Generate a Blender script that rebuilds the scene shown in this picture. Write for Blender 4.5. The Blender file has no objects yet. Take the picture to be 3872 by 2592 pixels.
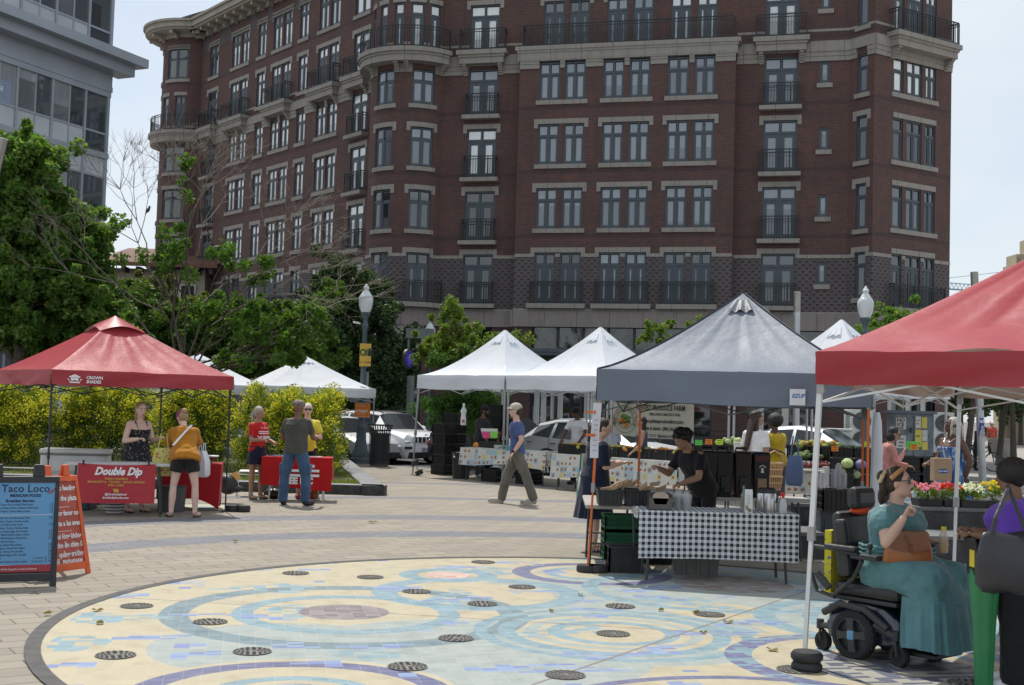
import bpy, bmesh, math, random
import numpy as np
from mathutils import Vector, Matrix, noise
R=math.radians; PI=math.pi
random.seed(7)
S=bpy.context.scene; col=S.collection
# ---------------------------------------------------------------- camera
FPX,PITCH,ROLL,HC=4640.,.0525,.029,1.79
_f=Vector((0,math.cos(PITCH),math.sin(PITCH))); _r=Vector((1,0,0)); _u=Vector((0,-math.sin(PITCH),math.cos(PITCH)))
CR=_r*math.cos(ROLL)+_u*math.sin(ROLL); CU=-_r*math.sin(ROLL)+_u*math.cos(ROLL)
cam=bpy.data.objects.new('camera',bpy.data.cameras.new('camera')); col.objects.link(cam)
m3=Matrix((CR,CU,-_f)).transposed()
cam.matrix_world=Matrix.Translation((0,0,HC))@m3.to_4x4()
cam.data.sensor_width=36; cam.data.lens=FPX/3872*36; cam.data.clip_end=1500; cam.data.clip_start=.1
S.camera=cam
# ---------------------------------------------------------------- sky, sun, exposure
SUN=Vector((-.2,.5,1)).normalized()
w=bpy.data.worlds.new('World'); S.world=w; w.use_nodes=True
nt=w.node_tree; bg=nt.nodes['Background']; sky=nt.nodes.new('ShaderNodeTexSky'); sky.sky_type='NISHITA'
sky.sun_disc=False; sky.sun_elevation=math.asin(SUN.z); sky.sun_rotation=math.atan2(SUN.x,SUN.y)
sky.air_density=1.0; sky.dust_density=1.2; sky.ozone_density=1.5
tc=nt.nodes.new('ShaderNodeTexCoord'); mp=nt.nodes.new('ShaderNodeMapping'); mp.inputs['Scale'].default_value=(1,1,3.2)
nz=nt.nodes.new('ShaderNodeTexNoise'); nz.inputs['Scale'].default_value=2.2; nz.inputs['Detail'].default_value=7
rp=nt.nodes.new('ShaderNodeValToRGB'); rp.color_ramp.elements[0].position=.38; rp.color_ramp.elements[1].position=.62
rp.color_ramp.elements[0].color=(.6,.6,.6,1); rp.color_ramp.elements[1].color=(.92,.92,.92,1)
mx=nt.nodes.new('ShaderNodeMixRGB'); mx.inputs['Color2'].default_value=(6.4,6.9,7.3,1)
L=nt.links.new
L(tc.outputs['Generated'],mp.inputs['Vector']); L(mp.outputs['Vector'],nz.inputs['Vector']); L(nz.outputs['Fac'],rp.inputs['Fac'])
L(rp.outputs['Color'],mx.inputs['Fac']); L(sky.outputs['Color'],mx.inputs['Color1']); L(mx.outputs['Color'],bg.inputs['Color'])
bg.inputs['Strength'].default_value=.105
sl=bpy.data.objects.new('sun',bpy.data.lights.new('sun','SUN')); col.objects.link(sl)
sl.data.energy=3.2; sl.data.angle=R(.6); sl.data.color=(1,.95,.88)
sl.rotation_euler=SUN.to_track_quat('Z','Y').to_euler()
S.view_settings.view_transform='Standard'; S.view_settings.look='None'; S.view_settings.exposure=.31; S.view_settings.gamma=1
S.render.engine='CYCLES'
try: S.cycles.max_bounces=6; S.cycles.transparent_max_bounces=12
except Exception: pass
# ---------------------------------------------------------------- helpers
def ray(px,py): return _f*FPX+CR*(px-1936)-CU*(py-1296)
def G(px,py,z=0.):                       # point at height z seen at this photo pixel
    d=ray(px,py); t=(z-HC)/d.z; return Vector((d.x*t,d.y*t,z))
def D(px,py,y):                          # point at distance y
    d=ray(px,py); t=y/d.y; return Vector((d.x*t,y,HC+d.z*t))
def tag(o,label=None,cat=None,group=None,kind=None):
    if label: o['label']=label
    if cat: o['category']=cat
    if group: o['group']=group
    if kind: o['kind']=kind
    return o
def thing(name,label,cat,loc=(0,0,0),rz=0,group=None):
    o=bpy.data.objects.new(name,None); col.objects.link(o); o.empty_display_size=.1
    o.location=loc; o.rotation_euler=(0,0,rz); return tag(o,label,cat,group)
def dup(root,loc=None,rz=None,label=None):
    def cp(o,par):
        c=o.copy(); col.objects.link(c); c.parent=par
        for ch in o.children: cp(ch,c)
        return c
    c=cp(root,None)
    if loc is not None: c.location=loc
    if rz is not None: c.rotation_euler=(0,0,rz)
    if label: c['label']=label
    return c
class MB:
    def __init__(s,M=None): s.v=[];s.f=[];s.m=[];s.uv={};s.mi=0;s.M=M or Matrix()
    def add(s,vs,fs,uvs=None):
        b=len(s.v); s.v+= [tuple(s.M@Vector(v)) for v in vs]
        for i,f in enumerate(fs):
            if uvs: s.uv[len(s.f)]=uvs[i]
            s.f.append(tuple(b+k for k in f)); s.m.append(s.mi)
        return s
    def box(s,a,b,rz=0,c=None):
        x0,y0,z0=a;x1,y1,z1=b
        vs=[(x0,y0,z0),(x1,y0,z0),(x1,y1,z0),(x0,y1,z0),(x0,y0,z1),(x1,y0,z1),(x1,y1,z1),(x0,y1,z1)]
        if rz:
            cx,cy=c or ((x0+x1)/2,(y0+y1)/2); cs,sn=math.cos(rz),math.sin(rz)
            vs=[(cx+(x-cx)*cs-(y-cy)*sn,cy+(x-cx)*sn+(y-cy)*cs,z) for x,y,z in vs]
        return s.add(vs,[(0,3,2,1),(4,5,6,7),(0,1,5,4),(1,2,6,5),(2,3,7,6),(3,0,4,7)])
    def cbox(s,c,d,rz=0): return s.box((c[0]-d[0]/2,c[1]-d[1]/2,c[2]-d[2]/2),(c[0]+d[0]/2,c[1]+d[1]/2,c[2]+d[2]/2),rz)
    def tube(s,pts,r,n=8,cap=True,sq=False):
        pts=[Vector(p) for p in pts]; rs=r if isinstance(r,(list,tuple)) else [r]*len(pts)
        vs=[];k=len(pts); px=None
        for i,p in enumerate(pts):
            d=(pts[min(i+1,k-1)]-pts[max(i-1,0)]).normalized()
            if px is None:
                px=d.cross(Vector((0,0,1)) if abs(d.z)<.9 else Vector((0,1,0))).normalized()
            px=(px-d*px.dot(d)); 
            if px.length<1e-6: px=d.orthogonal()
            px.normalize(); py=d.cross(px)
            for j in range(n):
                a=2*PI*j/n+(PI/4 if sq else 0); vs.append(p+(px*math.cos(a)+py*math.sin(a))*rs[i])
        fs=[(i*n+j,i*n+(j+1)%n,(i+1)*n+(j+1)%n,(i+1)*n+j) for i in range(k-1) for j in range(n)]
        if cap: fs+=[tuple(range(n))[::-1],tuple((k-1)*n+j for j in range(n))]
        return s.add(vs,fs)
    def lathe(s,prof,n=20,c=(0,0,0),sx=1,sy=1,cap=True):
        vs=[(c[0]+r*math.cos(2*PI*j/n)*sx,c[1]+r*math.sin(2*PI*j/n)*sy,c[2]+z) for r,z in prof for j in range(n)]
        k=len(prof)
        fs=[(i*n+j,i*n+(j+1)%n,(i+1)*n+(j+1)%n,(i+1)*n+j) for i in range(k-1) for j in range(n)]
        if cap: fs+=[tuple(range(n))[::-1],tuple((k-1)*n+j for j in range(n))]
        return s.add(vs,fs)
    def ell(s,c,r,n=14,m=9,rot=None):
        vs=[];Q=rot or Matrix.Identity(3)
        for i in range(m+1):
            t=PI*i/m
            for j in range(n):
                a=2*PI*j/n; vs.append(Vector(c)+Q@Vector((r[0]*math.sin(t)*math.cos(a),r[1]*math.sin(t)*math.sin(a),-r[2]*math.cos(t))))
        fs=[(i*n+j,i*n+(j+1)%n,(i+1)*n+(j+1)%n,(i+1)*n+j) for i in range(m) for j in range(n)]
        return s.add(vs,fs)
    def loft(s,rings,closed=True,cap=True):
        n=len(rings[0]);k=len(rings);vs=[p for r in rings for p in r]
        fs=[(i*n+j,i*n+(j+1)%n,(i+1)*n+(j+1)%n,(i+1)*n+j) for i in range(k-1) for j in range(n if closed else n-1)]
        if cap and closed: fs+=[tuple(range(n))[::-1],tuple((k-1)*n+j for j in range(n))]
        return s.add(vs,fs)
    def grid(s,fn,nu,nv):
        vs=[fn(i/nu,j/nv) for j in range(nv+1) for i in range(nu+1)]
        fs=[(j*(nu+1)+i,j*(nu+1)+i+1,(j+1)*(nu+1)+i+1,(j+1)*(nu+1)+i) for j in range(nv) for i in range(nu)]
        uv=[[((i+a)/nu,(j+b)/nv) for a,b in ((0,0),(1,0),(1,1),(0,1))] for j in range(nv) for i in range(nu)]
        return s.add(vs,fs,uv)
    def prism(s,poly,z0,z1):
        n=len(poly); vs=[(x,y,z0) for x,y in poly]+[(x,y,z1) for x,y in poly]
        return s.add(vs,[(i,(i+1)%n,n+(i+1)%n,n+i) for i in range(n)]+[tuple(range(n))[::-1],tuple(range(n,2*n))])
    def slab(s,poly,d,frame):            # polygon in frame(a,b,depth) extruded depth
        n=len(poly); vs=[frame(a,b,0) for a,b in poly]+[frame(a,b,d) for a,b in poly]
        return s.add(vs,[(i,(i+1)%n,n+(i+1)%n,n+i) for i in range(n)]+[tuple(range(n))[::-1],tuple(range(n,2*n))])
    def text(s,t,size,O,X=(1,0,0),Y=(0,0,1),align='LEFT',bold=0,shear=0,ext=.001,sx=1,space=1):
        c=bpy.data.curves.new('t','FONT'); c.body=t; c.size=size; c.align_x=align; c.offset=bold; c.shear=shear; c.resolution_u=2; c.space_character=space
        ob=bpy.data.objects.new('t',c); col.objects.link(ob); dg=bpy.context.evaluated_depsgraph_get(); dg.update()
        me=bpy.data.meshes.new_from_object(ob.evaluated_get(dg)); bpy.data.objects.remove(ob)
        X=Vector(X).normalized();Y=Vector(Y).normalized();N=X.cross(Y);O=Vector(O)
        s.add([O+X*v.co.x*sx+Y*v.co.y+N*ext for v in me.vertices],[tuple(p.vertices) for p in me.polygons]); bpy.data.meshes.remove(me); return s
    def build(s,name,mats,par=None,smooth=False,uv=False,bevel=0,kind=None,loc=None,shade=None):
        me=bpy.data.meshes.new(name); me.from_pydata([tuple(v) for v in s.v],[],s.f)
        for m in (mats if isinstance(mats,(list,tuple)) else [mats]): me.materials.append(m)
        if len(me.polygons)==len(s.m): me.polygons.foreach_set('material_index',s.m)
        if uv:
            ul=me.uv_layers.new(name='UVMap'); me.update()
            for p in me.polygons:
                q=s.uv.get(p.index); n=p.normal
                for k,li in enumerate(p.loop_indices):
                    c=me.vertices[me.loops[li].vertex_index].co
                    if q: ul.data[li].uv=q[k]
                    elif abs(n.z)>.7: ul.data[li].uv=(c.x,c.y)
                    else:
                        h=math.hypot(n.x,n.y); ul.data[li].uv=((-n.y*c.x+n.x*c.y)/h,c.z)
        if smooth:
            me.polygons.foreach_set('use_smooth',[True]*len(me.polygons))
            try: me.set_sharp_from_angle(angle=R(shade or 40))
            except Exception: pass
        me.update()
        o=bpy.data.objects.new(name,me); col.objects.link(o)
        if par: o.parent=par
        if loc: o.location=loc
        if bevel:
            b=o.modifiers.new('b','BEVEL'); b.width=bevel; b.segments=2; b.limit_method='ANGLE'; b.angle_limit=R(40)
        if kind: o['kind']=kind
        return o
_mc={}
def M(name,c,rough=.6,metal=0,var=.12,vs=3.,bump=0,bs=40.,coat=0,spec=.5,trans=0,sheen=0,alpha=1,emit=0,sss=0):
    if name in _mc: return _mc[name]
    m=bpy.data.materials.new(name); m.use_nodes=True; nt=m.node_tree; b=nt.nodes['Principled BSDF']; L=nt.links.new
    b.inputs['Roughness'].default_value=rough; b.inputs['Metallic'].default_value=metal
    b.inputs['Coat Weight'].default_value=coat; b.inputs['Coat Roughness'].default_value=.05; b.inputs['Specular IOR Level'].default_value=spec
    b.inputs['Transmission Weight'].default_value=trans; b.inputs['Alpha'].default_value=alpha; b.inputs['Sheen Weight'].default_value=sheen
    if sss: b.inputs['Subsurface Weight'].default_value=sss; b.inputs['Subsurface Radius'].default_value=(.01,.004,.002)
    tc=nt.nodes.new('ShaderNodeTexCoord'); nz=nt.nodes.new('ShaderNodeTexNoise'); nz.inputs['Scale'].default_value=vs; nz.inputs['Detail'].default_value=5
    L(tc.outputs['Object'],nz.inputs['Vector'])
    rp=nt.nodes.new('ShaderNodeValToRGB'); e=rp.color_ramp.elements; e[0].position=.3;e[1].position=.7
    e[0].color=(*[x*(1-var) for x in c],1); e[1].color=(*[min(1,x*(1+var)) for x in c],1)
    L(nz.outputs['Fac'],rp.inputs['Fac']); L(rp.outputs['Color'],b.inputs['Base Color'])
    if bump:
        n2=nt.nodes.new('ShaderNodeTexNoise'); n2.inputs['Scale'].default_value=bs; n2.inputs['Detail'].default_value=4; L(tc.outputs['Object'],n2.inputs['Vector'])
        bp=nt.nodes.new('ShaderNodeBump'); bp.inputs['Strength'].default_value=bump; bp.inputs['Distance'].default_value=.02
        L(n2.outputs['Fac'],bp.inputs['Height']); L(bp.outputs['Normal'],b.inputs['Normal'])
    _mc[name]=m; m['ramp']=rp.name; return m
class NT:                                 # tiny node expression builder
    def __init__(s,m): s.t=m.node_tree
    def n(s,ty,**k):
        q=s.t.nodes.new(ty)
        for a,b in k.items(): setattr(q,a,b)
        return q
    def put(s,i,v):
        if hasattr(v,'is_output') or isinstance(v,bpy.types.NodeSocket): s.t.links.new(v,i)
        else: i.default_value=v
    def math(s,op,a,b=0.,c=None,cl=False):
        q=s.n('ShaderNodeMath',operation=op,use_clamp=cl); s.put(q.inputs[0],a); s.put(q.inputs[1],b)
        if c is not None: s.put(q.inputs[2],c)
        return q.outputs[0]
    def mix(s,f,a,b,mode='MIX'):
        q=s.n('ShaderNodeMixRGB',blend_type=mode); s.put(q.inputs[0],f)
        for i,x in ((1,a),(2,b)): s.put(q.inputs[i],x if not isinstance(x,tuple) else (*x[:3],1))
        return q.outputs[0]
    def noise(s,v,sc,det=4,out='Fac',rough=.5):
        q=s.n('ShaderNodeTexNoise'); q.inputs['Scale'].default_value=sc; q.inputs['Detail'].default_value=det; q.inputs['Roughness'].default_value=rough; s.t.links.new(v,q.inputs['Vector']); return q.outputs[out]
    def ramp(s,f,st):
        q=s.n('ShaderNodeValToRGB'); e=q.color_ramp.elements
        while len(e)<len(st): e.new(.5)
        for x,(p,c) in zip(e,st): x.position=p; x.color=(*c,1) if isinstance(c,tuple) else (c,c,c,1)
        s.put(q.inputs[0],f); return q.outputs[0]
def newmat(name,rough=.7):
    m=bpy.data.materials.new(name); m.use_nodes=True; b=m.node_tree.nodes['Principled BSDF']; b.inputs['Roughness'].default_value=rough
    return m,b,NT(m)
# ================================================================ GROUND
MC=(.95,10.25)
def mat_plaza():
    m,b,n=newmat('plaza_pavers',.85); tc=n.n('ShaderNodeTexCoord'); v=tc.outputs['Object']
    mp=n.n('ShaderNodeMapping'); mp.inputs['Rotation'].default_value=(0,0,R(-33)); n.put(mp.inputs['Vector'],v)
    br=n.n('ShaderNodeTexBrick'); n.put(br.inputs['Vector'],mp.outputs[0]); br.inputs['Scale'].default_value=1
    br.inputs['Brick Width'].default_value=.46; br.inputs['Row Height'].default_value=.23; br.inputs['Mortar Size'].default_value=.009; br.inputs['Bias'].default_value=0
    br.inputs['Color1'].default_value=(.25,.22,.178,1); br.inputs['Color2'].default_value=(.31,.275,.222,1); br.inputs['Mortar'].default_value=(.105,.092,.075,1); br.inputs['Mortar Smooth'].default_value=.2
    c=n.mix(n.math('MULTIPLY',n.noise(v,.6,6),.35),br.outputs['Color'],(.27,.24,.19))
    c=n.mix(n.ramp(n.noise(v,35,3),[(.62,0.),(.72,.5)]),c,(.2,.175,.14)); c=n.mix(n.ramp(n.noise(v,1.7,6,rough=.7),[(.5,0.),(.72,.45)]),c,(.17,.145,.115))
    # two dark bands concentric with the fountain
    sx=n.n('ShaderNodeSeparateXYZ'); n.put(sx.inputs[0],v)
    dx=n.math('SUBTRACT',sx.outputs[0],MC[0]); dy=n.math('SUBTRACT',sx.outputs[1],MC[1])
    rr=n.math('SQRT',n.math('ADD',n.math('MULTIPLY',dx,dx),n.math('MULTIPLY',dy,dy)))
    band=0
    for a,w in ((7.18,.36),(9.62,.38),(13.6,.25),(18.,.25)):
        k=n.math('LESS_THAN',n.math('ABSOLUTE',n.math('SUBTRACT',rr,a)),w)
        band=k if isinstance(band,int) else n.math('MAXIMUM',band,k)
    br2=n.n('ShaderNodeTexBrick'); n.put(br2.inputs['Vector'],mp.outputs[0]); br2.inputs['Scale'].default_value=1; br2.inputs['Brick Width'].default_value=.3; br2.inputs['Row Height'].default_value=.15; br2.inputs['Mortar Size'].default_value=.006
    br2.inputs['Color1'].default_value=(.155,.155,.17,1); br2.inputs['Color2'].default_value=(.19,.19,.205,1); br2.inputs['Mortar'].default_value=(.1,.1,.105,1)
    c=n.mix(band,c,br2.outputs['Color']); n.put(b.inputs['Base Color'],c)
    bp=n.n('ShaderNodeBump'); bp.inputs['Strength'].default_value=.35; bp.inputs['Distance'].default_value=.006; n.put(bp.inputs['Height'],n.math('SUBTRACT',n.noise(v,60,3),br.outputs['Fac'])); n.put(b.inputs['Normal'],bp.outputs[0])
    return m
def mat_mosaic():
    m,b,n=newmat('mosaic_tiles',.45); tc=n.n('ShaderNodeTexCoord'); v=tc.outputs['Object']
    mp=n.n('ShaderNodeMapping'); mp.inputs['Rotation'].default_value=(0,0,R(-12)); n.put(mp.inputs['Vector'],v)
    sx=n.n('ShaderNodeSeparateXYZ'); n.put(sx.inputs[0],v); X,Y=sx.outputs[0],sx.outputs[1]
    s2=n.n('ShaderNodeSeparateXYZ'); n.put(s2.inputs[0],mp.outputs[0])
    def snap(cell,ax): return n.math('FLOOR',n.math('DIVIDE',s2.outputs[ax],cell))
    def dist(cx,cy,X=X,Y=Y):
        a=n.math('SUBTRACT',X,cx); c=n.math('SUBTRACT',Y,cy); return n.math('SQRT',n.math('ADD',n.math('MULTIPLY',a,a),n.math('MULTIPLY',c,c)))
    # tile-snapped random numbers
    cv=n.n('ShaderNodeCombineXYZ'); n.put(cv.inputs[0],snap(.115,0)); n.put(cv.inputs[1],snap(.055,1))
    wn=n.n('ShaderNodeTexWhiteNoise',noise_dimensions='2D'); n.put(wn.inputs['Vector'],cv.outputs[0]); rnd=wn.outputs['Value']
    cream=n.mix(n.noise(v,2.5,5),(.385,.335,.215),(.455,.40,.27))
    cream=n.mix(n.math('MULTIPLY',rnd,.25),cream,(.55,.47,.3))
    pale=n.mix(rnd,(.26,.315,.305),(.325,.37,.35))
    lb=n.mix(rnd,(.12,.235,.30),(.20,.33,.385)); teal=n.mix(rnd,(.085,.165,.205),(.13,.22,.26)); pur=n.mix(rnd,(.045,.055,.17),(.09,.105,.25))
    blue=n.mix(rnd,(.08,.11,.34),(.22,.33,.52))
    c=cream
    # pale wash regions (big soft-edged blobs)
    for cx,cy,rx in ((-.25,9.0,1.35),(1.0,9.9,1.2),(.9,11.9,1.25),(2.6,12.3,1.9),(3.7,11.6,1.6),(.2,9.2,1.0),(-1.6,9.0,.95)):
        c=n.mix(n.math('LESS_THAN',dist(cx,cy),rx),c,pale)
    for cx,cy,rx in ((-1.27,7.55,1.05),(-.25,11.75,.72),(.88,9.94,.92),(1.9,11.2,.45),(2.1,9.6,.55)):
        c=n.mix(n.math('LESS_THAN',dist(cx,cy),rx),c,cream)
    rings=[(-1.33,10.5,1.42,.12,teal),(-1.33,10.5,.87,.09,lb),(-.25,11.85,.90,.12,lb),(.88,9.94,1.07,.055,lb),(.88,9.94,.86,.07,lb),(.88,9.94,.66,.05,pale),(.88,9.94,.47,.06,lb),
      (.94,13.45,.77,.10,pur),(.94,13.45,.46,.06,lb),(-.6,13.0,.42,.1,lb),(-1.27,7.5,.93,.09,pur),(-1.27,7.5,.5,.06,lb),(2.75,9.05,1.02,.1,n.mix(n.math('GREATER_THAN',rnd,.45),lb,pur)),(2.9,9.1,.6,.05,lb),
      (3.5,10.85,1.2,.1,lb),(3.5,10.85,.8,.07,lb),(2.1,12.4,1.25,.08,lb),(4.1,12.6,.8,.1,lb),(1.6,6.9,1.5,.05,pur)]
    for cx,cy,r0,w,cc in rings:
        c=n.mix(n.math('LESS_THAN',n.math('ABSOLUTE',n.math('SUBTRACT',dist(cx,cy),r0)),w),c,cc)
    # clusters of dark and mid blue tiles
    bl=n.noise(cv.outputs[0],.13,1); bl2=n.n('ShaderNodeTexNoise'); 
    k=n.math('MULTIPLY',n.math('GREATER_THAN',bl,.63),n.math('GREATER_THAN',rnd,.25)); c=n.mix(k,c,blue)
    bl3=n.noise(mp.outputs[0],1.3,0); k=n.math('MULTIPLY',n.math('GREATER_THAN',bl3,.66),n.math('GREATER_THAN',rnd,.45)); c=n.mix(k,c,lb)
    # picture discs
    for cx,cy,r0,c1,c2 in ((-1.36,10.55,.38,(.13,.105,.13),(.22,.18,.20)),(-.6,13.0,.24,(.5,.25,.21),(.6,.45,.4)),(2.39,12.96,.62,(.17,.12,.12),(.27,.27,.26)),(2.82,8.84,.62,(.05,.07,.13),(.33,.32,.27)),(-1.27,7.5,.36,(.12,.14,.2),(.3,.33,.35))):
        cc=n.mix(n.math('GREATER_THAN',n.noise(cv.outputs[0],.7,3),.5),c1,c2); c=n.mix(n.math('LESS_THAN',dist(cx,cy),r0),c,cc)
    # grout
    br=n.n('ShaderNodeTexBrick'); n.put(br.inputs['Vector'],mp.outputs[0]); br.offset=0; br.inputs['Scale'].default_value=1; br.inputs['Brick Width'].default_value=.115; br.inputs['Row Height'].default_value=.055; br.inputs['Mortar Size'].default_value=.003
    c=n.mix(n.math('MULTIPLY',br.outputs['Fac'],.22),c,(.6,.58,.52))
    for ang,off in ((R(58),.55),(R(-10),.05)):      # expansion joints
        k=n.math('ABSOLUTE',n.math('SUBTRACT',n.math('ADD',n.math('MULTIPLY',n.math('SUBTRACT',X,MC[0]),math.sin(ang)),n.math('MULTIPLY',n.math('SUBTRACT',Y,MC[1]),-math.cos(ang))),off))
        c=n.mix(n.math('LESS_THAN',k,.012),c,(.16,.14,.12))
    c=n.mix(n.ramp(n.noise(v,9,6,rough=.7),[(.58,0.),(.72,.55)]),c,(.3,.27,.22)); c=n.mix(n.ramp(n.noise(v,55,2),[(.66,0.),(.72,.5)]),c,(.22,.19,.15)); c=n.mix(n.math('MULTIPLY',n.noise(v,.7,5,rough=.65),.3),c,(.34,.31,.26))
    n.put(b.inputs['Base Color'],c); n.put(b.inputs['Roughness'],n.ramp(n.noise(v,5,4),[(.3,.4),(.7,.7)]))
    bp=n.n('ShaderNodeBump'); bp.inputs['Strength'].default_value=.3; bp.inputs['Distance'].default_value=.004; n.put(bp.inputs['Height'],n.math('SUBTRACT',n.noise(v,30,3),br.outputs['Fac'])); n.put(b.inputs['Normal'],bp.outputs[0])
    return m
def disc(r,z,c,n=128,r0=0):
    mb=MB(); vs=[(c[0]+r*math.cos(2*PI*i/n),c[1]+r*math.sin(2*PI*i/n),z) for i in range(n)]
    if r0:
        vs+=[(c[0]+r0*math.cos(2*PI*i/n),c[1]+r0*math.sin(2*PI*i/n),z) for i in range(n)]
        mb.add(vs,[(i,(i+1)%n,n+(i+1)%n,n+i) for i in range(n)])
    else: mb.add(vs,[tuple(range(n))])
    return mb
asph=M('asphalt',(.075,.076,.08),.9,var=.2,vs=1.5,bump=.3,bs=120)
# building-local axes: O0 + u*BU + v*BV
A0=R(-14.25); BU=Vector((math.cos(A0),math.sin(A0),0)); BV=Vector((-math.sin(A0),math.cos(A0),0)); BO=Vector((0,58,0))
def BL(u,v,z=0): return BO+BU*u+BV*v+Vector((0,0,z))
gm=MB(); gm.add([(-900,-60,-.16),(900,-60,-.16),(900,1200,-.16),(-900,1200,-.16)],[(0,1,2,3)])
gm.build('ground',M('far_ground',(.16,.15,.135),.9),kind='structure')
# street along the plaza: SL(u,v) u along the kerb, v across the road
SU=Vector((.82,-.572,0)); SN=Vector((.572,.82,0)); SO=Vector((-4.43,36,0))
def SL(u,v,z=0): return SO+SU*u+SN*v+Vector((0,0,z))
pm=MB(); pm.add([(-60,-25,0),(60,-25,0),SL(60,0),SL(-60,0)],[(0,1,2,3)])
pm.build('plaza',mat_plaza(),kind='structure')
def sbox(u0,u1,v0,v1,z0,z1):
    mb=MB(); mb.add([SL(u0,v0,z0),SL(u1,v0,z0),SL(u1,v1,z0),SL(u0,v1,z0),SL(u0,v0,z1),SL(u1,v0,z1),SL(u1,v1,z1),SL(u0,v1,z1)],[(0,3,2,1),(4,5,6,7),(0,1,5,4),(1,2,6,5),(2,3,7,6),(3,0,4,7)]); return mb
sbox(-80,60,0,.18,-.16,.006).build('kerb',M('kerb_granite',(.3,.3,.3),.8),kind='structure')
rd=MB(); rd.add([SL(-80,.18,-.14),SL(70,.18,-.14),SL(70,13.8,-.14),SL(-80,13.8,-.14)],[(0,1,2,3)]); rd.build('road',asph,kind='structure')
wp=M('road_paint',(.62,.62,.6),.8,var=.15,vs=4)
mk=MB()
for v0,v1 in ((.7,.82),(7.0,7.1),(7.25,7.35),(13.2,13.3)): mk.add([SL(-80,v0,-.136),SL(70,v0,-.136),SL(70,v1,-.136),SL(-80,v1,-.136)],[(0,1,2,3)])
mk.build('road_marking',wp,kind='structure')
sbox(-80,90,13.8,90,-.16,.0).build('pavement',M('far_pavement',(.3,.285,.26),.85,var=.1,vs=.8),kind='structure')
disc(4.47,.008,MC).build('mosaic_floor',mat_mosaic(),kind='structure')
disc(4.575,.012,MC,r0=4.465).build('trench_drain',M('drain_stone',(.06,.058,.057),.7,var=.3,vs=8),kind='structure')
# small mosaic roundel by the left tent
def mat_round():
    m,b,n=newmat('roundel_tiles',.5); tc=n.n('ShaderNodeTexCoord'); sx=n.n('ShaderNodeSeparateXYZ'); n.put(sx.inputs[0],tc.outputs['Object'])
    rr=n.math('SQRT',n.math('ADD',n.math('POWER',sx.outputs[0],2.),n.math('POWER',sx.outputs[1],2.)))
    c=n.ramp(n.math('PINGPONG',rr,.35),[(.14,(.22,.36,.43)),(.2,(.5,.45,.3))]); n.put(b.inputs['Base Color'],c); return m
rdm=mat_round()
for i,(px,py,r) in enumerate(((775,1920,.62),(350,1921,.45))):
    g=G(px,py); o=disc(r,.006,(0,0),64).build('mosaic_roundel',rdm,kind='structure'); o.location=(g.x,g.y,0)
# grates
gr_m=M('grate_iron',(.16,.152,.14),.7,metal=.1,var=.3,vs=6); gr_d=M('grate_slot',(.05,.047,.043),.9)
def grate():
    mb=MB(); n=32
    mb.lathe([(.137,0),(.137,.004),(.0,.0045)],n,cap=False); mb.mi=1
    for rr,k in ((.04,5),(.068,9),(.094,13),(.12,17)):
        for i in range(k):
            a=2*PI*i/k; t=Vector((-math.sin(a),math.cos(a),0)); rad=Vector((math.cos(a),math.sin(a),0)); c=rad*rr+Vector((0,0,.0065)); w=.46*2*PI*rr/k*.62
            mb.add([c-t*w-rad*.008,c+t*w-rad*.008,c+t*w+rad*.008,c-t*w+rad*.008],[(0,1,2,3)])
    return mb
gts=[('near the left rim',517,2292),('left of the teal ring',795,2352),('on the pale area at lower left',437,2478),('beside the purple ring',954,2464),('at the back left, smaller looking',1118,2168),('at the back, left of the pink disc',1400,2183),('at the far back, beside the purple ring',1827,2126),('inside the back blue ring',1575,2237),('right of the dark picture disc',1824,2284),
 ('centre front, on pale tiles',1724,2414),('lower centre beside the big purple ring',1541,2521),('below the back purple ring',1974,2220),('left of the fallen leaf',2345,2293),('with a leaf on its edge',2683,2324),('in the middle of the blue bullseye',2318,2397),('front centre, ringed by dark blue tiles',2137,2553),('near the tent weight',3010,2533),('by the green skirted stand',3660,2585)]
g0=None
for nm,px,py in gts:
    p=G(px,py,.012); lb='round iron drain grate in the mosaic floor, '+nm
    if g0 is None: g0=grate().build('drain_grate',[gr_m,gr_d]); o=g0
    else: o=g0.copy(); col.objects.link(o)
    o.location=p; o.rotation_euler=(0,0,random.random()*3); tag(o,lb,'drain grate','drain grates of the mosaic floor')
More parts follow.
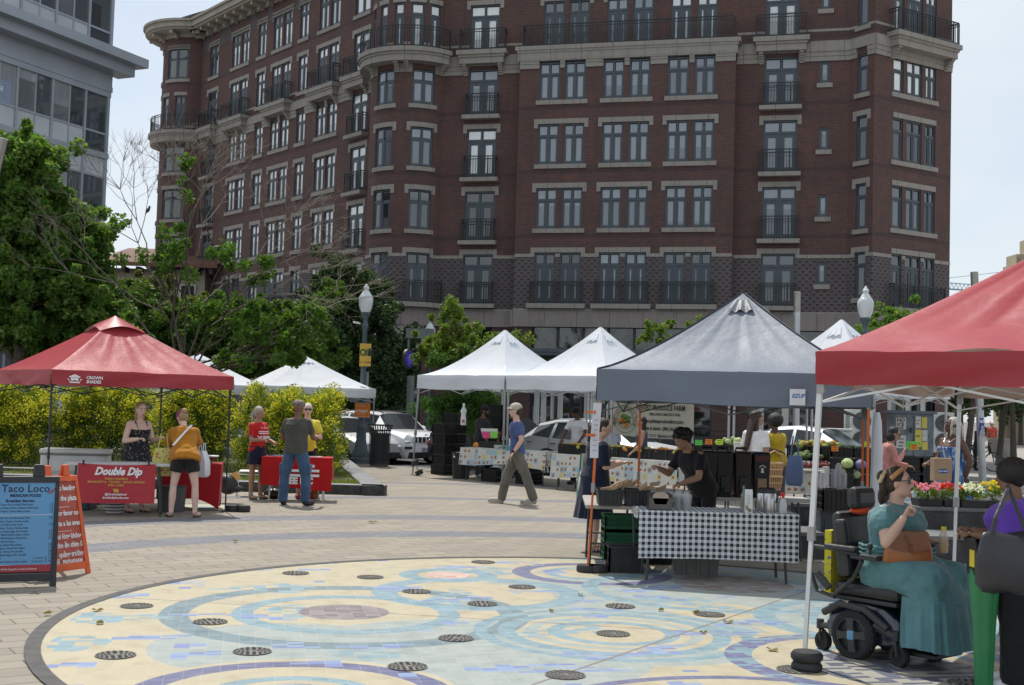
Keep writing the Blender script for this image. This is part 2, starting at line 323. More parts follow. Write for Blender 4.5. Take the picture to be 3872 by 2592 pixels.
# ================================================================ BRICK BUILDING
def mat_brick(name,gray=False,c1=(.138,.056,.044),c2=(.066,.042,.041),mo=(.145,.11,.10)):
    m,b,n=newmat(name,.85); uv=n.n('ShaderNodeUVMap').outputs[0]
    br=n.n('ShaderNodeTexBrick'); n.put(br.inputs['Vector'],uv); br.inputs['Scale'].default_value=1
    br.inputs['Brick Width'].default_value=.215; br.inputs['Row Height'].default_value=.075; br.inputs['Mortar Size'].default_value=.008; br.inputs['Bias'].default_value=-.1
    br.inputs['Color1'].default_value=(*c1,1); br.inputs['Color2'].default_value=(*c2,1); br.inputs['Mortar'].default_value=(*mo,1)
    c=br.outputs['Color']
    sx=n.n('ShaderNodeSeparateXYZ'); n.put(sx.inputs[0],uv)
    if gray:
        row=n.math('FLOOR',n.math('DIVIDE',sx.outputs[1],.15)); fy=n.math('FRACT',n.math('DIVIDE',sx.outputs[1],.15))
        fx=n.math('FRACT',n.math('ADD',n.math('DIVIDE',sx.outputs[0],.32),n.math('MULTIPLY',row,.5)))
        k=n.math('MULTIPLY',n.math('LESS_THAN',fx,.42),n.math('LESS_THAN',fy,.5))
        c=n.mix(k,n.mix(br.outputs['Fac'],(.125,.112,.118),(.10,.085,.085)),(.06,.025,.024))
    else:
        fy=n.math('FRACT',n.math('DIVIDE',n.math('SUBTRACT',sx.outputs[1],6.73),3.07))   # darker soldier band at each floor
        k=n.math('MULTIPLY',n.math('LESS_THAN',fy,.06),n.math('GREATER_THAN',fy,.0)); c=n.mix(n.math('MULTIPLY',k,.55),c,(.055,.035,.038))
    mp2=n.n('ShaderNodeMapping'); mp2.inputs['Scale'].default_value=(2.2,.22,1); n.put(mp2.inputs['Vector'],uv)
    c=n.mix(n.ramp(n.noise(mp2.outputs[0],1.,6,rough=.7),[(.5,0.),(.7,.35)]),c,(.05,.035,.034))
    c=n.mix(n.ramp(n.noise(uv,.5,6,rough=.65),[(.42,0.),(.75,.55)]),c,(.06,.04,.04) if not gray else (.07,.058,.062))
    c=n.mix(n.ramp(n.noise(uv,1.9,4),[(.55,0.),(.8,.35)]),c,(.15,.06,.045) if not gray else (.12,.1,.11))
    n.put(b.inputs['Base Color'],c)
    bp=n.n('ShaderNodeBump'); bp.inputs['Strength'].default_value=.5; bp.inputs['Distance'].default_value=.01; bp.invert=True; n.put(bp.inputs['Height'],br.outputs['Fac']); n.put(b.inputs['Normal'],bp.outputs[0])
    return m
def mat_stone(name,c,j=1.5,jh=0):
    m,b,n=newmat(name,.85); tc=n.n('ShaderNodeTexCoord'); v=tc.outputs['Object']; uv=n.n('ShaderNodeUVMap').outputs[0]
    sx=n.n('ShaderNodeSeparateXYZ'); n.put(sx.inputs[0],uv)
    k=n.math('LESS_THAN',n.math('FRACT',n.math('DIVIDE',sx.outputs[0],j)),.02/j)
    cc=n.mix(n.noise(v,3,5),tuple(x*.85 for x in c),tuple(min(1,x*1.12) for x in c))
    mp=n.n('ShaderNodeMapping'); mp.inputs['Scale'].default_value=(5,5,.6); n.put(mp.inputs['Vector'],v)
    cc=n.mix(n.ramp(n.noise(mp.outputs[0],1.3,6,rough=.65),[(.5,0.),(.75,.55)]),cc,tuple(x*.5 for x in c))
    cc=n.mix(k,cc,tuple(x*.25 for x in c)); n.put(b.inputs['Base Color'],cc); return m
brick=mat_brick('red_brick'); brickg=mat_brick('patterned_brick',True)
stone=mat_stone('limestone',(.305,.28,.25)); taupe=mat_stone('taupe_panel',(.27,.235,.215),1.55)
frm=M('window_frame',(.062,.078,.095),.45,var=.1); iron=M('black_iron',(.018,.022,.024),.5,var=.1)
darkm=M('dark_interior',(.012,.012,.014),.8)
def mat_pane(name,c,c2,rough=.03):
    m,b,n=newmat(name,rough); tc=n.n('ShaderNodeTexCoord'); g=n.n('ShaderNodeNewGeometry'); 
    k=n.ramp(g.outputs['Random Per Island'],[(.0,c),(.5,c2),(1.,c)])
    mp=n.n('ShaderNodeMapping'); mp.inputs['Scale'].default_value=(6,6,.25); n.put(mp.inputs['Vector'],tc.outputs['Object'])
    oi=n.n('ShaderNodeObjectInfo').outputs['Random']; sz=n.n('ShaderNodeSeparateXYZ'); n.put(sz.inputs[0],tc.outputs['Generated'])
    thr=n.math('MULTIPLY',n.math('FRACT',n.math('MULTIPLY',oi,17.3)),.9); bl=n.math('MULTIPLY',n.math('GREATER_THAN',thr,sz.outputs[2]),n.math('GREATER_THAN',n.math('FRACT',n.math('MULTIPLY',oi,5.7)),.35)); k=n.mix(n.math('MULTIPLY',bl,.6),k,tuple(x*.3 for x in c)); k=n.mix(n.math('MULTIPLY',oi,.3),k,tuple(x*.45 for x in c2))
    k=n.mix(n.ramp(n.noise(mp.outputs[0],2.,3),[(.4,0.),(.8,.25)]),k,tuple(x*.55 for x in c)); n.put(b.inputs['Base Color'],k)
    b.inputs['Specular IOR Level'].default_value=.9; b.inputs['Coat Weight'].default_value=1; b.inputs['Coat Roughness'].default_value=.02
    bp=n.n('ShaderNodeBump'); bp.inputs['Strength'].default_value=.05; n.put(bp.inputs['Height'],n.noise(tc.outputs['Object'],.9,2)); n.put(b.inputs['Normal'],bp.outputs[0]); return m
paneA=mat_pane('pane_blue_blind',(.20,.24,.28),(.28,.32,.35)); paneB=mat_pane('pane_pale_blind',(.72,.76,.76),(.85,.87,.85)); paneC=mat_pane('pane_dark',(.015,.018,.022),(.03,.033,.036)); paneD=mat_pane('pane_mid',(.055,.065,.075),(.1,.115,.125))
class Fac:
    def __init__(s,P=None,ang=0,C=None,r=0,t0=0,t1=0,off=0):
        s.P=P;s.a=R(ang);s.C=C;s.r=r;s.t0=R(t0);s.L=(R(t1)-R(t0))*r if C else 0;s.curved=C is not None
    def __call__(s,q,z,d=0):
        if s.curved:
            t=s.t0+q/s.r; return (s.C[0]+(s.r+d)*math.cos(t),s.C[1]+(s.r+d)*math.sin(t),z)
        return (s.P[0]+q*math.cos(s.a)+d*math.sin(s.a),s.P[1]+q*math.sin(s.a)-d*math.cos(s.a),z)
def fbox(mb,F,s0,s1,z0,z1,d0,d1,seg=None):
    k=seg or (max(1,int((s1-s0)/.22)) if F.curved else 1)
    for i in range(k):
        a=s0+(s1-s0)*i/k;b=s0+(s1-s0)*(i+1)/k
        vs=[F(a,z0,d1),F(b,z0,d1),F(b,z0,d0),F(a,z0,d0),F(a,z1,d1),F(b,z1,d1),F(b,z1,d0),F(a,z1,d0)]
        fs=[(0,3,2,1),(4,5,6,7),(0,1,5,4),(2,3,7,6)]+([(1,2,6,5)] if i==k-1 else [])+([(3,0,4,7)] if i==0 else [])
        fuv={0:[(a,0),(a,.3),(b,.3),(b,0)],1:[(a,0),(b,0),(b,.3),(a,.3)],2:[(a,z0),(b,z0),(b,z1),(a,z1)],3:[(b,z0),(a,z0),(a,z1),(b,z1)]}
        mb.add(vs,fs,[fuv.get(j,[(a,z0),(a+.3,z0),(a+.3,z1),(a,z1)]) for j in range(len(fs))])
def wall(mb,F,s0,s1,z0,z1,holes,rev=.14):
    ss={s0,s1};zs={z0,z1}
    H=[h for h in holes if h[1]>s0 and h[0]<s1 and h[3]>z0 and h[2]<z1]
    for h in H:
        ss|={max(s0,h[0]),min(s1,h[1])};zs|={max(z0,h[2]),min(z1,h[3])}
    ss=sorted(ss);zs=sorted(zs)
    if F.curved:
        q=[]
        for a,b in zip(ss,ss[1:]):
            k=max(1,int((b-a)/.22)); q+=[a+(b-a)*i/k for i in range(k)]
        ss=q+[ss[-1]]
    for a,b in zip(ss,ss[1:]):
        for c,d in zip(zs,zs[1:]):
            mx,mz=(a+b)/2,(c+d)/2
            if any(h[0]<mx<h[1] and h[2]<mz<h[3] for h in H): continue
            mb.add([F(a,c),F(b,c),F(b,d),F(a,d)],[(0,1,2,3)],[[(a,c),(b,c),(b,d),(a,d)]])
    for h in H:
        a,b,c,d=h; c0=max(c,z0);d0=min(d,z1)
        mb.add([F(a,c0),F(a,c0,-rev),F(a,d0,-rev),F(a,d0)],[(0,1,2,3)],[[(0,c0),(rev,c0),(rev,d0),(0,d0)]])
        mb.add([F(b,c0),F(b,d0),F(b,d0,-rev),F(b,c0,-rev)],[(0,1,2,3)],[[(0,c0),(0,d0),(rev,d0),(rev,c0)]])
        if d<=z1: mb.add([F(a,d),F(a,d,-rev),F(b,d,-rev),F(b,d)],[(0,1,2,3)],[[(a,0),(a,rev),(b,rev),(b,0)]])
        if c>=z0: mb.add([F(a,c),F(b,c),F(b,c,-rev),F(a,c,-rev)],[(0,1,2,3)],[[(a,0),(b,0),(b,rev),(a,rev)]])
BB=thing('brick_apartment_building','tall dark red brick apartment building with pale stone bands, round corner bays and black balconies','building',BO,A0)
LT=[9.35+3.07*k for k in range(7)]
holes={}
def window(F,fs,lights,z0,z1,kind='case',pane=paneA,lintel=True,sill=True,ear=.19,par=BB):
    """lights: list of (s0,s1) openings under one lintel"""
    fm=MB(); pm=MB(); T=.5 if kind!='slit' else 0
    for a,b in lights:
        holes.setdefault(fs,[]).append((a,b,z0,z1)); w=b-a; o=.055; e=-.135
        fbox(fm,F,a,a+o,z0,z1,e,-.05,1); fbox(fm,F,b-o,b,z0,z1,e,-.05,1); fbox(fm,F,a+o,b-o,z1-o-.02,z1,e,-.05,1); fbox(fm,F,a+o,b-o,z0,z0+o,e,-.05,1)
        zt=z1-.62 if T else z1-.07
        if T: fbox(fm,F,a+o,b-o,zt,zt+.1,e,-.045,1)
        m=.16 if kind=='door' else .075
        cols=[(a+o,b-o)]
        if kind!='slit' and w>.7:
            c=(a+b)/2; cols=[(a+o,c-.04),(c+.04,b-o)]; fbox(fm,F,c-.04,c+.04,z0+o,z1-o-.02,e,-.052,1)
        for p,q in cols:
            if T: pm.add([F(p+.03,zt+.12,-.1),F(q-.03,zt+.12,-.1),F(q-.03,z1-.11,-.1),F(p+.03,z1-.11,-.1)],[(0,1,2,3)])
            fbox(fm,F,p,p+m,z0+o,zt,e,-.07,1); fbox(fm,F,q-m,q,z0+o,zt,e,-.07,1); fbox(fm,F,p+m,q-m,zt-m,zt,e,-.072,1); fbox(fm,F,p+m,q-m,z0+o,z0+o+m*1.3,e,-.072,1)
            pm.add([F(p+m,z0+o+m*1.3,-.1),F(q-m,z0+o+m*1.3,-.1),F(q-m,zt-m,-.1),F(p+m,zt-m,-.1)],[(0,1,2,3)])
        if T: pm_b=None
        fm.add([F(a,z0,-.137),F(b,z0,-.137),F(b,z1,-.137),F(a,z1,-.137)],[(0,1,2,3)])
    w=fm.build('window' if kind!='door' else 'french_window',frm,par); pm.build('pane',pane,w)
    s0,s1=lights[0][0],lights[-1][1]
    if lintel:
        lm=MB(); fbox(lm,F,s0-ear,s1+ear,z1+.003,z1+.235,-.01,.035)
        if ear>.1: fbox(lm,F,s0-ear,s0-.003,z1-.2,z1+.001,-.01,.033); fbox(lm,F,s1+.003,s1+ear,z1-.2,z1+.001,-.01,.033)
        lm.build('lintel',stone,w,uv=True)
    if sill:
        lm=MB(); fbox(lm,F,s0-.13,s1+.13,z0-.21,z0-.004,-.01,.07); lm.build('sill',stone,w,uv=True)
    return w
def rail(mb,F,s0,s1,z,d,ends=0,h=1.06,sp=.12):
    L_=s1-s0; k=max(1,int(L_/.3)) if F.curved else 1
    for i in range(k):
        a=s0+L_*i/k;b=s0+L_*(i+1)/k
        for zz,t in ((z+h-.045,.045),(z+h-.17,.03),(z+.06,.035)): fbox(mb,F,a,b,zz,zz+t,d-.02,d+.02,1)
    n=max(2,int(L_/sp))
    for i in range(n+1):
        a=s0+L_*i/n; post=(i%10==0 or i==n); t=.025 if post else .009
        fbox(mb,F,a-t,a+t,z,z+h-.04,d-t,d+t,1)
    if ends:
        for e in (s0,s1):
            m=max(2,int(ends/sp))
            for i in range(m): dd=d-ends*(i+.5)/m; fbox(mb,F,e-.009,e+.009,z+.05,z+h-.04,dd-.009,dd+.009,1)
            for zz,t in ((z+h-.045,.045),(z+h-.17,.03),(z+.06,.035)): fbox(mb,F,e-.02,e+.02,zz,zz+t,d-ends,d,1)
def juliet(F,s0,s1,z):
    mb=MB(); fbox(mb,F,s0-.19,s1+.19,z-.2,z-.004,-.01,.4); o=mb.build('balcony',stone,BB,uv=True)
    m2=MB(); rail(m2,F,s0-.05,s1+.05,z-.004,.3,.28); m2.build('railing',iron,o)
def balcony(F,s0,s1,z,proj=.62,corb=True):
    mb=MB(); fbox(mb,F,s0,s1,z-.22,z,0.0,proj); fbox(mb,F,s0+.1,s1-.1,z-.34,z-.221,0.0,proj-.08); fbox(mb,F,s0+.15,s1-.15,z-.64,z-.341,0.0,proj-.14)
    o=mb.build('balcony',stone,BB,uv=True); m2=MB(); rail(m2,F,s0+.12,s1-.12,z+.001,proj-.12,proj-.14); m2.build('railing',iron,o)
    if corb:
        for c in ((s0+.35,s1-.35) if s1-s0<5 else [s0+.35+(s1-s0-.7)*i/3 for i in range(4)]):
            m3=MB(); 
            for k in range(5): fbox(m3,F,c-.1,c+.1,z-.64-.1*(k+1),z-.641-.1*k,0.,(proj-.2)*(1-k/5.5)**1.3,1)
            m3.build('corbel',stone,o,uv=True)
FM=Fac((0,0),0); F1=Fac((0,.63),0); FL=Fac((-25.28,15.31),-36.34); FB=Fac(C=(-5.9,1.7),r=2.14,t0=-202.3,t1=-30); FT=Fac(C=(-26.64,16.95),r=2.13,t0=-235,t1=-50.3)
FR1=Fac((15.25,.63),-40.9); FR2=Fac((16.3,-.28),45.55); FRE=Fac((19.88,3.37),135)
rp_=random.Random(3)
# --- central bay
for k in range(4):
    for j,(a,b,c,d) in enumerate(((.97,1.98,2.21,3.21),(4.06,5.06,5.3,6.28),(7.09,8.08,8.32,9.28))):
        z1=LT[k]-.235
        if k==0: window(FM,'M',[(a,b),(c,d)],6.7,z1,'door',[paneC,paneA,paneD][j],sill=False); mb=MB(); fbox(mb,FM,a-.28,d+.28,6.47,6.69,-.01,.3); o=mb.build('balcony',stone,BB,uv=True); m2=MB(); rail(m2,FM,a-.12,d+.12,6.69,.2,.18); m2.build('railing',iron,o)
        elif k==3: window(FM,'M',[(a,b),(c,d)],LT[k]-2.17,18.22,'case',paneA,lintel=False)
        else: window(FM,'M',[(a,b),(c,d)],LT[k]-2.17,z1,'case',paneA)
for j,(a,b,c,d) in enumerate(((.97,1.98,2.21,3.21),(4.06,5.06,5.3,6.28),(7.09,8.08,8.32,9.28))):
    window(F1,'1',[(a,b),(c,d)],19.03,LT[4]-.235,'door',[paneD,paneA,paneB][j],sill=False)
# --- recessed planes
for k in range(5):
    z0=6.7 if k==0 else LT[k]-2.66
    if k==4: z0=19.03
    for a,b,pn in ((-2.73,-1.23,[paneC,paneC,paneB,paneA,paneB][k]),(11.46,12.98,[paneD,paneA,paneA,paneA,paneB][k])):
        window(F1,'1',[(a,b)],z0,LT[k]-.235 if k!=3 else 18.2,'door',pn,lintel=k!=3,sill=False)
        if k<4: juliet(F1,a,b,z0)
        else: balcony(F1,a-.5,b+.5,19.02)
    window(F1,'1',[(13.94,14.39)],LT[k]-1.64+(.35 if k==4 else 0),LT[k]-.62+(.0),'slit',paneA,lintel=False)
    window(FR1,'R1',[(.44,1.03)],(LT[k]-2.28),LT[k]-.235 if k!=3 else 18.05,'case',paneC,lintel=k!=3)
    pr=[paneC,paneD,paneC,paneB,paneB][k]
    if k in (0,4):
        window(FR2,'R2',[(1.22,1.88),(2.11,3.12),(3.34,4.05)],6.7 if k==0 else 19.03,LT[k]-.235,'door',pr,sill=False,ear=.02)
        if k==0:
            mb=MB(); fbox(mb,FR2,1.0,4.5,6.47,6.69,-.01,.45); o=mb.build('balcony',stone,BB,uv=True); m2=MB(); rail(m2,FR2,1.05,4.4,6.69,.35,.3); m2.build('railing',iron,o)
        else: balcony(FR2,.75,5.0,19.02,.7)
    else: window(FR2,'R2',[(1.22,1.88),(2.11,3.12),(3.34,4.05)],LT[k]-2.17,LT[k]-.235 if k!=3 else 18.0,'case',pr,lintel=k!=3,ear=.02)
# --- round corner bay
def sB(u): # image-order arc position from angle
    return u
for k in range(5):
    if k<4:
        for j,(a,b) in enumerate(((2.75,3.9),(4.8,5.95))):
            z0=6.7 if k==0 else LT[k]-2.17
            window(FB,'B',[(a,b)],z0,LT[k]-.235 if k!=3 else 18.1,'door' if k==0 else 'case',[[paneC,paneC],[paneC,paneD],[paneD,paneA],[paneA,paneA]][k][j],sill=k>0,lintel=k!=3)
    else:
        for j,(a,b) in enumerate(((1.9,2.35),(2.85,3.35),(3.8,4.3),(4.65,5.3),(5.62,6.18))):
            window(FB,'B',[(a,b)],19.03,LT[k]-.235,'door',paneB,sill=False,ear=.09)
mb=MB(); fbox(mb,FB,1.2,6.5,6.47,6.69,-.01,.5); o=mb.build('balcony',stone,BB,uv=True); m2=MB(); rail(m2,FB,1.6,6.4,6.69,.4); m2.build('railing',iron,o)
mb=MB()
fbox(mb,FB,.3,6.35,18.8,19.02,0,.75); fbox(mb,FB,.3,6.3,18.68,18.799,0,.66); fbox(mb,FB,.35,6.3,18.36,18.679,0,.6); o=mb.build('balcony',stone,BB,uv=True)
m2=MB(); rail(m2,FB,.5,6.3,19.02,.62); m2.build('railing',iron,o)
for c in (2.5,4.1,4.55,6.2):
    m3=MB()
    for k in range(5): fbox(m3,FB,c-.09,c+.09,18.36-.09*(k+1),18.359-.09*k,0.,.5*(1-k/5.5)**1.3,1)
    m3.build('corbel',stone,o,uv=True)
# --- long left facade (s from the turret)
sL=lambda x:24.8-x
colsL=[('door',[(sL(6.12),sL(4.66))]),('pair',[(sL(9.88),sL(8.9)),(sL(8.66),sL(7.68))]),('one',[(sL(12.05),sL(11.1))]),('pair',[(sL(15.18),sL(14.2)),(sL(13.96),sL(12.98))]),('one',[(sL(17.08),sL(16.1))]),('pair',[(sL(20.5),sL(19.5)),(sL(19.26),sL(18.28))]),('door',[(sL(23.66),sL(22.4))])]
for k in range(7):
    for j,(ty,li) in enumerate(colsL):
        z1=LT[k]-.235 if k!=3 else 18.15
        if k==6: z1=24.4
        pn=paneC if (j==6 and k<6) else paneB
        if k==0: window(FL,'L',li,6.7,z1,'door' if ty!='one' else 'case',paneD if rp_.random()<.5 else paneB,sill=False)
        elif ty=='door' and k<4: window(FL,'L',li,LT[k]-2.66,z1,'door',pn,lintel=k!=3,sill=False)
        elif k==4: window(FL,'L',li,19.03 if ty!='one' else LT[k]-2.3,z1,'door' if ty!='one' else 'case',pn,sill=ty=='one')
        elif k>=5: window(FL,'L',li,LT[k]-2.3,z1,'case',pn)
        else: window(FL,'L',li,LT[k]-2.17,z1,'case',pn,lintel=k!=3)
        if ty=='door' and k<4: juliet(FL,li[0][0],li[-1][1],6.7 if k==0 else LT[k]-2.66)
        if k==4 and ty!='one': balcony(FL,li[0][0]-.4,li[-1][1]+.4,19.02)
        if k==0 and ty!='door': m2=MB(); rail(m2,FL,li[0][0]-.05,li[-1][1]+.05,6.69,.1); m2.build('railing',iron,BB)
# --- left round turret
for k in range(7):
    z1=LT[k]-.235 if k not in (3,) else 18.1
    if k==6: z1=24.5
    pr=[(4.4,6.0),(2.6,3.5)] if k!=4 else [(5.2,5.9),(4.0,4.6),(2.9,3.4)]
    for j,(a,b) in enumerate(pr):
        window(FT,'T',[(a,b)],19.03 if k==4 else LT[k]-2.2-(.15 if k==6 else 0),z1,'door' if k==4 else 'case',paneC if (k<3 or (k==4 and j==0)) else paneD,sill=k!=4,lintel=k not in(3,),ear=.1)
mb=MB(); fbox(mb,FT,1.6,6.7,18.8,19.02,0,.75); fbox(mb,FT,1.6,6.7,18.68,18.799,0,.66); fbox(mb,FT,1.6,6.7,18.3,18.679,0,.6); o=mb.build('balcony',stone,BB,uv=True)
m2=MB(); rail(m2,FT,1.7,6.7,19.02,.62); m2.build('railing',iron,o)
for c in (3.8,4.2,6.2):
    m3=MB()
    for k in range(5): fbox(m3,FT,c-.09,c+.09,18.3-.09*(k+1),18.299-.09*k,0.,.5*(1-k/5.5)**1.3,1)
    m3.build('corbel',stone,o,uv=True)
# --- walls
spans=[(FM,'M',0,10.2,(0,17.94)),(F1,'1',-4.05,15.25,(0,26)),(FL,'L',0,17.2+5.4,(0,26)),(FB,'B',0,6.43,(0,26)),(FT,'T',0,6.87,(0,26)),(FR1,'R1',0,1.39,(0,26)),(FR2,'R2',0,5.11,(0,26)),(FRE,'RE',0,14,(0,26))]
for F,k,a,b,(z0,z1) in spans:
    wr=MB(); wg=MB(); band=MB(); tp=MB()
    h=holes.get(k,[])
    if k=='1':
        for p,q in ((a,0.),(10.2,b)): wall(wr,F,p,q,9.0,z1,h); wall(wg,F,p,q,6.35,9.0,h)
        wall(wr,F,0.,10.2,17.9,z1,h)
    else: wall(wr,F,a,b,9.0,z1,h); wall(wg,F,a,b,6.35,9.0,h)
    segs=[]; x=a
    for p,q in ([(a,0.),(10.2,b)] if k=='1' else [(a,b)]):
        # thin string course between first floor windows, and base course
        cuts=sorted([(u[0],u[1]) for u in h if u[2]<9<u[3] and u[0]>=p and u[1]<=q]); x=p
        for c in cuts+[(q,q)]:
            if c[0]-x>.05: fbox(band,F,x+.003,c[0]-.003,8.9,9.06,-.01,.028)
            x=c[1]
        fbox(band,F,p,q,6.36,6.46,0.,.05)
        # main stone band over 4th row
        cuts=sorted([(u[0],u[1]) for u in h if u[2]<18<u[3] and u[0]>=p and u[1]<=q]); x=p
        for c in cuts+[(q,q)]:
            if c[0]-x>.05: fbox(band,F,x+.003,c[0]-.003,17.93,18.15,-.01,.06); fbox(band,F,x+.003,c[0]-.003,18.151,18.35,-.01,.09)
            x=c[1]
        fbox(band,F,p,q,18.351,18.74,-.01,.13); fbox(band,F,p,q,18.741,18.86,-.01,.07)
        if k!='M': 
            cuts=sorted([(u[0],u[1]) for u in h if u[2]<19.4<u[3] and u[0]>=p and u[1]<=q]); x=p
            if k!='1' or True:
                for c in cuts+[(q,q)]:
                    if c[0]-x>.05: fbox(band,F,x+.003,c[0]-.003,19.3,19.42,-.01,.025)
                    x=c[1]
        fbox(tp,F,p-(.1 if k=='M' else 0),q+(.1 if k=='M' else 0),5.6,6.35,-.05,.12)
    if k!='M': wr.build('wall',brick,BB,uv=True); wg.build('patterned_wall',brickg,BB,uv=True)
    else: WM,WG=wr,wg
    band.build('stone_band',stone,BB,uv=True); tp.build('fascia_panel',taupe,BB,uv=True)
fbox(band,F1,0.003,10.2,19.3,19.42,-.01,.02) if 0 else None
# central ledge over the bay
mb=MB(); fbox(mb,FM,-.22,10.42,18.8,19.0,-.66,.2); fbox(mb,FM,-.12,10.32,18.68,18.799,-.66,.16); fbox(mb,FM,-.08,10.28,18.28,18.679,-.66,.12)
o=mb.build('ledge',stone,BB,uv=True); m2=MB(); rail(m2,FM,.12,10.08,19.0,.05,.6); m2.build('railing',iron,o)
wr,wg=WM,WG
wr.add([FM(0,9,0),FM(0,9,-.63),FM(0,17.94,-.63),FM(0,17.94,0),FM(10.2,9,0),FM(10.2,9,-.63),FM(10.2,17.94,-.63),FM(10.2,17.94,0)],[(0,1,2,3),(4,7,6,5)])
wg.add([FM(0,6.35,0),FM(0,6.35,-.63),FM(0,9,-.63),FM(0,9,0),FM(10.2,6.35,0),FM(10.2,6.35,-.63),FM(10.2,9,-.63),FM(10.2,9,0)],[(0,1,2,3),(4,7,6,5)])
wr.build('wall',brick,BB,uv=True); wg.build('patterned_wall',brickg,BB,uv=True)
# backing so that nothing shows through
poly=[(-3.9,.9),(15.3,.9),(16.2,.25),(19.3,3.4),(10,14),(-5,26),(-25,19.2),(-24.9,15.8),(-7.6,3.0),(-6.5,1.8)]
core=MB(); core.prism(poly,.0,25.9); core.build('core',darkm,BB)
# cornice
cn=MB()
for F,a,b in ((FT,0,6.87),(FL,0,22.6),(FB,0,6.43),(F1,-4.05,15.25),(FR1,0,1.39),(FR2,0,5.11)):
    fbox(cn,F,a,b,25.25,25.5,-.3,.12); fbox(cn,F,a,b,25.5,25.62,-.3,1.05); fbox(cn,F,a,b,25.621,25.95,-.3,1.2); fbox(cn,F,a,b,25.951,26.1,-.3,1.35)
    n=int((b-a)/1.15)
    for i in range(n+1):
        s=a+.4+(b-a-.8)*i/max(1,n); fbox(cn,F,s-.09,s+.09,25.28,25.49,.12,.95,1); fbox(cn,F,s-.09,s+.09,25.1,25.279,.12,.45,1)
cn.build('cornice',mat_stone('cornice_stone',(.36,.33,.28)),BB,uv=True)
rf=MB(); rf.prism([(-28.8,17),(-26.5,14.2),(-24,13),(-8,2),(-6,-1),(-3,-.5),(15.5,-.5),(16.4,-1.2),(20.5,3.2),(11,15),(-5,28),(-25,20.5)],26.101,26.3); rf.build('roof',M('dark_roof',(.07,.065,.06),.8),BB)
# friezes of patterned brick under the cornice on the long side
fz=MB(); x=0
for j,(ty,li) in enumerate(colsL[::-1]+[('',[(22.6,22.6)])]):
    if li[0][0]-.2-x>.1: fbox(fz,FL,x,li[0][0]-.2,24.25,25.24,0,.012)
    x=li[-1][1]+.2
fz.build('frieze',brickg,BB,uv=True)
# --- ground floor
st=M('storefront_metal',(.035,.042,.05),.5); cur=M('white_curtain',(.62,.62,.58),.9,var=.15,vs=30)
for F,a,b in ((FM,0,.95),(F1,-4.05,-3.0),(F1,-1.2,-.02),(F1,10.21,11),(F1,14.3,15.25),(FR1,0,1.39),(FR2,0,1.1),(FR2,4.2,5.11),(FRE,0,14),(FL,0,1.),(FL,3.2,4.2),(FL,7,8),(FL,11,12),(FL,15,16),(FL,19,20),(FB,.2,1.6),(FB,3.7,4.3),(FB,5.7,6.43),(FT,0,6.87),(FM,9.4,10.2)):
    gb=MB(); wall(gb,F,a,b,.0,5.6,[]); gb.build('brick_pier',brick,BB,uv=True)
for F,a,b,n in ((FM,.95,9.4,7),(F1,-3.,-1.2,1),(F1,11,14.3,3),(FR2,1.1,4.2,3),(FB,1.6,3.7,1),(FB,4.3,5.7,1),(FL,1,3.2,2),(FL,4.2,7,2),(FL,8,11,2),(FL,12,15,2),(FL,16,19,2),(FL,20,22.5,2)):
    sf=MB(); pg=MB(); pg.add([F(a,.7,-.25),F(b,.7,-.25),F(b,5.6,-.25),F(a,5.6,-.25)],[(0,1,2,3)])
    fbox(sf,F,a,b,0,.7,-.3,-.1,1); fbox(sf,F,a,b,3.9,4.05,-.24,-.1,1)
    for i in range(n+1):
        s=a+(b-a)*i/n; fbox(sf,F,max(a,s-.06),min(b,s+.06),.7,3.9,-.24,-.1,1); fbox(sf,F,max(a,s-.05),min(b,s+.05),4.05,5.6,-.24,-.12,1)
    o=sf.build('shop_window',st,BB); pg.build('pane',paneC,o)
def curt(F,s,w):
    cu=MB(); cu.grid(lambda u,v:F(s+w*u,.9+2.9*v,-.22+.012*math.sin(u*18)),8,1); cu.build('curtain',cur,BB)
for i,s in enumerate((1.1,1.9,3.5,4.7,6.0,7.3)):
    for q in range(2):
        s2=s+q*.33
        curt(FM,s2,.26)
for s in (11.4,12.5): curt(F1,s,.3)
for s in (1.3,2.5,3.5): curt(FR2,s,.3)
aw=MB(); fbox(aw,FM,-.6,10.8,4.2,4.38,-.1,1.7); fbox(aw,FM,-.65,10.85,4.34,4.5,1.62,1.75)
for s in (0,2.5,5,7.5,10): fbox(aw,FM,s,s+.08,3.5,4.2,1.4,1.5,1); fbox(aw,FM,s,s+.08,4.38,4.6,-.05,1.6,1)
aw.build('awning',M('awning_metal',(.10,.115,.13),.4,metal=.5),BB)
pn=MB(); fbox(pn,FB,4.2,5.75,4.35,5.59,0,.06); fbox(pn,FB,4.4,5.55,4.5,5.45,.06,.085); pn.build('stone_panel',stone,BB,uv=True)
dress=MB(); dress.lathe([(.02,0),(.28,.0),(.2,.5),(.12,.75),(.17,1.0),(.1,1.15),(.03,1.2)],10,(5.3,-.02,1.6),sy=.25); dress.build('shop_dress',M('pink_dress',(.5,.38,.35),.9),BB)
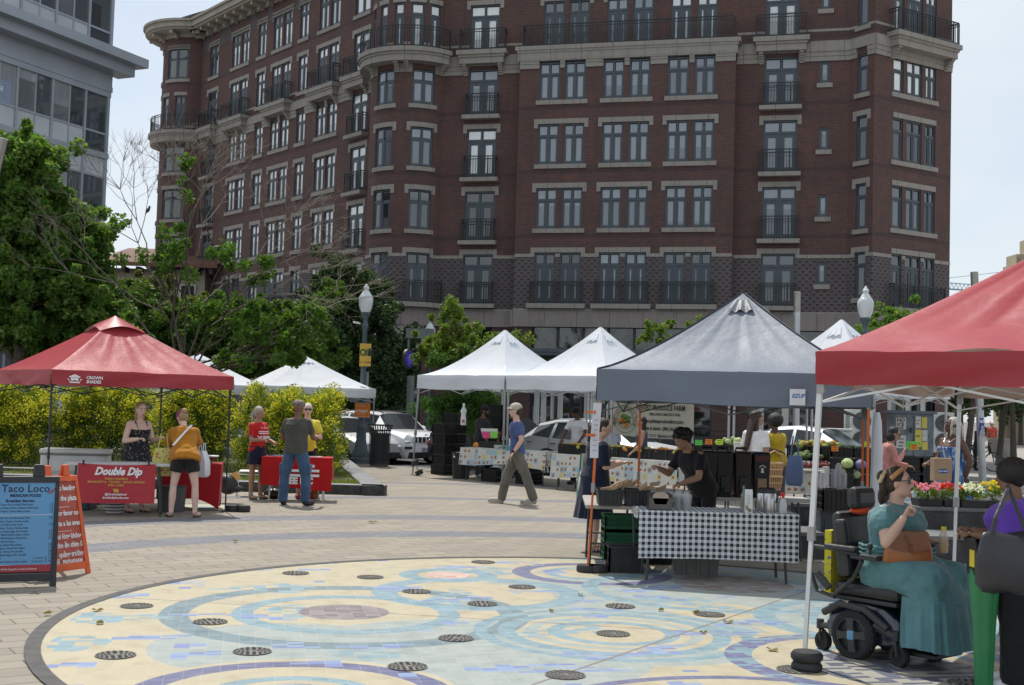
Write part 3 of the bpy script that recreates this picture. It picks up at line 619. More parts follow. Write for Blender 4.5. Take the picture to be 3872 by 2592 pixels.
# ================================================================ VEGETATION
def mat_leaf(name,cols,tr=.35):
    m=bpy.data.materials.new(name); m.use_nodes=True; nt=m.node_tree; n=NT(m); b=nt.nodes['Principled BSDF']; b.inputs['Roughness'].default_value=.6; b.inputs['Specular IOR Level'].default_value=.25
    g=n.n('ShaderNodeNewGeometry'); c=n.ramp(g.outputs['Random Per Island'],[(i/(len(cols)-1),x) for i,x in enumerate(cols)])
    n.put(b.inputs['Base Color'],c); t=n.n('ShaderNodeBsdfTranslucent'); n.put(t.inputs['Color'],n.mix(1.,c,(1.6,1.7,.7),'MULTIPLY'))
    ms=n.n('ShaderNodeMixShader'); ms.inputs[0].default_value=tr; nt.links.new(b.outputs[0],ms.inputs[1]); nt.links.new(t.outputs[0],ms.inputs[2]); nt.links.new(ms.outputs[0],nt.nodes['Material Output'].inputs['Surface']); return m
lf_green=mat_leaf('leaf_green',[(.065,.14,.03),(.10,.20,.045),(.08,.165,.035),(.15,.25,.06),(.22,.24,.07)],.42)
lf_dark=mat_leaf('leaf_dark',[(.03,.055,.025),(.045,.08,.03),(.06,.10,.04),(.10,.14,.07)],.25)
lf_lime=mat_leaf('leaf_lime',[(.08,.15,.02),(.13,.20,.03),(.10,.17,.03),(.2,.2,.04)])
lf_fern=mat_leaf('leaf_locust',[(.05,.13,.03),(.08,.17,.04),(.06,.13,.03)])
lf_pale=mat_leaf('leaf_pale',[(.09,.12,.03),(.15,.17,.06),(.11,.14,.04),(.2,.2,.1)])
lf_hg=mat_leaf('leaf_hedge',[(.06,.11,.015),(.13,.19,.02),(.09,.15,.02),(.22,.26,.03)],.35)
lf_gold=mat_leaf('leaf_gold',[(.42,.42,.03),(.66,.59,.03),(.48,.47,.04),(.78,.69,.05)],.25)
bark=M('bark',(.085,.068,.052),.9,var=.35,vs=9,bump=.6,bs=60); barkl=M('twig_grey',(.20,.17,.145),.9,var=.3,vs=12)
def leaves(name,C,Rr,per,size,mat,par,seed=1,shell=.4,flat=.0,asp=.55):
    rg=np.random.default_rng(seed); C=np.asarray(C,float); Rr=np.asarray(Rr,float)
    if Rr.ndim==1: Rr=np.repeat(Rr[:,None],3,1)
    N=len(C)*per; idx=np.repeat(np.arange(len(C)),per)
    d=rg.normal(size=(N,3)); d/=np.linalg.norm(d,axis=1)[:,None]; rad=rg.random(N)**shell
    p=C[idx]+d*rad[:,None]*Rr[idx]
    nrm=rg.normal(size=(N,3)); nrm[:,2]+=.8; nrm/=np.linalg.norm(nrm,axis=1)[:,None]
    t=np.cross(nrm,rg.normal(size=(N,3))); t/=np.linalg.norm(t,axis=1)[:,None]; bt=np.cross(nrm,t)
    s=(size*(.6+.8*rg.random(N)))[:,None]
    V=np.stack([p-t*s,p+bt*s*asp+nrm*s*.12,p+t*s,p-bt*s*asp+nrm*s*.12],1).reshape(-1,3)
    me=bpy.data.meshes.new(name); me.vertices.add(4*N); me.vertices.foreach_set('co',V.ravel()); me.loops.add(4*N); me.loops.foreach_set('vertex_index',np.arange(4*N)); me.polygons.add(N); me.polygons.foreach_set('loop_start',np.arange(0,4*N,4))
    try: me.polygons.foreach_set('loop_total',np.full(N,4))
    except Exception: pass
    me.materials.append(mat); me.update(calc_edges=True); me.validate()
    o=bpy.data.objects.new(name,me); col.objects.link(o); o.parent=par; return o
def tree(name,label,loc,h,r,lobes,per,size,mat,seed=1,cat='tree',group=None,bare=None,tm=None,rc=.45,lean=(0,0)):
    rg=random.Random(seed); t=thing(name,label,cat,loc,0,group); mb=MB(); tm=tm or bark
    top=Vector((lean[0],lean[1],h)); base=[Vector((0,0,-.1)),Vector((0,0,.15)),Vector((lean[0]*.4,lean[1]*.4,h*.45)),top]
    mb.tube(base,[r*1.5,r*1.1,r*.85,r*.7],8)
    C=[];Q=[]
    for (cx,cy,cz,rx,ry,rz,n) in lobes:
        c=Vector((cx,cy,cz)); f=top.lerp(Vector((lean[0]*.6,lean[1]*.6,h*.6)),rg.random()*.6)
        limb=[f.lerp(c,k/5)+Vector((rg.uniform(-1,1),rg.uniform(-1,1),rg.uniform(-.3,.6)*(1-k/5)))*(.13*(c-f).length*math.sin(PI*k/5)) for k in range(6)]
        lr=r*(.3 if bare else .5); mb.tube(limb,[lr*(1-.14*k) for k in range(6)],6)
        for i in range(n):
            while 1:
                q=Vector((rg.uniform(-1,1),rg.uniform(-1,1),rg.uniform(-1,1)))
                if .25<q.length<1: break
            q=c+Vector((q.x*rx,q.y*ry,q.z*rz)); C.append(q); Q.append(rc*rg.uniform(.45,1.0))
            for _ in range(0 if bare else 2): C.append(q+Vector((rg.gauss(0,1),rg.gauss(0,1),rg.gauss(0,.7)))*rc*1.05); Q.append(rc*rg.uniform(.25,.7))
            a=limb[rg.choice((2,3,4,5))]; m=a.lerp(q,.5)+Vector((rg.uniform(-.2,.2),rg.uniform(-.2,.2),rg.uniform(-.1,.25)))
            mb.tube([a,m,q],[r*.16,r*.1,r*.04],4,cap=False)
    mb.build('trunk',tm,t,smooth=True)
    if bare:
        b2=MB()
        def rec(p,d,l,rr,k):
            if k==0: return
            q=p+d*l; mid=p.lerp(q,.5)+Vector((rg.uniform(-1,1),rg.uniform(-1,1),rg.uniform(-.5,.5)))*l*.1; b2.tube([p,mid,q],[rr,rr*.8,rr*.55],3,cap=False)
            for _ in range(rg.choice((3,3,4)) if k>1 else 2):
                nd=(d+Vector((rg.gauss(0,.5),rg.gauss(0,.5),rg.gauss(.12,.35)))).normalized(); rec(q,nd,l*rg.uniform(.6,.85),rr*.62,k-1)
        for (p,d,l,k) in bare: rec(Vector(p),Vector(d).normalized(),l,r*.2,k)
        b2.build('bare_branches',barkl,t)
    if per: leaves('crown',C,Q,int(per*.5),size,mat,t,seed)
    return t
def at(px,Y): d=ray(px,1500); return Vector((d.x*Y/d.y,Y,0))
def rel(px,py,Y,loc): return D(px,py,Y)-loc
def lobe(loc,px,py,Y,wx,hz,n,dy=1.): # lobe from photo extent (pixels) at distance Y
    c=rel(px,py,Y,loc); k=Y/FPX; return (c.x,c.y,c.z,wx*k,max(wx*k*.7,.5)*dy,hz*k,n)
l0=at(60,34)
tree('broadleaf_tree','big green tree at the left edge rising in front of the grey glass building',l0,3.2,.17,[lobe(l0,80,640,34,110,120,30),lobe(l0,40,850,34,190,170,60),lobe(l0,150,900,34.3,150,110,30),lobe(l0,90,1120,34,230,170,70),lobe(l0,-150,900,34,150,300,50),lobe(l0,170,610,34,50,60,8)],210,.085,lf_green,3)
l0=at(300,35)
tree('broadleaf_tree','green tree behind the red tent, lower and right of the tree at the left edge',l0,3,.14,[lobe(l0,290,870,35,90,80,20),lobe(l0,270,1030,35,150,110,44),lobe(l0,330,1200,35,130,110,40),lobe(l0,180,1250,35,200,100,40),lobe(l0,420,1330,35,120,70,16)],210,.085,lf_green,5)
l0=at(600,47)
tree('broadleaf_tree','pale yellowish green tree farthest back beside the tiled roof',l0,3,.16,[lobe(l0,480,1150,47,120,120,34),lobe(l0,640,1240,47,160,130,40),lobe(l0,760,1290,47,90,120,20),lobe(l0,420,1280,47,110,110,20)],300,.09,lf_pale,8)
l0=at(760,39)
tree('broadleaf_tree','wide mid green tree filling the space behind the half bare tree',l0,2.4,.12,[lobe(l0,470,1130,39,90,80,12),lobe(l0,560,1260,39,140,90,30),lobe(l0,760,1230,39,150,80,26),lobe(l0,940,1230,39,150,70,26),lobe(l0,880,1330,39,190,80,36),lobe(l0,1120,1240,39,130,80,26),lobe(l0,1130,1350,39,140,70,26),lobe(l0,640,1350,39,160,70,26),lobe(l0,1210,1130,39,60,50,8)],200,.075,mat_leaf('leaf_mid',[(.045,.10,.02),(.075,.15,.03),(.06,.12,.02),(.14,.17,.05)],.4),23,rc=.4)
l0=at(690,32.5); b=lambda x,y:tuple(rel(x,y,32.5,l0))
tree('half_bare_tree','half bare tree with grey twigs and sparse leaf clumps behind the red tent',l0,2.6,.12,
 [lobe(l0,700,740,32.5,70,60,2),lobe(l0,640,880,32.5,90,90,5),lobe(l0,690,1000,32.5,120,70,6),lobe(l0,590,960,32.5,60,50,2),lobe(l0,900,970,32.5,110,45,5),lobe(l0,990,1030,32.5,90,60,6),lobe(l0,870,1180,32.5,160,50,8),lobe(l0,1010,1260,32.5,190,70,14),lobe(l0,1120,1310,32.5,110,70,9),lobe(l0,1180,1190,32.5,70,50,8),lobe(l0,700,620,32.5,40,40,2),lobe(l0,440,970,32.5,35,20,1),lobe(l0,960,1360,32.5,180,40,10)],150,.075,mat_leaf('leaf_sparse',[(.05,.12,.02),(.08,.16,.03),(.12,.19,.03)],.4),11,rc=.3,
 bare=[(b(720,1130),(-.1,0,1),1.6,5),(b(700,1050),(.25,.1,1),1.5,5),(b(760,1150),(.8,.1,.7),1.7,5),(b(640,1120),(-.6,.1,.9),1.7,5),(b(620,1180),(-1,0,.55),1.5,5),(b(800,1230),(1,-.1,.55),1.7,5),(b(700,900),(.3,0,1),1.1,5),(b(900,1080),(.9,0,.5),1.4,5),(b(560,1000),(-.3,0,1),1.2,5),(b(950,1250),(1,.1,.35),1.5,4),(b(680,820),(-.15,.1,1),1.0,4)])
l0=at(1370,50)
tree('dark_evergreen_tree','dark green dense tree behind the lamp post and beside the brick corner',l0,2.5,.2,[lobe(l0,1290,1080,50,90,80,30),lobe(l0,1370,1160,50,130,100,50),lobe(l0,1340,1320,50,160,140,90),lobe(l0,1430,1400,50,100,110,50),lobe(l0,1250,1400,50,130,120,40),lobe(l0,1400,1510,50,100,70,36)],220,.085,lf_dark,14,rc=.55)
l0=at(1790,34.6)
tree('street_tree','young lime green street tree behind the first white tent',l0,2.2,.06,[lobe(l0,1740,1220,34.6,45,60,7),lobe(l0,1720,1320,34.6,120,60,22),lobe(l0,1670,1330,34.6,50,30,5),lobe(l0,1800,1390,34.6,120,60,16),lobe(l0,1900,1290,34.6,45,40,4)],120,.065,lf_lime,17,rc=.3)
tree('locust_tree','small feathery green locust tree behind the stacked black crates',at(1745,34.1),1.4,.05,[lobe(at(1745,34.1),1740,1390,34.1,90,50,14),lobe(at(1745,34.1),1740,1530,34.1,150,70,36)],300,.035,lf_fern,18,rc=.35)
l0=at(2500,38)
tree('street_tree','thin young tree showing just above the second white tent',l0,2.4,.05,[lobe(l0,2500,1270,38,60,50,8),lobe(l0,2600,1260,38,40,30,3),lobe(l0,2660,1225,38,30,30,3)],110,.065,lf_lime,19,rc=.25)
l0=at(3400,40)
tree('street_tree','green tree top between the globe lamp and the big red tent',l0,2.4,.09,[lobe(l0,3400,1230,40,70,50,12),lobe(l0,3330,1260,40,60,40,8),lobe(l0,3460,1215,40,50,30,6)],150,.07,lf_green,20,rc=.35)
for i,(px,Y,lb) in enumerate(((3778,50,'slim plaza tree at right whose trunk rises left of the planter'),(3835,48,'slim plaza tree at the right edge beside the planter pot'),(3655,44,'leaning slim tree trunk behind the woman in the blue dress'))):
    l0=at(px,Y); tree('plaza_tree',lb,l0,3.3,.13,[lobe(l0,px,1330,Y,170,70,26),lobe(l0,px+90,1400,Y,120,60,18)],220,.09,lf_dark if i else lf_green,30+i,rc=.5,lean=(.35 if i!=1 else -.1,0))
# far tree belt at the right, one per crown
for i in range(7):
    l0=at(3560+i*75,82+i*3); tree('background_tree','distant dark tree in the row beyond the plaza, number %s counting from the brick building'%['one','two','three','four','five','six','seven'][i],l0,2.5,.2,[(0,0,4.0,2.2,2,1.7,22)],160,.14,lf_dark,50+i,rc=.7,group='far trees at the right')
# --- golden hedge shrubs
def shrub(label,px0,px1,Y,top,seed,dep=1.5):
    x0,x1=at(px0,Y).x,at(px1,Y).x; cx=(x0+x1)/2; t=thing('golden_euonymus_shrub',label,'shrub',(cx,Y+.0,.16),0,'golden hedge shrubs in the raised planter')
    rg=random.Random(seed); C=[];Q=[];Cg=[];Qg=[]; w=(x1-x0)/2; z1=HC+(1525-top)/FPX*Y-.16
    n=int((x1-x0)*120)
    for i in range(n):
        u=rg.uniform(-1,1); v=rg.uniform(-1,1); env=(1-abs(u)**5)**.5; zt=z1*(.82+.18*env)*(1-.08*math.sin(u*9+seed)); z=rg.uniform(.08,1)**.8*zt-.1
        y=v*dep*.5*(1-.25*(z/z1)**3); e=1-.12*(z/z1)**4
        C.append((u*(w-.2)*e,y,z)); Q.append(rg.uniform(.16,.3))
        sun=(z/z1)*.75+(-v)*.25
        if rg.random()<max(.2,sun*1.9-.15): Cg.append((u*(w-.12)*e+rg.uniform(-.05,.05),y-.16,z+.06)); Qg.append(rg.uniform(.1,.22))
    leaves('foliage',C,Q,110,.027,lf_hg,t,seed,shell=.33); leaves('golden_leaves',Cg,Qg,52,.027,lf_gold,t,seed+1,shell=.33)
    mb=MB()
    for i in range(int(w*9)):
        u=rg.uniform(-w+.3,w-.3); y=rg.uniform(-.4,.4); a=Vector((u,y,-.05)); mb.tube([a,a+Vector((rg.uniform(-.2,.2),rg.uniform(-.2,.2),.5)),a+Vector((rg.uniform(-.3,.3),rg.uniform(-.3,.3),.9))],[.016,.012,.008],4,cap=False)
    mb.build('stem',bark,t); return t
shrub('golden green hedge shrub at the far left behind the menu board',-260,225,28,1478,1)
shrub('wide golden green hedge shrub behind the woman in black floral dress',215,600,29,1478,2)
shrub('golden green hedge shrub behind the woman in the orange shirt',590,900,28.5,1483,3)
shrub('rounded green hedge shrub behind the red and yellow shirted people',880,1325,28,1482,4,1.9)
# --- raised planter with granite kerb, grass and soil
gk=M('granite_kerb',(.20,.20,.205),.75,var=.2,vs=2,bump=.2,bs=50); gkd=M('granite_rough',(.055,.055,.055),.9,var=.4,vs=8,bump=.8,bs=25)
K1=G(1453,1876); K2=G(1300,1722,.19); K0=Vector((-24,K1.y+.35,0)); KD=(K2-K1).normalized(); KD.z=0
def kerbseg(a,b,w=.42,h=.19):
    d=(b-a).normalized(); nn=Vector((-d.y,d.x,0)); mb=MB()
    A=[a,b,b+nn*w,a+nn*w]; mb.add([(p.x,p.y,0) for p in A]+[(p.x,p.y,h) for p in A],[(4,5,6,7)]); mb.mi=1; mb.add([(p.x,p.y,0) for p in A]+[(p.x,p.y,h) for p in A],[(0,1,5,4),(2,3,7,6),(1,2,6,5),(3,0,4,7)]); return mb
t=thing('planter_kerb','low dark granite kerb around the raised grass bed','kerb wall')
kerbseg(K0,K1).build('front_kerb',[gk,gkd],t); kerbseg(K1+Vector((0,.002,0)),Vector((K2.x,K2.y,0))).build('side_kerb',[gk,gkd],t)
mb=kerbseg(Vector((-24,26.0,0)),Vector((G(1255,1800,.19).x,26.0,0)),.4,.2); mb.build('inner_kerb',[gk,gkd],t)
soil=M('planter_soil',(.13,.11,.075),.95,var=.4,vs=4,bump=.5,bs=40)
mb=MB(); mb.add([(-24,K0.y+.3,.13),(K1.x-.3,K1.y+.3,.13),(K2.x-.3,K2.y,.13),(-24,K2.y,.13)],[(0,1,2,3)]); mb.build('soil',soil,kind='structure')
rg=np.random.default_rng(5)
def grass(n,seed=5):
    rg=np.random.default_rng(seed); y=K1.y+.45+rg.random(n)**1.6*9; x1=K1.x+(y-K1.y)*(K2.x-K1.x)/(K2.y-K1.y)-.45; x=x1-rg.random(n)**1.2*13
    dens=np.sin(x*1.7+np.sin(y*2.1)*2)+np.sin(y*1.9+x*.6); keep=dens>-.5; x=x[keep];y=y[keep];N=len(x)
    h=.04+.12*rg.random(N)**2; a=rg.random(N)*6.28; le=(rg.random((N,2))-.5)*.08; w=.006
    V=np.stack([np.stack([x-np.cos(a)*w,y-np.sin(a)*w,np.full(N,.13)],1),np.stack([x+np.cos(a)*w,y+np.sin(a)*w,np.full(N,.13)],1),np.stack([x+le[:,0],y+le[:,1],.13+h],1)],1).reshape(-1,3)
    me=bpy.data.meshes.new('grass'); me.from_pydata(V.tolist(),[],np.arange(3*N).reshape(-1,3).tolist()); me.materials.append(mat_leaf('grass_blade',[(.10,.15,.03),(.17,.22,.05),(.25,.26,.08)],.3)); o=bpy.data.objects.new('grass',me); col.objects.link(o); tag(o,'short patchy grass in the raised bed','grass',kind='stuff')
grass(45000)
# fallen leaves
fl=mat_leaf('fallen_leaf',[(.28,.22,.03),(.2,.14,.05),(.33,.30,.04)],.2)
for i,(px,py,lb,s) in enumerate(((368,2310,'yellow green fallen leaf at the left of the mosaic',.055),(378,2358,'curled brownish fallen leaf at the left of the mosaic',.05),(2753,2355,'large yellow fallen leaf at the right of the mosaic',.055),(2500,2309,'small yellow fallen leaf on the cream tiles at right',.04),(2194,2252,'pale fallen leaf beside the back purple ring',.04),(1410,1975,'orange fallen leaf on the dark paving band',.09),(2085,2313,'brown fallen leaf above the bullseye mosaic',.035),(2660,2395,'crumpled brown leaf between the blue rings',.035),(180,2322,'brown fallen leaf just outside the drain at left',.045),(2920,2460,'pale brown leaf near the tent weight',.06),(2632,2318,'leaf lying on a drain grate at right',.045),(890,2048,'pale fallen leaf on the front dark band',.06))):
    g=G(px,py,.014); mb=MB(); q=[]
    for k in range(8):
        a=2*PI*k/8; rr=s*(1 if k%2==0 else .62); q.append((rr*math.cos(a),rr*.7*math.sin(a),.012*math.sin(a*2)+.012))
    q.append((0,0,.002)); mb.add(q,[(k,(k+1)%8,8) for k in range(8)]); o=mb.build('fallen_leaf',fl); o.location=g; o.rotation_euler=(0,0,i*1.3); tag(o,lb,'leaf','fallen leaves on the paving')
# ================================================================ GREY GLASS BUILDING AT THE LEFT
gpan=M('grey_metal_panel',(.34,.37,.42),.45,metal=.2,var=.08,vs=.8); glite=M('spandrel_glass',(.50,.53,.57),.2,var=.1,vs=.6,coat=.6)
gpane=mat_pane('grey_building_glass',(.13,.15,.18),(.36,.39,.41)); gpane2=mat_pane('grey_building_dark_glass',(.05,.065,.08),(.1,.12,.13))
cc=D(386,877,48); aG=66; dG=Vector((math.cos(R(aG)),math.sin(R(aG)),0)); st_=Vector((cc.x,cc.y,0))-dG*16
GB=thing('grey_glass_building','grey metal and glass building with a deep cornice at the left edge','building')
FG=Fac((st_.x,st_.y),aG); FG2=Fac((cc.x,cc.y),aG+90); 
bb=MB(); e=FG(16,0); e2=FG2(10,0); e0=FG(0,0); e3=(e0[0]+e2[0]-e[0],e0[1]+e2[1]-e[1])
bb.prism([(e0[0]-.15,e0[1]+.1),(e[0]-.15,e[1]-.2),(e2[0],e2[1]),(e3[0],e3[1])],0,24); bb.build('core',darkm,GB)
pl=MB(); sp=MB(); gl=MB(); gd=MB()
cuts=[16,14.8,13.1,11.4,9.7,8,6.3,4.6,2.9,1.2,0]
for z0,z1 in ((.0,5.0),(5.0,8.2),(8.2,11.3),(11.3,13.75),(15.35,18.5),(18.5,21.6),(21.6,24)):
    fbox(pl,FG,0,16.06,z1-.22,z1,-.1,.09)
    for i,(b,a) in enumerate(zip(cuts,cuts[1:])):
        fbox(pl,FG,b-.1,b+.0,z0,z1-.22,-.1,.06); m=(a+b)/2
        if b<16: fbox(pl,FG,m-.035,m+.035,z0,z1-.22,-.1,.02)
        lo=z0+.75 if z0>5 else z0+.6
        if z0==8.2: lo=z0+.02
        fbox(pl,FG,a,b-.1,lo-.04,lo+.04,-.1,.03)
        top=z1-.22
        if z0==8.2: # panel above instead of below
            fbox(pl,FG,a,b-.1,z1-1.0,z1-.93,-.1,.03); 
            sp=MB(); sp.add([FG(a,z1-.93),FG(b,z1-.93),FG(b,top),FG(a,top)],[(0,1,2,3)]); sp.build('spandrel',glite,GB); top=z1-1.
        elif b<16: sp=MB(); sp.add([FG(a,z0),FG(b,z0),FG(b,lo),FG(a,lo)],[(0,1,2,3)]); sp.build('spandrel',glite,GB)
        vis=5<=z0<18
        for p,q in ((a,m),(m,b)):
            pale_glass=(i+int(q))%3 and b<16; G1=MB() if vis else (gl if pale_glass else gd); G1.add([FG(p,lo),FG(q,lo),FG(q,top),FG(p,top)],[(0,1,2,3)])
            if vis: G1.build('window_pane',gpane if pale_glass else gpane2,GB)  # pale and dark glass alternate along the bays
        if b==16: gd.add([FG(a,z0),FG(b,z0),FG(b,lo),FG(a,lo)],[(0,1,2,3)])
    fbox(pl,FG,15.98,16.06,z0,z1,-.1,.05)
    fbox(pl,FG2,0,10,z0,z1,-.1,-.02)
for (z0,z1,pj) in ((13.75,13.95,.12),(13.951,14.45,.1),(14.451,14.85,.75),(14.851,15.2,1.15),(15.201,15.35,.35)):
    fbox(pl,FG,0,16+pj*.8,z0,z1,-.1,pj)
pl.build('metal_frame',gpan,GB); tag(gl.build('upper_and_lower_panes',gpane,GB),kind='stuff'); tag(gd.build('upper_and_lower_dark_panes',gpane2,GB),kind='stuff')
s_=MB(); fbox(s_,FG,9.9,11.1,12.1,12.9,.0,.01); so=s_.build('window_poster',M('poster_blue',(.25,.3,.42),.7),GB)
tb=MB(); tb.text('JANEESE',.22,FG(9.95,12.5,.012),X=dG,bold=.004); tb.build('lettering',M('sign_white',(.8,.8,.8),.6,var=.03),so)
# magenta shop sign seen through the trees
sg=MB(); fbox(sg,FG,3,14,3.6,4.5,.05,.2); o=sg.build('shop_sign',M('magenta_sign',(.30,.04,.16),.5,var=.05),GB); tb=MB(); tb.text('FIT FITNESS',.75,FG(5,3.75,.21),X=dG,bold=.01) if 0 else tb.text('FIT',.75,FG(9,3.75,.205),X=dG,bold=.012); tb.build('lettering',_mc['sign_white'],o)
# ---- tiled roof building in the gap
TB=thing('tiled_roof_building','distant stone building with a red clay tile roof between the two big buildings','building')
c=D(470,1000,75); x0=D(380,960,75).x; x1=D(640,960,75).x; zt=D(470,905,75).z; ze=D(470,990,75).z
mb=MB(); mb.box((x0,76,0),(x1+2,90,ze-.3)); mb.build('wall',M('buff_stone',(.33,.29,.24),.9),TB)
def roof_mat():
    m,b,n=newmat('clay_tiles',.8); tc=n.n('ShaderNodeTexCoord'); w=n.n('ShaderNodeTexWave'); w.inputs['Scale'].default_value=1.7; w.bands_direction='X'; n.put(w.inputs['Vector'],tc.outputs['Object']); w2=n.n('ShaderNodeTexWave'); w2.inputs['Scale'].default_value=1.2; w2.bands_direction='Y'; n.put(w2.inputs['Vector'],tc.outputs['Object'])
    n.put(b.inputs['Base Color'],n.mix(w2.outputs['Fac'],n.mix(w.outputs['Fac'],(.07,.035,.028),(.19,.085,.06)),n.mix(w.outputs['Fac'],(.11,.05,.035),(.22,.10,.07)))); return m
mb=MB(); mb.add([(x0-.5,75,ze),(x1+3,75,ze),(x1+3,82,zt+.3),(x0-.5,82,zt+.3),(x0-.5,90,ze),(x1+3,90,ze)],[(0,1,2,3),(3,2,5,4)]); mb.box((x0-.6,74.8,ze-.25),(x1+3,75,ze-.02)); mb.build('roof',roof_mat(),TB)
mb=MB()
for i in range(8): mb.box((x0+.4+i*.9,75.,ze-.6),(x0+.6+i*.9,76,ze-.27))
mb.build('bracket',M('dark_wood',(.05,.04,.035),.8),TB)
for i in range(3):
    a=x0+.9+i*1.9; w_=MB(); w_.box((a,75.9,ze-2.6),(a+1,75.99,ze-1.2)); o=w_.build('window',M('white_frame',(.5,.5,.48),.6),TB); w_=MB(); w_.box((a+.1,75.86,ze-2.5),(a+.9,75.9,ze-1.3)); w_.build('pane',paneC,o)
# ---- building at the right edge and the crane
RB=thing('stepped_stone_building','tan stepped stone tower at the right edge above the red tent','building'); Y=95
mb=MB()
for (a,t) in ((3802,1045),(3835,1000),(3848,960),(3900,900)):
    p=D(a,t,Y); mb.box((p.x,Y+(3872-a)*.01,0),(p.x+14,Y+2.2,p.z))
mb.build('wall',M('tan_stone',(.42,.36,.25),.9,var=.1),RB)
mb=MB()
for i,(a,t) in enumerate(((3822,1010),(3842,975))):
    p=D(a,t,Y); mb.box((p.x,Y-.2,p.z-9),(p.x+.3,Y-.02,p.z))
mb.build('pilaster',M('tan_stone_dark',(.26,.22,.16),.9),RB)
w_=MB(); p=D(3866,1005,Y); w_.box((p.x,Y-.1,p.z-2),(p.x+.8,Y+.1,p.z)); w_.build('window',paneC,RB)
CRN=thing('tower_crane','distant pale blue lattice tower crane jib in the sky at the right','crane'); Y=210
a=D(3560,1090,Y); b_=D(3900,1115,Y); mb=MB(); N=22
for k in range(N):
    p=a.lerp(b_,k/N); q=a.lerp(b_,(k+1)/N); h=1.0; up=Vector((0,0,h))
    mb.tube([p,q],.09,4); mb.tube([p+up,q+up],.09,4); mb.tube([p,(p+q)/2+up],.05,4); mb.tube([(p+q)/2+up,q],.05,4); mb.tube([p+Vector((0,1,0)),q+Vector((0,1,0))],.09,4)
mb.build('jib',M('crane_blue',(.30,.42,.50),.6),CRN); mb=MB(); mb.tube([a+Vector((0,0,1.6)),b_+Vector((0,0,4.5))],.05,4); mb.box((b_.x,Y-1,-.2),(b_.x+1.6,Y+1,b_.z+5)); mb.build('mast',_mc['crane_blue'],CRN)
# ================================================================ TENTS
def mat_cloth(name,c,under=None,tr=.15,rough=.6,sheen=.0):
    m,b,n=newmat(name,rough); tc=n.n('ShaderNodeTexCoord'); v=tc.outputs['Object']
    col_=n.mix(n.noise(v,1.3,5),tuple(x*.9 for x in c),tuple(min(1,x*1.08) for x in c))
    if under: g=n.n('ShaderNodeNewGeometry'); col_=n.mix(g.outputs['Backfacing'],col_,under)
    n.put(b.inputs['Base Color'],col_); b.inputs['Specular IOR Level'].default_value=.4
    mp=n.n('ShaderNodeMapping'); mp.inputs['Scale'].default_value=(1,1,2.2); n.put(mp.inputs['Vector'],v)
    w=n.noise(mp.outputs[0],3.2,4,rough=.6); bp=n.n('ShaderNodeBump'); bp.inputs['Strength'].default_value=.18; bp.inputs['Distance'].default_value=.05; n.put(bp.inputs['Height'],w); n.put(b.inputs['Normal'],bp.outputs[0])
    t=n.n('ShaderNodeBsdfTranslucent'); n.put(t.inputs['Color'],col_); ms=n.n('ShaderNodeMixShader'); ms.inputs[0].default_value=tr
    n.t.links.new(b.outputs[0],ms.inputs[1]); n.t.links.new(t.outputs[0],ms.inputs[2]); n.t.links.new(ms.outputs[0],n.t.nodes['Material Output'].inputs['Surface']); return m
redc=mat_cloth('red_canopy',(.36,.035,.045),(.42,.30,.26),.1,.42); whitec=mat_cloth('white_canopy',(.74,.77,.82),None,.22,.7); greyc=mat_cloth('grey_canopy',(.155,.185,.235),(.13,.15,.17),.06,.5)
alu=M('tent_aluminium',(.42,.43,.44),.35,metal=.7,var=.1); wpole=M('white_pole',(.72,.73,.74),.4,var=.05); opole=M('orange_pole',(.62,.13,.02),.45,var=.1); bpole=M('black_pole',(.02,.02,.022),.45); rub=M('black_rubber',(.018,.018,.02),.55,var=.2); plw=M('plastic_grey',(.35,.35,.36),.5)
trimblack=M('grey_seam',(.03,.035,.05),.7)
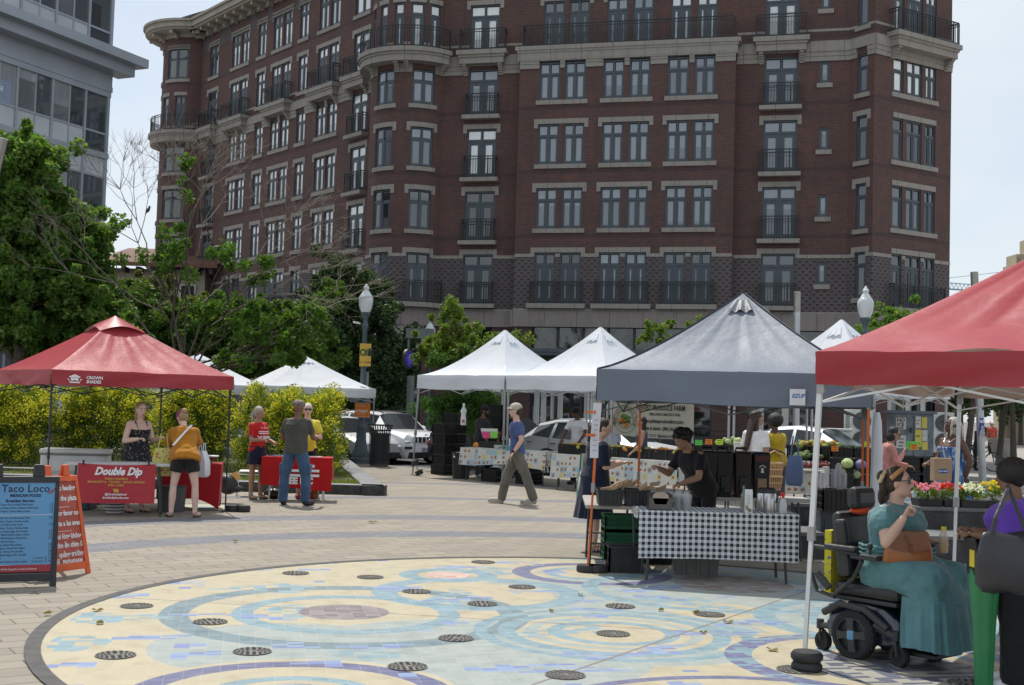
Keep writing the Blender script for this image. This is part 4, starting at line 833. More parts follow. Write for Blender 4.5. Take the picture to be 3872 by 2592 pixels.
def tent(name,label,FL,ang,w,dp,ez,pz,val,cloth,pole,pw=.024,prof=1.35,sag=.10,group=None,legs=(1,1,1,1),lean=None,amp=.02,vent=False,seed=0,seam=None,topw=.0,foot=None,truss=None):
    """FL: front left corner on the ground; ang: direction of the front side"""
    t=thing(name,label,'tent',(FL[0],FL[1],0),ang,group); P=[(0,0),(w,0),(w,dp),(0,dp)]; pk=Vector((w/2,dp/2,pz-.0))
    def nz_(x,y,z,s): return noise.noise(Vector((x*s+seed,y*s,z*s)))
    cv=MB()
    for k in range(4):
        a=Vector((*P[k],ez)); b=Vector((*P[(k+1)%4],ez))
        def f(u,v,a=a,b=b,k=k):
            v2=v*.985; e=a.lerp(b,u); p=e.lerp(Vector((pk.x,pk.y,ez)),v2); h=v2**prof
            rid=math.sin(PI*u)*math.sin(PI*min(1,v2*1.1))
            p.z=ez+(pz-ez)*h - sag*rid*(1-v2*.5)
            fan=math.sin(u*34+k*5)*.5+math.sin(u*57+k)*.5
            p.z+=amp*fan*(v2**1.2)*(1-v2)*1.6 + amp*1.2*nz_(p.x,p.y,0,2.2)*math.sin(PI*u)*(1-v2) + amp*nz_(p.x+7,p.y,0,6)*math.sin(PI*u)*.6
            return p
        cv.grid(f,28,18)
        nrm=Vector((b.y-a.y,-(b.x-a.x),0)).normalized()
        def g(u,v,a=a,b=b,k=k,nrm=nrm):
            p=a.lerp(b,u); env=math.sin(PI*u)
            wv=.012*math.sin(u*9+k*2+seed)+.018*nz_(u*4,k,v*1.2,1.3)
            p+=nrm*(.012+ (wv*2.2+.02*env)*v); p.z=ez-val*v*(1+.05*math.sin(u*6+k+seed)*env)-.012*env*v + .012*nz_(u*8,k+3,v,1.)
            # diagonal pull folds
            p+=nrm*.014*math.sin(12*(u*1.4+v*.5)+k)*v*env*amp*40
            return p
        n0=len(cv.f); cv.grid(g,40,6)
        for q in range(n0,len(cv.f)): cv.f[q]=cv.f[q][::-1]; cv.uv[q]=cv.uv[q][::-1]
    cv.v=[v for v in cv.v]; o=cv.build('canopy',cloth,t,smooth=True,shade=55)
    if vent:                                           # raised cap over the vent near the top
        mb=MB()
        for k in range(4):
            a=Vector(P[k]).to_3d();b=Vector(P[(k+1)%4]).to_3d(); c=Vector((w/2,dp/2,0)); s=.26
            A=c.lerp(a,s);B=c.lerp(b,s)
            def f(u,v,A=A,B=B):
                p=A.lerp(B,u).lerp(c,v); hz=(pz-ez)*(1-s*(1-v))**prof; p.z=ez+hz+.03+.13*math.sin(PI*u)*(1-v)*.55-(1-v)*.02*(1-math.sin(PI*u)); return p
            mb.grid(f,12,5)
        mb.build('vent_cap',cloth,t,smooth=True)
    else:
        mb=MB()
        for k in (0,3,1):
            a=Vector(P[k]).to_3d();b=Vector(P[(k+1)%4]).to_3d(); c=Vector((w/2,dp/2,0)); s=.16
            def f(u,v,a=a,b=b):
                s2=.10+.12*v; p=c.lerp(a.lerp(b,.25+.5*u),s2); vv=1-s2; p.z=ez+(pz-ez)*vv**prof+.022+.02*v*math.sin(u*16); return p
            mb.grid(f,14,3)
        mb.build('vent_flap',cloth,t,smooth=True)
    fr=MB(); zt=ez-.02
    for k in range(4):
        a=Vector((*P[k],0)); b=Vector((*P[(k+1)%4],0)); ins=(Vector((w/2,dp/2,0))-a).normalized()*.06; ins2=(Vector((w/2,dp/2,0))-b).normalized()*.06
        a2=a+ins;b2=b+ins2; m=(a2+b2)/2; q1=a2.lerp(b2,.25);q3=a2.lerp(b2,.75); lo=Vector((0,0,zt-val*.95-.12)); hi=Vector((0,0,zt-.05))
        for p,q in ((a2+hi,m+lo),(a2+lo,m+hi),(m+lo,b2+hi),(m+hi,b2+lo)): fr.tube([p,q],.011,4,sq=True)
        cc=Vector((w/2,dp/2,0))
        for p,q in ((m+lo,cc+Vector((0,0,ez+.05))),(a2+hi,cc+Vector((0,0,pz-.35)))): fr.tube([p,q],.011,4,sq=True)
    fr.tube([(w/2,dp/2,ez),(w/2,dp/2,pz-.02)],.015,6); fr.build('truss',truss or pole,t)
    for k,(x,y) in enumerate(P):
        if not legs[k]: continue
        dx=lean[k] if lean else (0,0); ix=.03 if x==0 else -.03; iy=.03 if y==0 else -.03
        top=Vector((x+ix,y+iy,ez-.03)); bot=Vector((x+ix+dx[0],y+iy+dx[1],0.01)); lg=MB(); mid=bot.lerp(top,.42)
        lg.tube([mid,top],pw,4,sq=True); lg.tube([bot,mid.lerp(top,.05)],pw*.8,4,sq=True)
        o=lg.build('leg',pole,t); j=MB(); j.tube([mid+Vector((0,0,-.05)),mid+Vector((0,0,.05))],pw*1.45,4,sq=True); j.tube([top+Vector((0,0,-.13-val*.6)),top+Vector((0,0,-val*.6))],pw*1.5,4,sq=True); j.build('slider',foot or pole,o)
        j=MB(); j.cbox((bot.x,bot.y,.008),(.1,.1,.014)); j.build('foot_plate',foot or pole,o)
    return t
def rot(a): return Vector((math.cos(a),math.sin(a),0)),Vector((-math.sin(a),math.cos(a),0))
# left red
a=R(38); X_,Y_=rot(a); FR=Vector((-4.42,19.55,0)); FLt=FR-X_*2.85
T1=tent('red_tent','red pop-up tent with black legs over the dip stall at the left',FLt,a,2.85,2.85,2.145,3.05,.215,redc,bpole,.017,1.12,.03,vent=True,seed=1,legs=(1,1,1,1),amp=.016)
lb=MB(); q=Vector((.32,-.03,2.01)); lb.text('CROWN',.062,(.50,-.045,2.02),bold=.002); lb.text('SHADES',.062,(.50,-.047,1.96),bold=.002)
lb.add([(.24,-.046,2.045),(.33,-.046,2.085),(.42,-.046,2.045),(.40,-.046,2.035),(.26,-.046,2.035)],[(0,4,3,2,1)]); lb.add([(.27,-.046,2.028),(.39,-.046,2.028),(.38,-.046,1.985),(.33,-.046,1.998),(.28,-.046,1.985)],[(0,4,3,2,1)]); lb.add([(.25,-.046,1.975),(.41,-.046,1.975),(.40,-.046,1.955),(.26,-.046,1.955)],[(0,3,2,1)])
lb.add([(.215,-.046,2.02),(.26,-.046,1.975),(.25,-.046,2.01)],[(0,1,2)]); lb.add([(.445,-.046,2.02),(.41,-.046,2.01),(.40,-.046,1.975)],[(0,1,2)])
lb.build('lettering',M('print_white',(.8,.8,.82),.6,var=.02),T1)
# leg weights of the red tent
def puck(p,label,n=2,r=.13,h=.09,name='tent_weight',grp=None,off=.16):
    t=thing(name,label,'weight',p,0,grp)
    for i in range(n):
        m=MB(); m.lathe([(r*.5,0),(r*.94,.0),(r,h*.3),(r,h*.7),(r*.9,h),(r*.3,h)],20,(i*off,0,i*0)); m.build('weight_disc',rub,t,smooth=True)
    return t
g=G(880,1935); puck(g,'pair of black weights on the foot of the red tent leg at left',2,.12,.1)
# grey tent
a=R(-15); X_,Y_=rot(a); FLg=Vector((.95,13.5,0))
T2=tent('grey_tent','dark grey pop-up tent with orange legs over the coffee stall',FLg,a,2.9,2.9,2.235,3.23,.34,greyc,opole,.019,1.28,.05,seed=4,lean=[(-.09,0),(0,0),(0,0),(0,0)],amp=.012,foot=M('joint_grey',(.3,.3,.3),.5),truss=M('truss_dark',(.07,.075,.08),.5))
pl_=MB(); pl_.cbox((2.15,-.05,1.98),(.16,.004,.17)); o=pl_.build('label_patch',M('label_white',(.75,.76,.78),.6),T2); lb=MB(); lb.text('EZUP',.055,(2.09,-.053,1.975),bold=.002,shear=.3); lb.build('lettering',M('label_blue',(.08,.2,.5),.6),o)
sm=MB()
for k in ((0,0),(2.9,0),(2.9,2.9)):
    pts=[]
    for i in range(13):
        v=i/12*.985; p=Vector((*k,0)).lerp(Vector((1.45,1.45,0)),v); p.z=2.235+(3.23-2.235)*v**1.28+.006; pts.append(p)
    sm.tube(pts,.011,5)
sm.build('seam_piping',trimblack,T2)
puck(G(2222,2166),'flat black weight at the front orange leg of the grey tent',2,.125,.085,off=.1)
# right red
dL=Vector((.53,.85,0)).normalized(); a=math.atan2(-dL.x,dL.y)
T3=tent('large_red_tent','big red pop-up tent with white legs cut off by the right edge of the photo',(2.20,8.85),a,3.05,4.65,2.255,3.42,.235,redc,wpole,.025,1.12,.05,seed=9,legs=(1,0,0,1),lean=[(-.11,.05),(0,0),(0,0),(-.05,0)],amp=.05,foot=plw)
t=thing('tent_weight','black ring weights stacked at the white leg of the big red tent','weight',G(3050,2540))
for i,(r,z) in enumerate(((.108,.0),(.112,.072))):
    m=MB(); m.lathe([(.03,z),(r*.85,z),(r,z+.022),(r,z+.048),(r*.85,z+.07),(.03,z+.07)],24); m.build('weight_ring',rub,t,smooth=True)
# white row
a=math.atan2(-.69,.72); A1=Vector((-2.36,31.1,0)); X_,Y_=rot(a)
labs=['white peaked tent at the left end of the row, over the produce tables','second white peaked tent in the row, right of the walking man','third white tent of the row, mostly hidden behind the grey tent','white peaked tent right of the grey tent, behind the globe lamp']
for i in range(4):
    p=A1+X_*(3.14*i); tent('white_tent',labs[i],p,a,3.08,3.08,2.53,3.76,.33,whitec,alu,.026,1.5,.12,'row of white produce tents',legs=(1,1,1,1),lean=[(-.14,0) if i==0 else (0,0),(0,0),(0,0),(0,0)],seed=i*3,amp=.018)
for i,(px,Y,lb) in enumerate(((990,34.0,'white tent behind the hedge, beside the lamp post'),(560,34.3,'white tent behind the hedge showing just right of the red tent'))):
    l0=at(px,Y); tent('white_tent',lb,l0,R(25),3.3,3.3,2.19,3.12,.26,whitec,alu,.02,1.15,.05,'white tents behind the hedge',seed=20+i)
# dumbbells tied to the tent legs
def dumbbell(p,label,rz,tilt=0):
    t=thing('dumbbell',label,'dumbbell',p,rz); 
    for s in (-1,1):
        m=MB(Matrix.Rotation(tilt,4,'Y')); m.lathe([(.02,0),(.09,0),(.1,.02),(.1,.1),(.09,.12),(.02,.12)],6,(0,0,.07 if s>0 else -.19)); m.build('weight_head',rub,t)
    m=MB(Matrix.Rotation(tilt,4,'Y')); m.tube([(0,0,-.08),(0,0,.08)],.018,8); m.build('handle',alu,t); return t
dumbbell(D(1577,1770,31.0),'black hex dumbbell hanging on the leftmost white tent leg',0,R(-25))
dumbbell(G(1888,1822)+Vector((0,-.05,.1)),'dusty dumbbell lying at the foot of the middle white tent leg',0,R(80))
# ================================================================ STREET FURNITURE
lampg=M('lamp_post_paint',(.065,.095,.11),.5,var=.1); 
def mat_globe():
    m,b,n=newmat('frosted_globe',.18); b.inputs['Base Color'].default_value=(.74,.77,.80,1); b.inputs['Coat Weight'].default_value=1; b.inputs['Alpha'].default_value=.72; return m
globe=mat_globe()
def lamp(label,p,H=5.33):
    t=thing('street_lamp',label,'street lamp',p,0,'globe street lamps')
    m=MB(); m.lathe([(.30,0),(.30,.14),(.25,.18),(.26,.3),(.2,.42),(.15,.7),(.14,1.0),(.155,1.05),(.12,1.12),(.1,1.25)],16); m.build('base',lampg,t,smooth=True)
    m=MB(); m.lathe([(.1,1.2),(.085,2.4),(.07,H-1.35),(.1,H-1.3),(.1,H-1.22),(.07,H-1.18),(.075,H-1.05),(.13,H-.95),(.15,H-.92),(.15,H-.88),(.1,H-.86)],12); m.build('post',lampg,t,smooth=True)
    m=MB(); m.lathe([(.13,H-.86),(.19,H-.72),(.222,H-.52),(.215,H-.42),(.17,H-.34),(.11,H-.30)],20); m.build('globe',globe,t,smooth=True)
    m=MB(); m.lathe([(.15,H-.33),(.13,H-.28),(.07,H-.2),(.085,H-.15),(.09,H-.12),(.05,H-.07),(.04,H-.05),(.03,H-.02),(0.004,H)],16); m.build('finial',M('finial_glass',(.62,.65,.67),.25),t,smooth=True)
    m=MB(); m.lathe([(.05,H-.85),(.06,H-.6),(.03,H-.55)],10); m.build('bulb',M('bulb_white',(.8,.8,.78),.4),t); return t
LP=lamp('globe street lamp with posters, in front of the dark tree beside the trash can',G(1362,1753))
lamp('globe street lamp behind the lime green young tree',Vector((at(1618,50.5).x,50.5,0)))
lamp('globe street lamp between the grey tent and the big red tent',Vector((at(3268,33).x,33,0)))
pL=G(1362,1753)
def panel(name,label,cat,px0,py0,px1,py1,Y,mt,th=.01,tilt=0,par=None):
    c=D((px0+px1)/2,(py0+py1)/2,Y); w=(px1-px0)*Y/FPX; h=(py1-py0)*Y/FPX; t=thing(name,label,cat,c,tilt) if par is None else None
    m=MB(); m.cbox((0,0,0),(w,th,h)); o=m.build('board',mt,t); return t,w,h
t,w_,h_=panel('campaign_poster','yellow campaign poster with dark green letters strapped high on the lamp post','poster',1360,1300,1403,1386,pL.y-.16,M('poster_yellow',(.62,.38,.06),.6,var=.05),tilt=R(8))
lb=MB(); lb.text('CKE',.27,(-w_/2+.0,-.008,-.02),bold=.012,sx=.72); lb.build('lettering',M('poster_green',(.03,.09,.04),.6),t); lb=MB(); lb.text('D 1  COUNCIL',.06,(-w_/2+.01,-.008,-h_/2+.1),bold=.002); lb.lathe([(0,0),(.03,0),(.035,.03),(.03,.06),(0,.065)],8,(.12,-.006,.14),sy=.1); lb.box((.07,-.009,-.02),(.165,-.006,.13)); lb.build('portrait',M('poster_dark',(.03,.03,.03),.7),t)
t,w_,h_=panel('campaign_poster','orange campaign poster with white letters low on the lamp post','poster',1341,1525,1400,1579,pL.y-.35,M('poster_orange',(.72,.20,.02),.6,var=.04),tilt=R(-3))
lb=MB(); lb.text('sa Raymd',.105,(-w_/2+.03,-.008,-.05),bold=.004,sx=.85); lb.text('* * *',.12,(-w_/2+.05,-.008,.05),bold=.004); lb.text('FOR COUNCIL',.035,(-w_/2+.09,-.008,-.11),bold=.001)
for z in (-h_/2+.008,h_/2-.008): lb.box((-w_/2+.005,-.0085,z-.004),(w_/2-.005,-.0075,z+.004))
lb.build('lettering',M('print_white2',(.8,.79,.75),.6,var=.02),t)
t,w_,h_=panel('road_sign','grey back of a square road sign on the lamp post','road sign',1322,1468,1400,1522,pL.y+.14,M('sign_back',(.28,.30,.31),.5,metal=.3)); 
t,w_,h_=panel('road_sign','narrow grey box sign higher on the lamp post','road sign',1380,1407,1394,1467,pL.y+.14,M('sign_back',(.3,.3,.3)),.04)
# traffic camera arm
t=thing('sign_bracket','small white bracket fitting near the top of the lamp post','bracket',D(1350,1222,pL.y-.05)); m=MB(); m.tube([(-.12,0,.03),(.1,0,-.02)],.02,8); m.cbox((-.02,0,.01),(.14,.06,.05),.1); m.build('fitting',wpole,t)
# trash can
p=G(1433,1764); t=thing('trash_can','black slatted steel trash can beside the lamp post','trash can',p)
m=MB(); m.lathe([(.24,0),(.26,.02),(.26,.12),(.24,.13)],20); m.build('base',M('can_base',(.11,.10,.09),.8),t)
m=MB(); n=30
for i in range(n):
    a=2*PI*i/n; c,s=math.cos(a),math.sin(a); T=Vector((-s,c,0))*.018
    for (r0,z0),(r1,z1) in (((.285,.08),(.30,.93)),((.30,.93),(.31,1.05)),((.31,1.05),(.36,1.16))):
        a0=Vector((c*r0,s*r0,z0)); b0=Vector((c*r1,s*r1,z1)); m.add([a0-T,a0+T,b0+T,b0-T,(a0-T)*.985,(a0+T)*.985,(b0+T)*.985,(b0-T)*.985],[(0,1,2,3),(7,6,5,4),(0,3,7,4),(1,5,6,2)])
m.build('slats',iron,t); m=MB()
for z,r in ((.1,.285),(.9,.305),(1.0,.31),(1.15,.355)): m.lathe([(r-.015,z),(r+.008,z),(r+.008,z+.035),(r-.015,z+.035)],30,cap=False)
m.lathe([(.23,.1),(.25,.9),(.24,.92)],20); m.build('ring',iron,t)
# tall pole lights
def pole(label,foot,top,r=.11):
    f=Vector(foot); tp=Vector(top)-f; t=thing('pole_light',label,'pole light',f,0,'tall steel pole lights'); m=MB(); d=tp.normalized(); m.tube([(0,0,0),tp-d*.62],r,16); m.build('pole',M('brushed_steel',(.45,.46,.47),.3,metal=.85),t,smooth=True)
    m=MB(); m.tube([tp-d*.62,tp],r*1.02,16); m.build('lamp_head',M('brushed_dark_steel',(.28,.27,.25),.25,metal=.9),t,smooth=True); m=MB(); m.tube([tp,tp+d*.012],r*.95,16); m.build('lens',M('lens_white',(.85,.85,.85),.3),t); return t
f=G(3716,1833); tt=D(3684,1030,f.y); pole('tall steel pole light with stickers, right of the woman in the blue dress',f,tt,.105)
Y=38; tt=D(3014,1106,Y); pole('tall steel pole light rising behind the grey tent with a bright top',(tt.x+.05,Y,0),tt,.105)
pole('tall steel pole light leaning in at the left edge',(-10.1,21,0),D(8,526,21.),.105)
# stickers of the pole at right
d=(tt-f); 
def onpole(px0,py0,px1,py1,name,label,c,txt=None,tc=None,ts=.1):
    p=D((px0+px1)/2,(py0+py1)/2,f.y-.125); w=(px1-px0)*f.y/FPX; h=(py1-py0)*f.y/FPX; t=thing(name,label,'sticker',p)
    m=MB(); m.grid(lambda u,v:Vector(((u-.5)*w,-.0+.06*(abs(u-.5)*2)**2,(v-.5)*h)),6,1); m.build('sheet',c,t)
    if txt: m=MB(); m.text(txt,ts,(-w*.45,-.012,.12),bold=.004); m.build('lettering',tc,t)
    return t,w,h
t,w_,h_=onpole(3703,1582,3725,1650,'pole_sticker','blue campaign sticker reading el on the steel pole',M('sticker_blue',(.05,.05,.30),.6),'el.',M('print_white',(.8,.8,.82)),.17)
m=MB(); m.lathe([(.0,.0),(.07,.0),(.08,.12),(.05,.2),(.02,.22),(.04,.26),(.04,.31),(0,.34)],10,(0,-.015,-.28),sy=.1); m.build('portrait',M('sticker_grey',(.4,.35,.35),.7),t)
onpole(3703,1562,3724,1572,'pole_sticker','white paper strip on the steel pole',M('paper',(.6,.6,.58),.8)); onpole(3712,1535,3724,1552,'pole_sticker','small black and white sticker high on the steel pole',M('sticker_black',(.05,.05,.05),.7),'3',M('paper',(.6,.6,.58)),.1)
# round neon clock sign
Y=44; c=D(1543,1358,Y); t=thing('round_sign','round black sign with purple glowing face hung at the brick corner','sign',(c.x,Y,0))
m=MB(Matrix.Translation((0,0,c.z))@Matrix.Rotation(R(66),4,'Z')@Matrix.Rotation(R(90),4,'X')); m.lathe([(.0,-.07),(.33,-.07),(.36,-.05),(.36,.05),(.33,.07),(.0,.07)],32); m.build('housing',iron,t,smooth=True)
pm_=bpy.data.materials.new('purple_neon'); pm_.use_nodes=True; b_=pm_.node_tree.nodes['Principled BSDF']; b_.inputs['Base Color'].default_value=(.05,.02,.3,1); b_.inputs['Emission Color'].default_value=(.06,.02,.6,1); b_.inputs['Emission Strength'].default_value=.25
m=MB(Matrix.Translation((0,0,c.z))@Matrix.Rotation(R(66),4,'Z')@Matrix.Rotation(R(90),4,'X')); m.lathe([(.0,.075),(.2,.075),(.2,.08),(.0,.08)],32,cap=False); m.lathe([(.25,.075),(.28,.075),(.28,.08),(.25,.08)],32,cap=False); m.build('face',pm_,t)
m=MB(); m.tube([(.12,.1,0),(.12,.1,c.z-.6)],.13,10); m.box((-.1,-.1,c.z+.75),(.9,.1,c.z+1.1)); m.tube([(0,0,c.z+.35),(0,0,c.z+.8)],.04,8); m.build('post',M('grey_green_post',(.12,.14,.14),.6),t)
# sign board behind the hedge
c=D(228,1500,32); t=thing('market_sign','green and white market information sign above the hedge at left','sign',(c.x,32,0)); m=MB(); m.box((-.29,0,1.2),(.29,.03,1.69)); m.build('board',M('paper',(.6,.6,.58)),t); m=MB(); m.box((-.29,-.012,1.72),(.29,.03,2.03)); o=m.build('header',M('sign_green',(.03,.13,.08),.6),t)
m=MB(); m.text('WIC',.12,(-.2,-.014,1.9),bold=.003); m.text('SENIOR',.12,(-.26,-.014,1.75),bold=.003); m.build('lettering',M('print_white',(.8,.8,.82)),o); m=MB(); m.tube([(-.22,.02,0),(-.22,.02,1.2)],.02,6); m.tube([(.22,.02,0),(.22,.02,1.2)],.02,6); m.build('stand',iron,t)
# iron fence in front of the shops, cafe unit, air conditioners
t=thing('iron_fence','black iron picket fence along the shop front behind the parked cars','fence',BL(-.5,-3.4),A0); m=MB(); Lf=18
for i in range(int(Lf/.14)): m.box((i*.14-.008,-.008,.02),(i*.14+.008,.008,1.15+(.12 if i%14==0 else 0)))
for z in (.12,1.0): m.box((0,-.015,z),(Lf,.015,z+.035))
m.build('pickets',iron,t)
def acunit(label,px,Y,z0=.6,h=1.45):
    t=thing('air_conditioner','%s'%label,'air conditioner',(at(px,Y).x,Y,z0),R(-20),'outdoor air conditioner units'); w=.95
    m=MB(); m.box((-w/2,0,0),(w/2,.45,h)); m.build('casing',M('ac_white',(.62,.63,.6),.5),t,bevel=.02)
    for k in range(2):
        m=MB(Matrix.Translation((.14,-.01,h*(.27+.46*k)))@Matrix.Rotation(R(90),4,'X')); m.lathe([(.29,0),(.31,.02),(.31,.03),(.29,.03)],28,cap=False); m.lathe([(0,0),(.29,0)],28,cap=False)
        for q in range(10): a=q*PI/10; m.tube([(math.cos(a)*.29,math.sin(a)*.29,.02),(-math.cos(a)*.29,-math.sin(a)*.29,.02)],.006,3)
        m.build('fan_grille',M('ac_dark',(.12,.12,.12),.6),t)
    m=MB()
    for q in range(22): m.box((-w/2+.06,-.012,.1+q*(h-.2)/22),(-w/2+.2,-.004,.13+q*(h-.2)/22))
    m.build('side_vent',M('ac_dark',(.12,.12,.12)),t)
acunit('white outdoor air conditioner behind the graffiti covered grey cabinet',3556,44,.6)
acunit('white outdoor air conditioner seen under the grey tent edge',3245,43,.6)
p=at(3135,42); t=thing('utility_box','low white utility box with black scribbled graffiti behind the white car','utility box',(p.x,42,0),R(-14)); m=MB(); m.box((-.75,0,0),(.75,.8,1.3)); m.box((-.8,-.05,1.3),(.8,.85,1.38)); m.build('casing',M('utility_white',(.58,.58,.56),.6),t,bevel=.02); m=MB(); m.text('RSAX',.28,(-.35,-.012,.98),bold=.004,shear=.4,space=.8); m.build('graffiti',iron,t)
# electrical cabinet with stickers
Y=25; c0=D(3382,1552,Y); w=150*Y/FPX; t=thing('electrical_cabinet','grey street cabinet covered with stickers and flyers behind the pink shirted woman','cabinet',(c0.x,Y,0)); H_=c0.z
m=MB(); m.box((0,0,.1),(w,.5,H_-.06)); m.build('body',M('cabinet_grey',(.15,.18,.21),.5,metal=.3,var=.35,vs=6),t,bevel=.01); m=MB(); m.box((-.06,-.05,H_-.06),(w+.05,.55,H_)); m.build('lid',M('cabinet_lid',(.12,.15,.19),.5),t); m=MB(); m.box((w*.48,-.012,.15),(w*.5,-.002,H_-.1)); m.tube([(w*.42,-.03,1.5),(w*.42,-.03,1.6)],.02,6); m.box((0,-.01,0),(w,.5,.1)); m.build('door_seam',M('cabinet_dark',(.05,.06,.07),.6),t)
def flyer(x0,z0,x1,z1,mt,txt=(),tm=None,name='flyer',lab=''):
    m=MB(); m.box((x0,-.016,z0),(x1,-.012,z1)); o=m.build(name,mt,t)
    if txt:
        m=MB()
        for s,sz,x,z in txt: m.text(s,sz,(x0+x,-.0175,z0+z),bold=.003 if sz>.05 else .001)
        m.build('lettering',tm or M('ink_black',(.02,.02,.02),.7),o)
pap=M('paper',(.6,.6,.58)); py_=M('paper_yellow',(.62,.55,.12),.8); k=Y/FPX
def cz(px,py): q=D(px,py,Y); return q.x-c0.x,q.z
for (a1,b1,a2,b2,mt,tx) in ((3388,1624,3425,1581,pap,(('NO',.10,.015,.155),('ICE',.10,.015,.065),('IN DC',.052,.01,.01))),(3388,1695,3425,1648,pap,(('WHO',.05,.02,.17),('MAN',.05,.05,.1),('WEY',.05,.03,.03))),(3461,1620,3482,1576,pap,(('VOTE',.03,.01,.15),('FREE',.03,.01,.08))),(3484,1620,3505,1579,py_,()),(3459,1690,3485,1626,py_,(('DSE',.05,.01,.2),('rock',.05,.01,.05))),(3486,1668,3506,1628,pap,(('~~~~',.03,.01,.1),)),(3486,1702,3507,1672,py_,())):
    x0,z0=cz(a1,b1);x1,z1=cz(a2,b2); flyer(x0,z0,x1,z1,mt,tx)
# bird in the bare tree
c=D(560,795,32.3); t=thing('bird','small dark bird perched among the bare twigs against the sky','bird',c); m=MB(); m.ell((0,0,0),(.07,.06,.13),rot=Matrix.Rotation(.5,3,'Y')); m.ell((.05,0,.13),(.045,.04,.045)); m.loft([[(-.04,-.02,-.08),(-.04,.02,-.08),(-.07,.02,-.08),(-.07,-.02,-.08)],[(-.1,-.02,-.22),(-.1,.02,-.22),(-.12,.02,-.22),(-.12,-.02,-.22)]]); m.tube([(.09,0,.13),(.13,0,.12)],[.012,.002],5); m.build('body',M('bird_dark',(.05,.04,.035),.8),t,smooth=True); t.scale=(.65,.65,.65)
# ================================================================ PEOPLE
def skinm(name,c): return M('skin_'+name,c,.5,var=.06,vs=8,spec=.35,sss=.08)
SK={'fair':skinm('fair',(.62,.40,.31)),'pale':skinm('pale',(.66,.45,.37)),'tan':skinm('tan',(.38,.22,.15)),'brown':skinm('brown',(.20,.105,.065)),'dark':skinm('dark',(.085,.045,.03)),'deep':skinm('deep',(.12,.062,.042))}
HR={k:M('hair_'+k,c,.55,var=.35,vs=40,bump=.6,bs=90) for k,c in dict(black=(.01,.009,.009),brown=(.045,.025,.015),blonde=(.33,.22,.11),grey=(.36,.35,.34),silver=(.48,.43,.36),white=(.55,.54,.52)).items()}
def fab(name,c,bump=.5,var=.15,bs=7): return M(name,c,.85,var=var,vs=5,bump=bump,bs=bs,spec=.2,sheen=.15)
eyew=M('eye_white',(.6,.6,.58),.3); eyed=M('eye_dark',(.02,.015,.012),.2); lipm=M('lips',(.42,.16,.14),.5)
def remesh(o,vx,sm=4):
    r=o.modifiers.new('remesh','REMESH'); r.mode='VOXEL'; r.voxel_size=vx; r.use_smooth_shade=True
    s=o.modifiers.new('smooth','SMOOTH'); s.factor=.5; s.iterations=sm
def folds(o,st=.02,sz=.13):
    tx=bpy.data.textures.get('cloth_folds') or bpy.data.textures.new('cloth_folds','CLOUDS'); tx.noise_scale=sz; tx.noise_depth=2
    d=o.modifiers.new('folds','DISPLACE'); d.texture=tx; d.strength=st; d.mid_level=.5; d.texture_coords='LOCAL'
def ringE(c,rx,ry,X,Y,n=18): return [c+X*(rx*math.cos(2*PI*i/n))+Y*(ry*math.sin(2*PI*i/n)) for i in range(n)]
def V3(*a): return Vector(a)
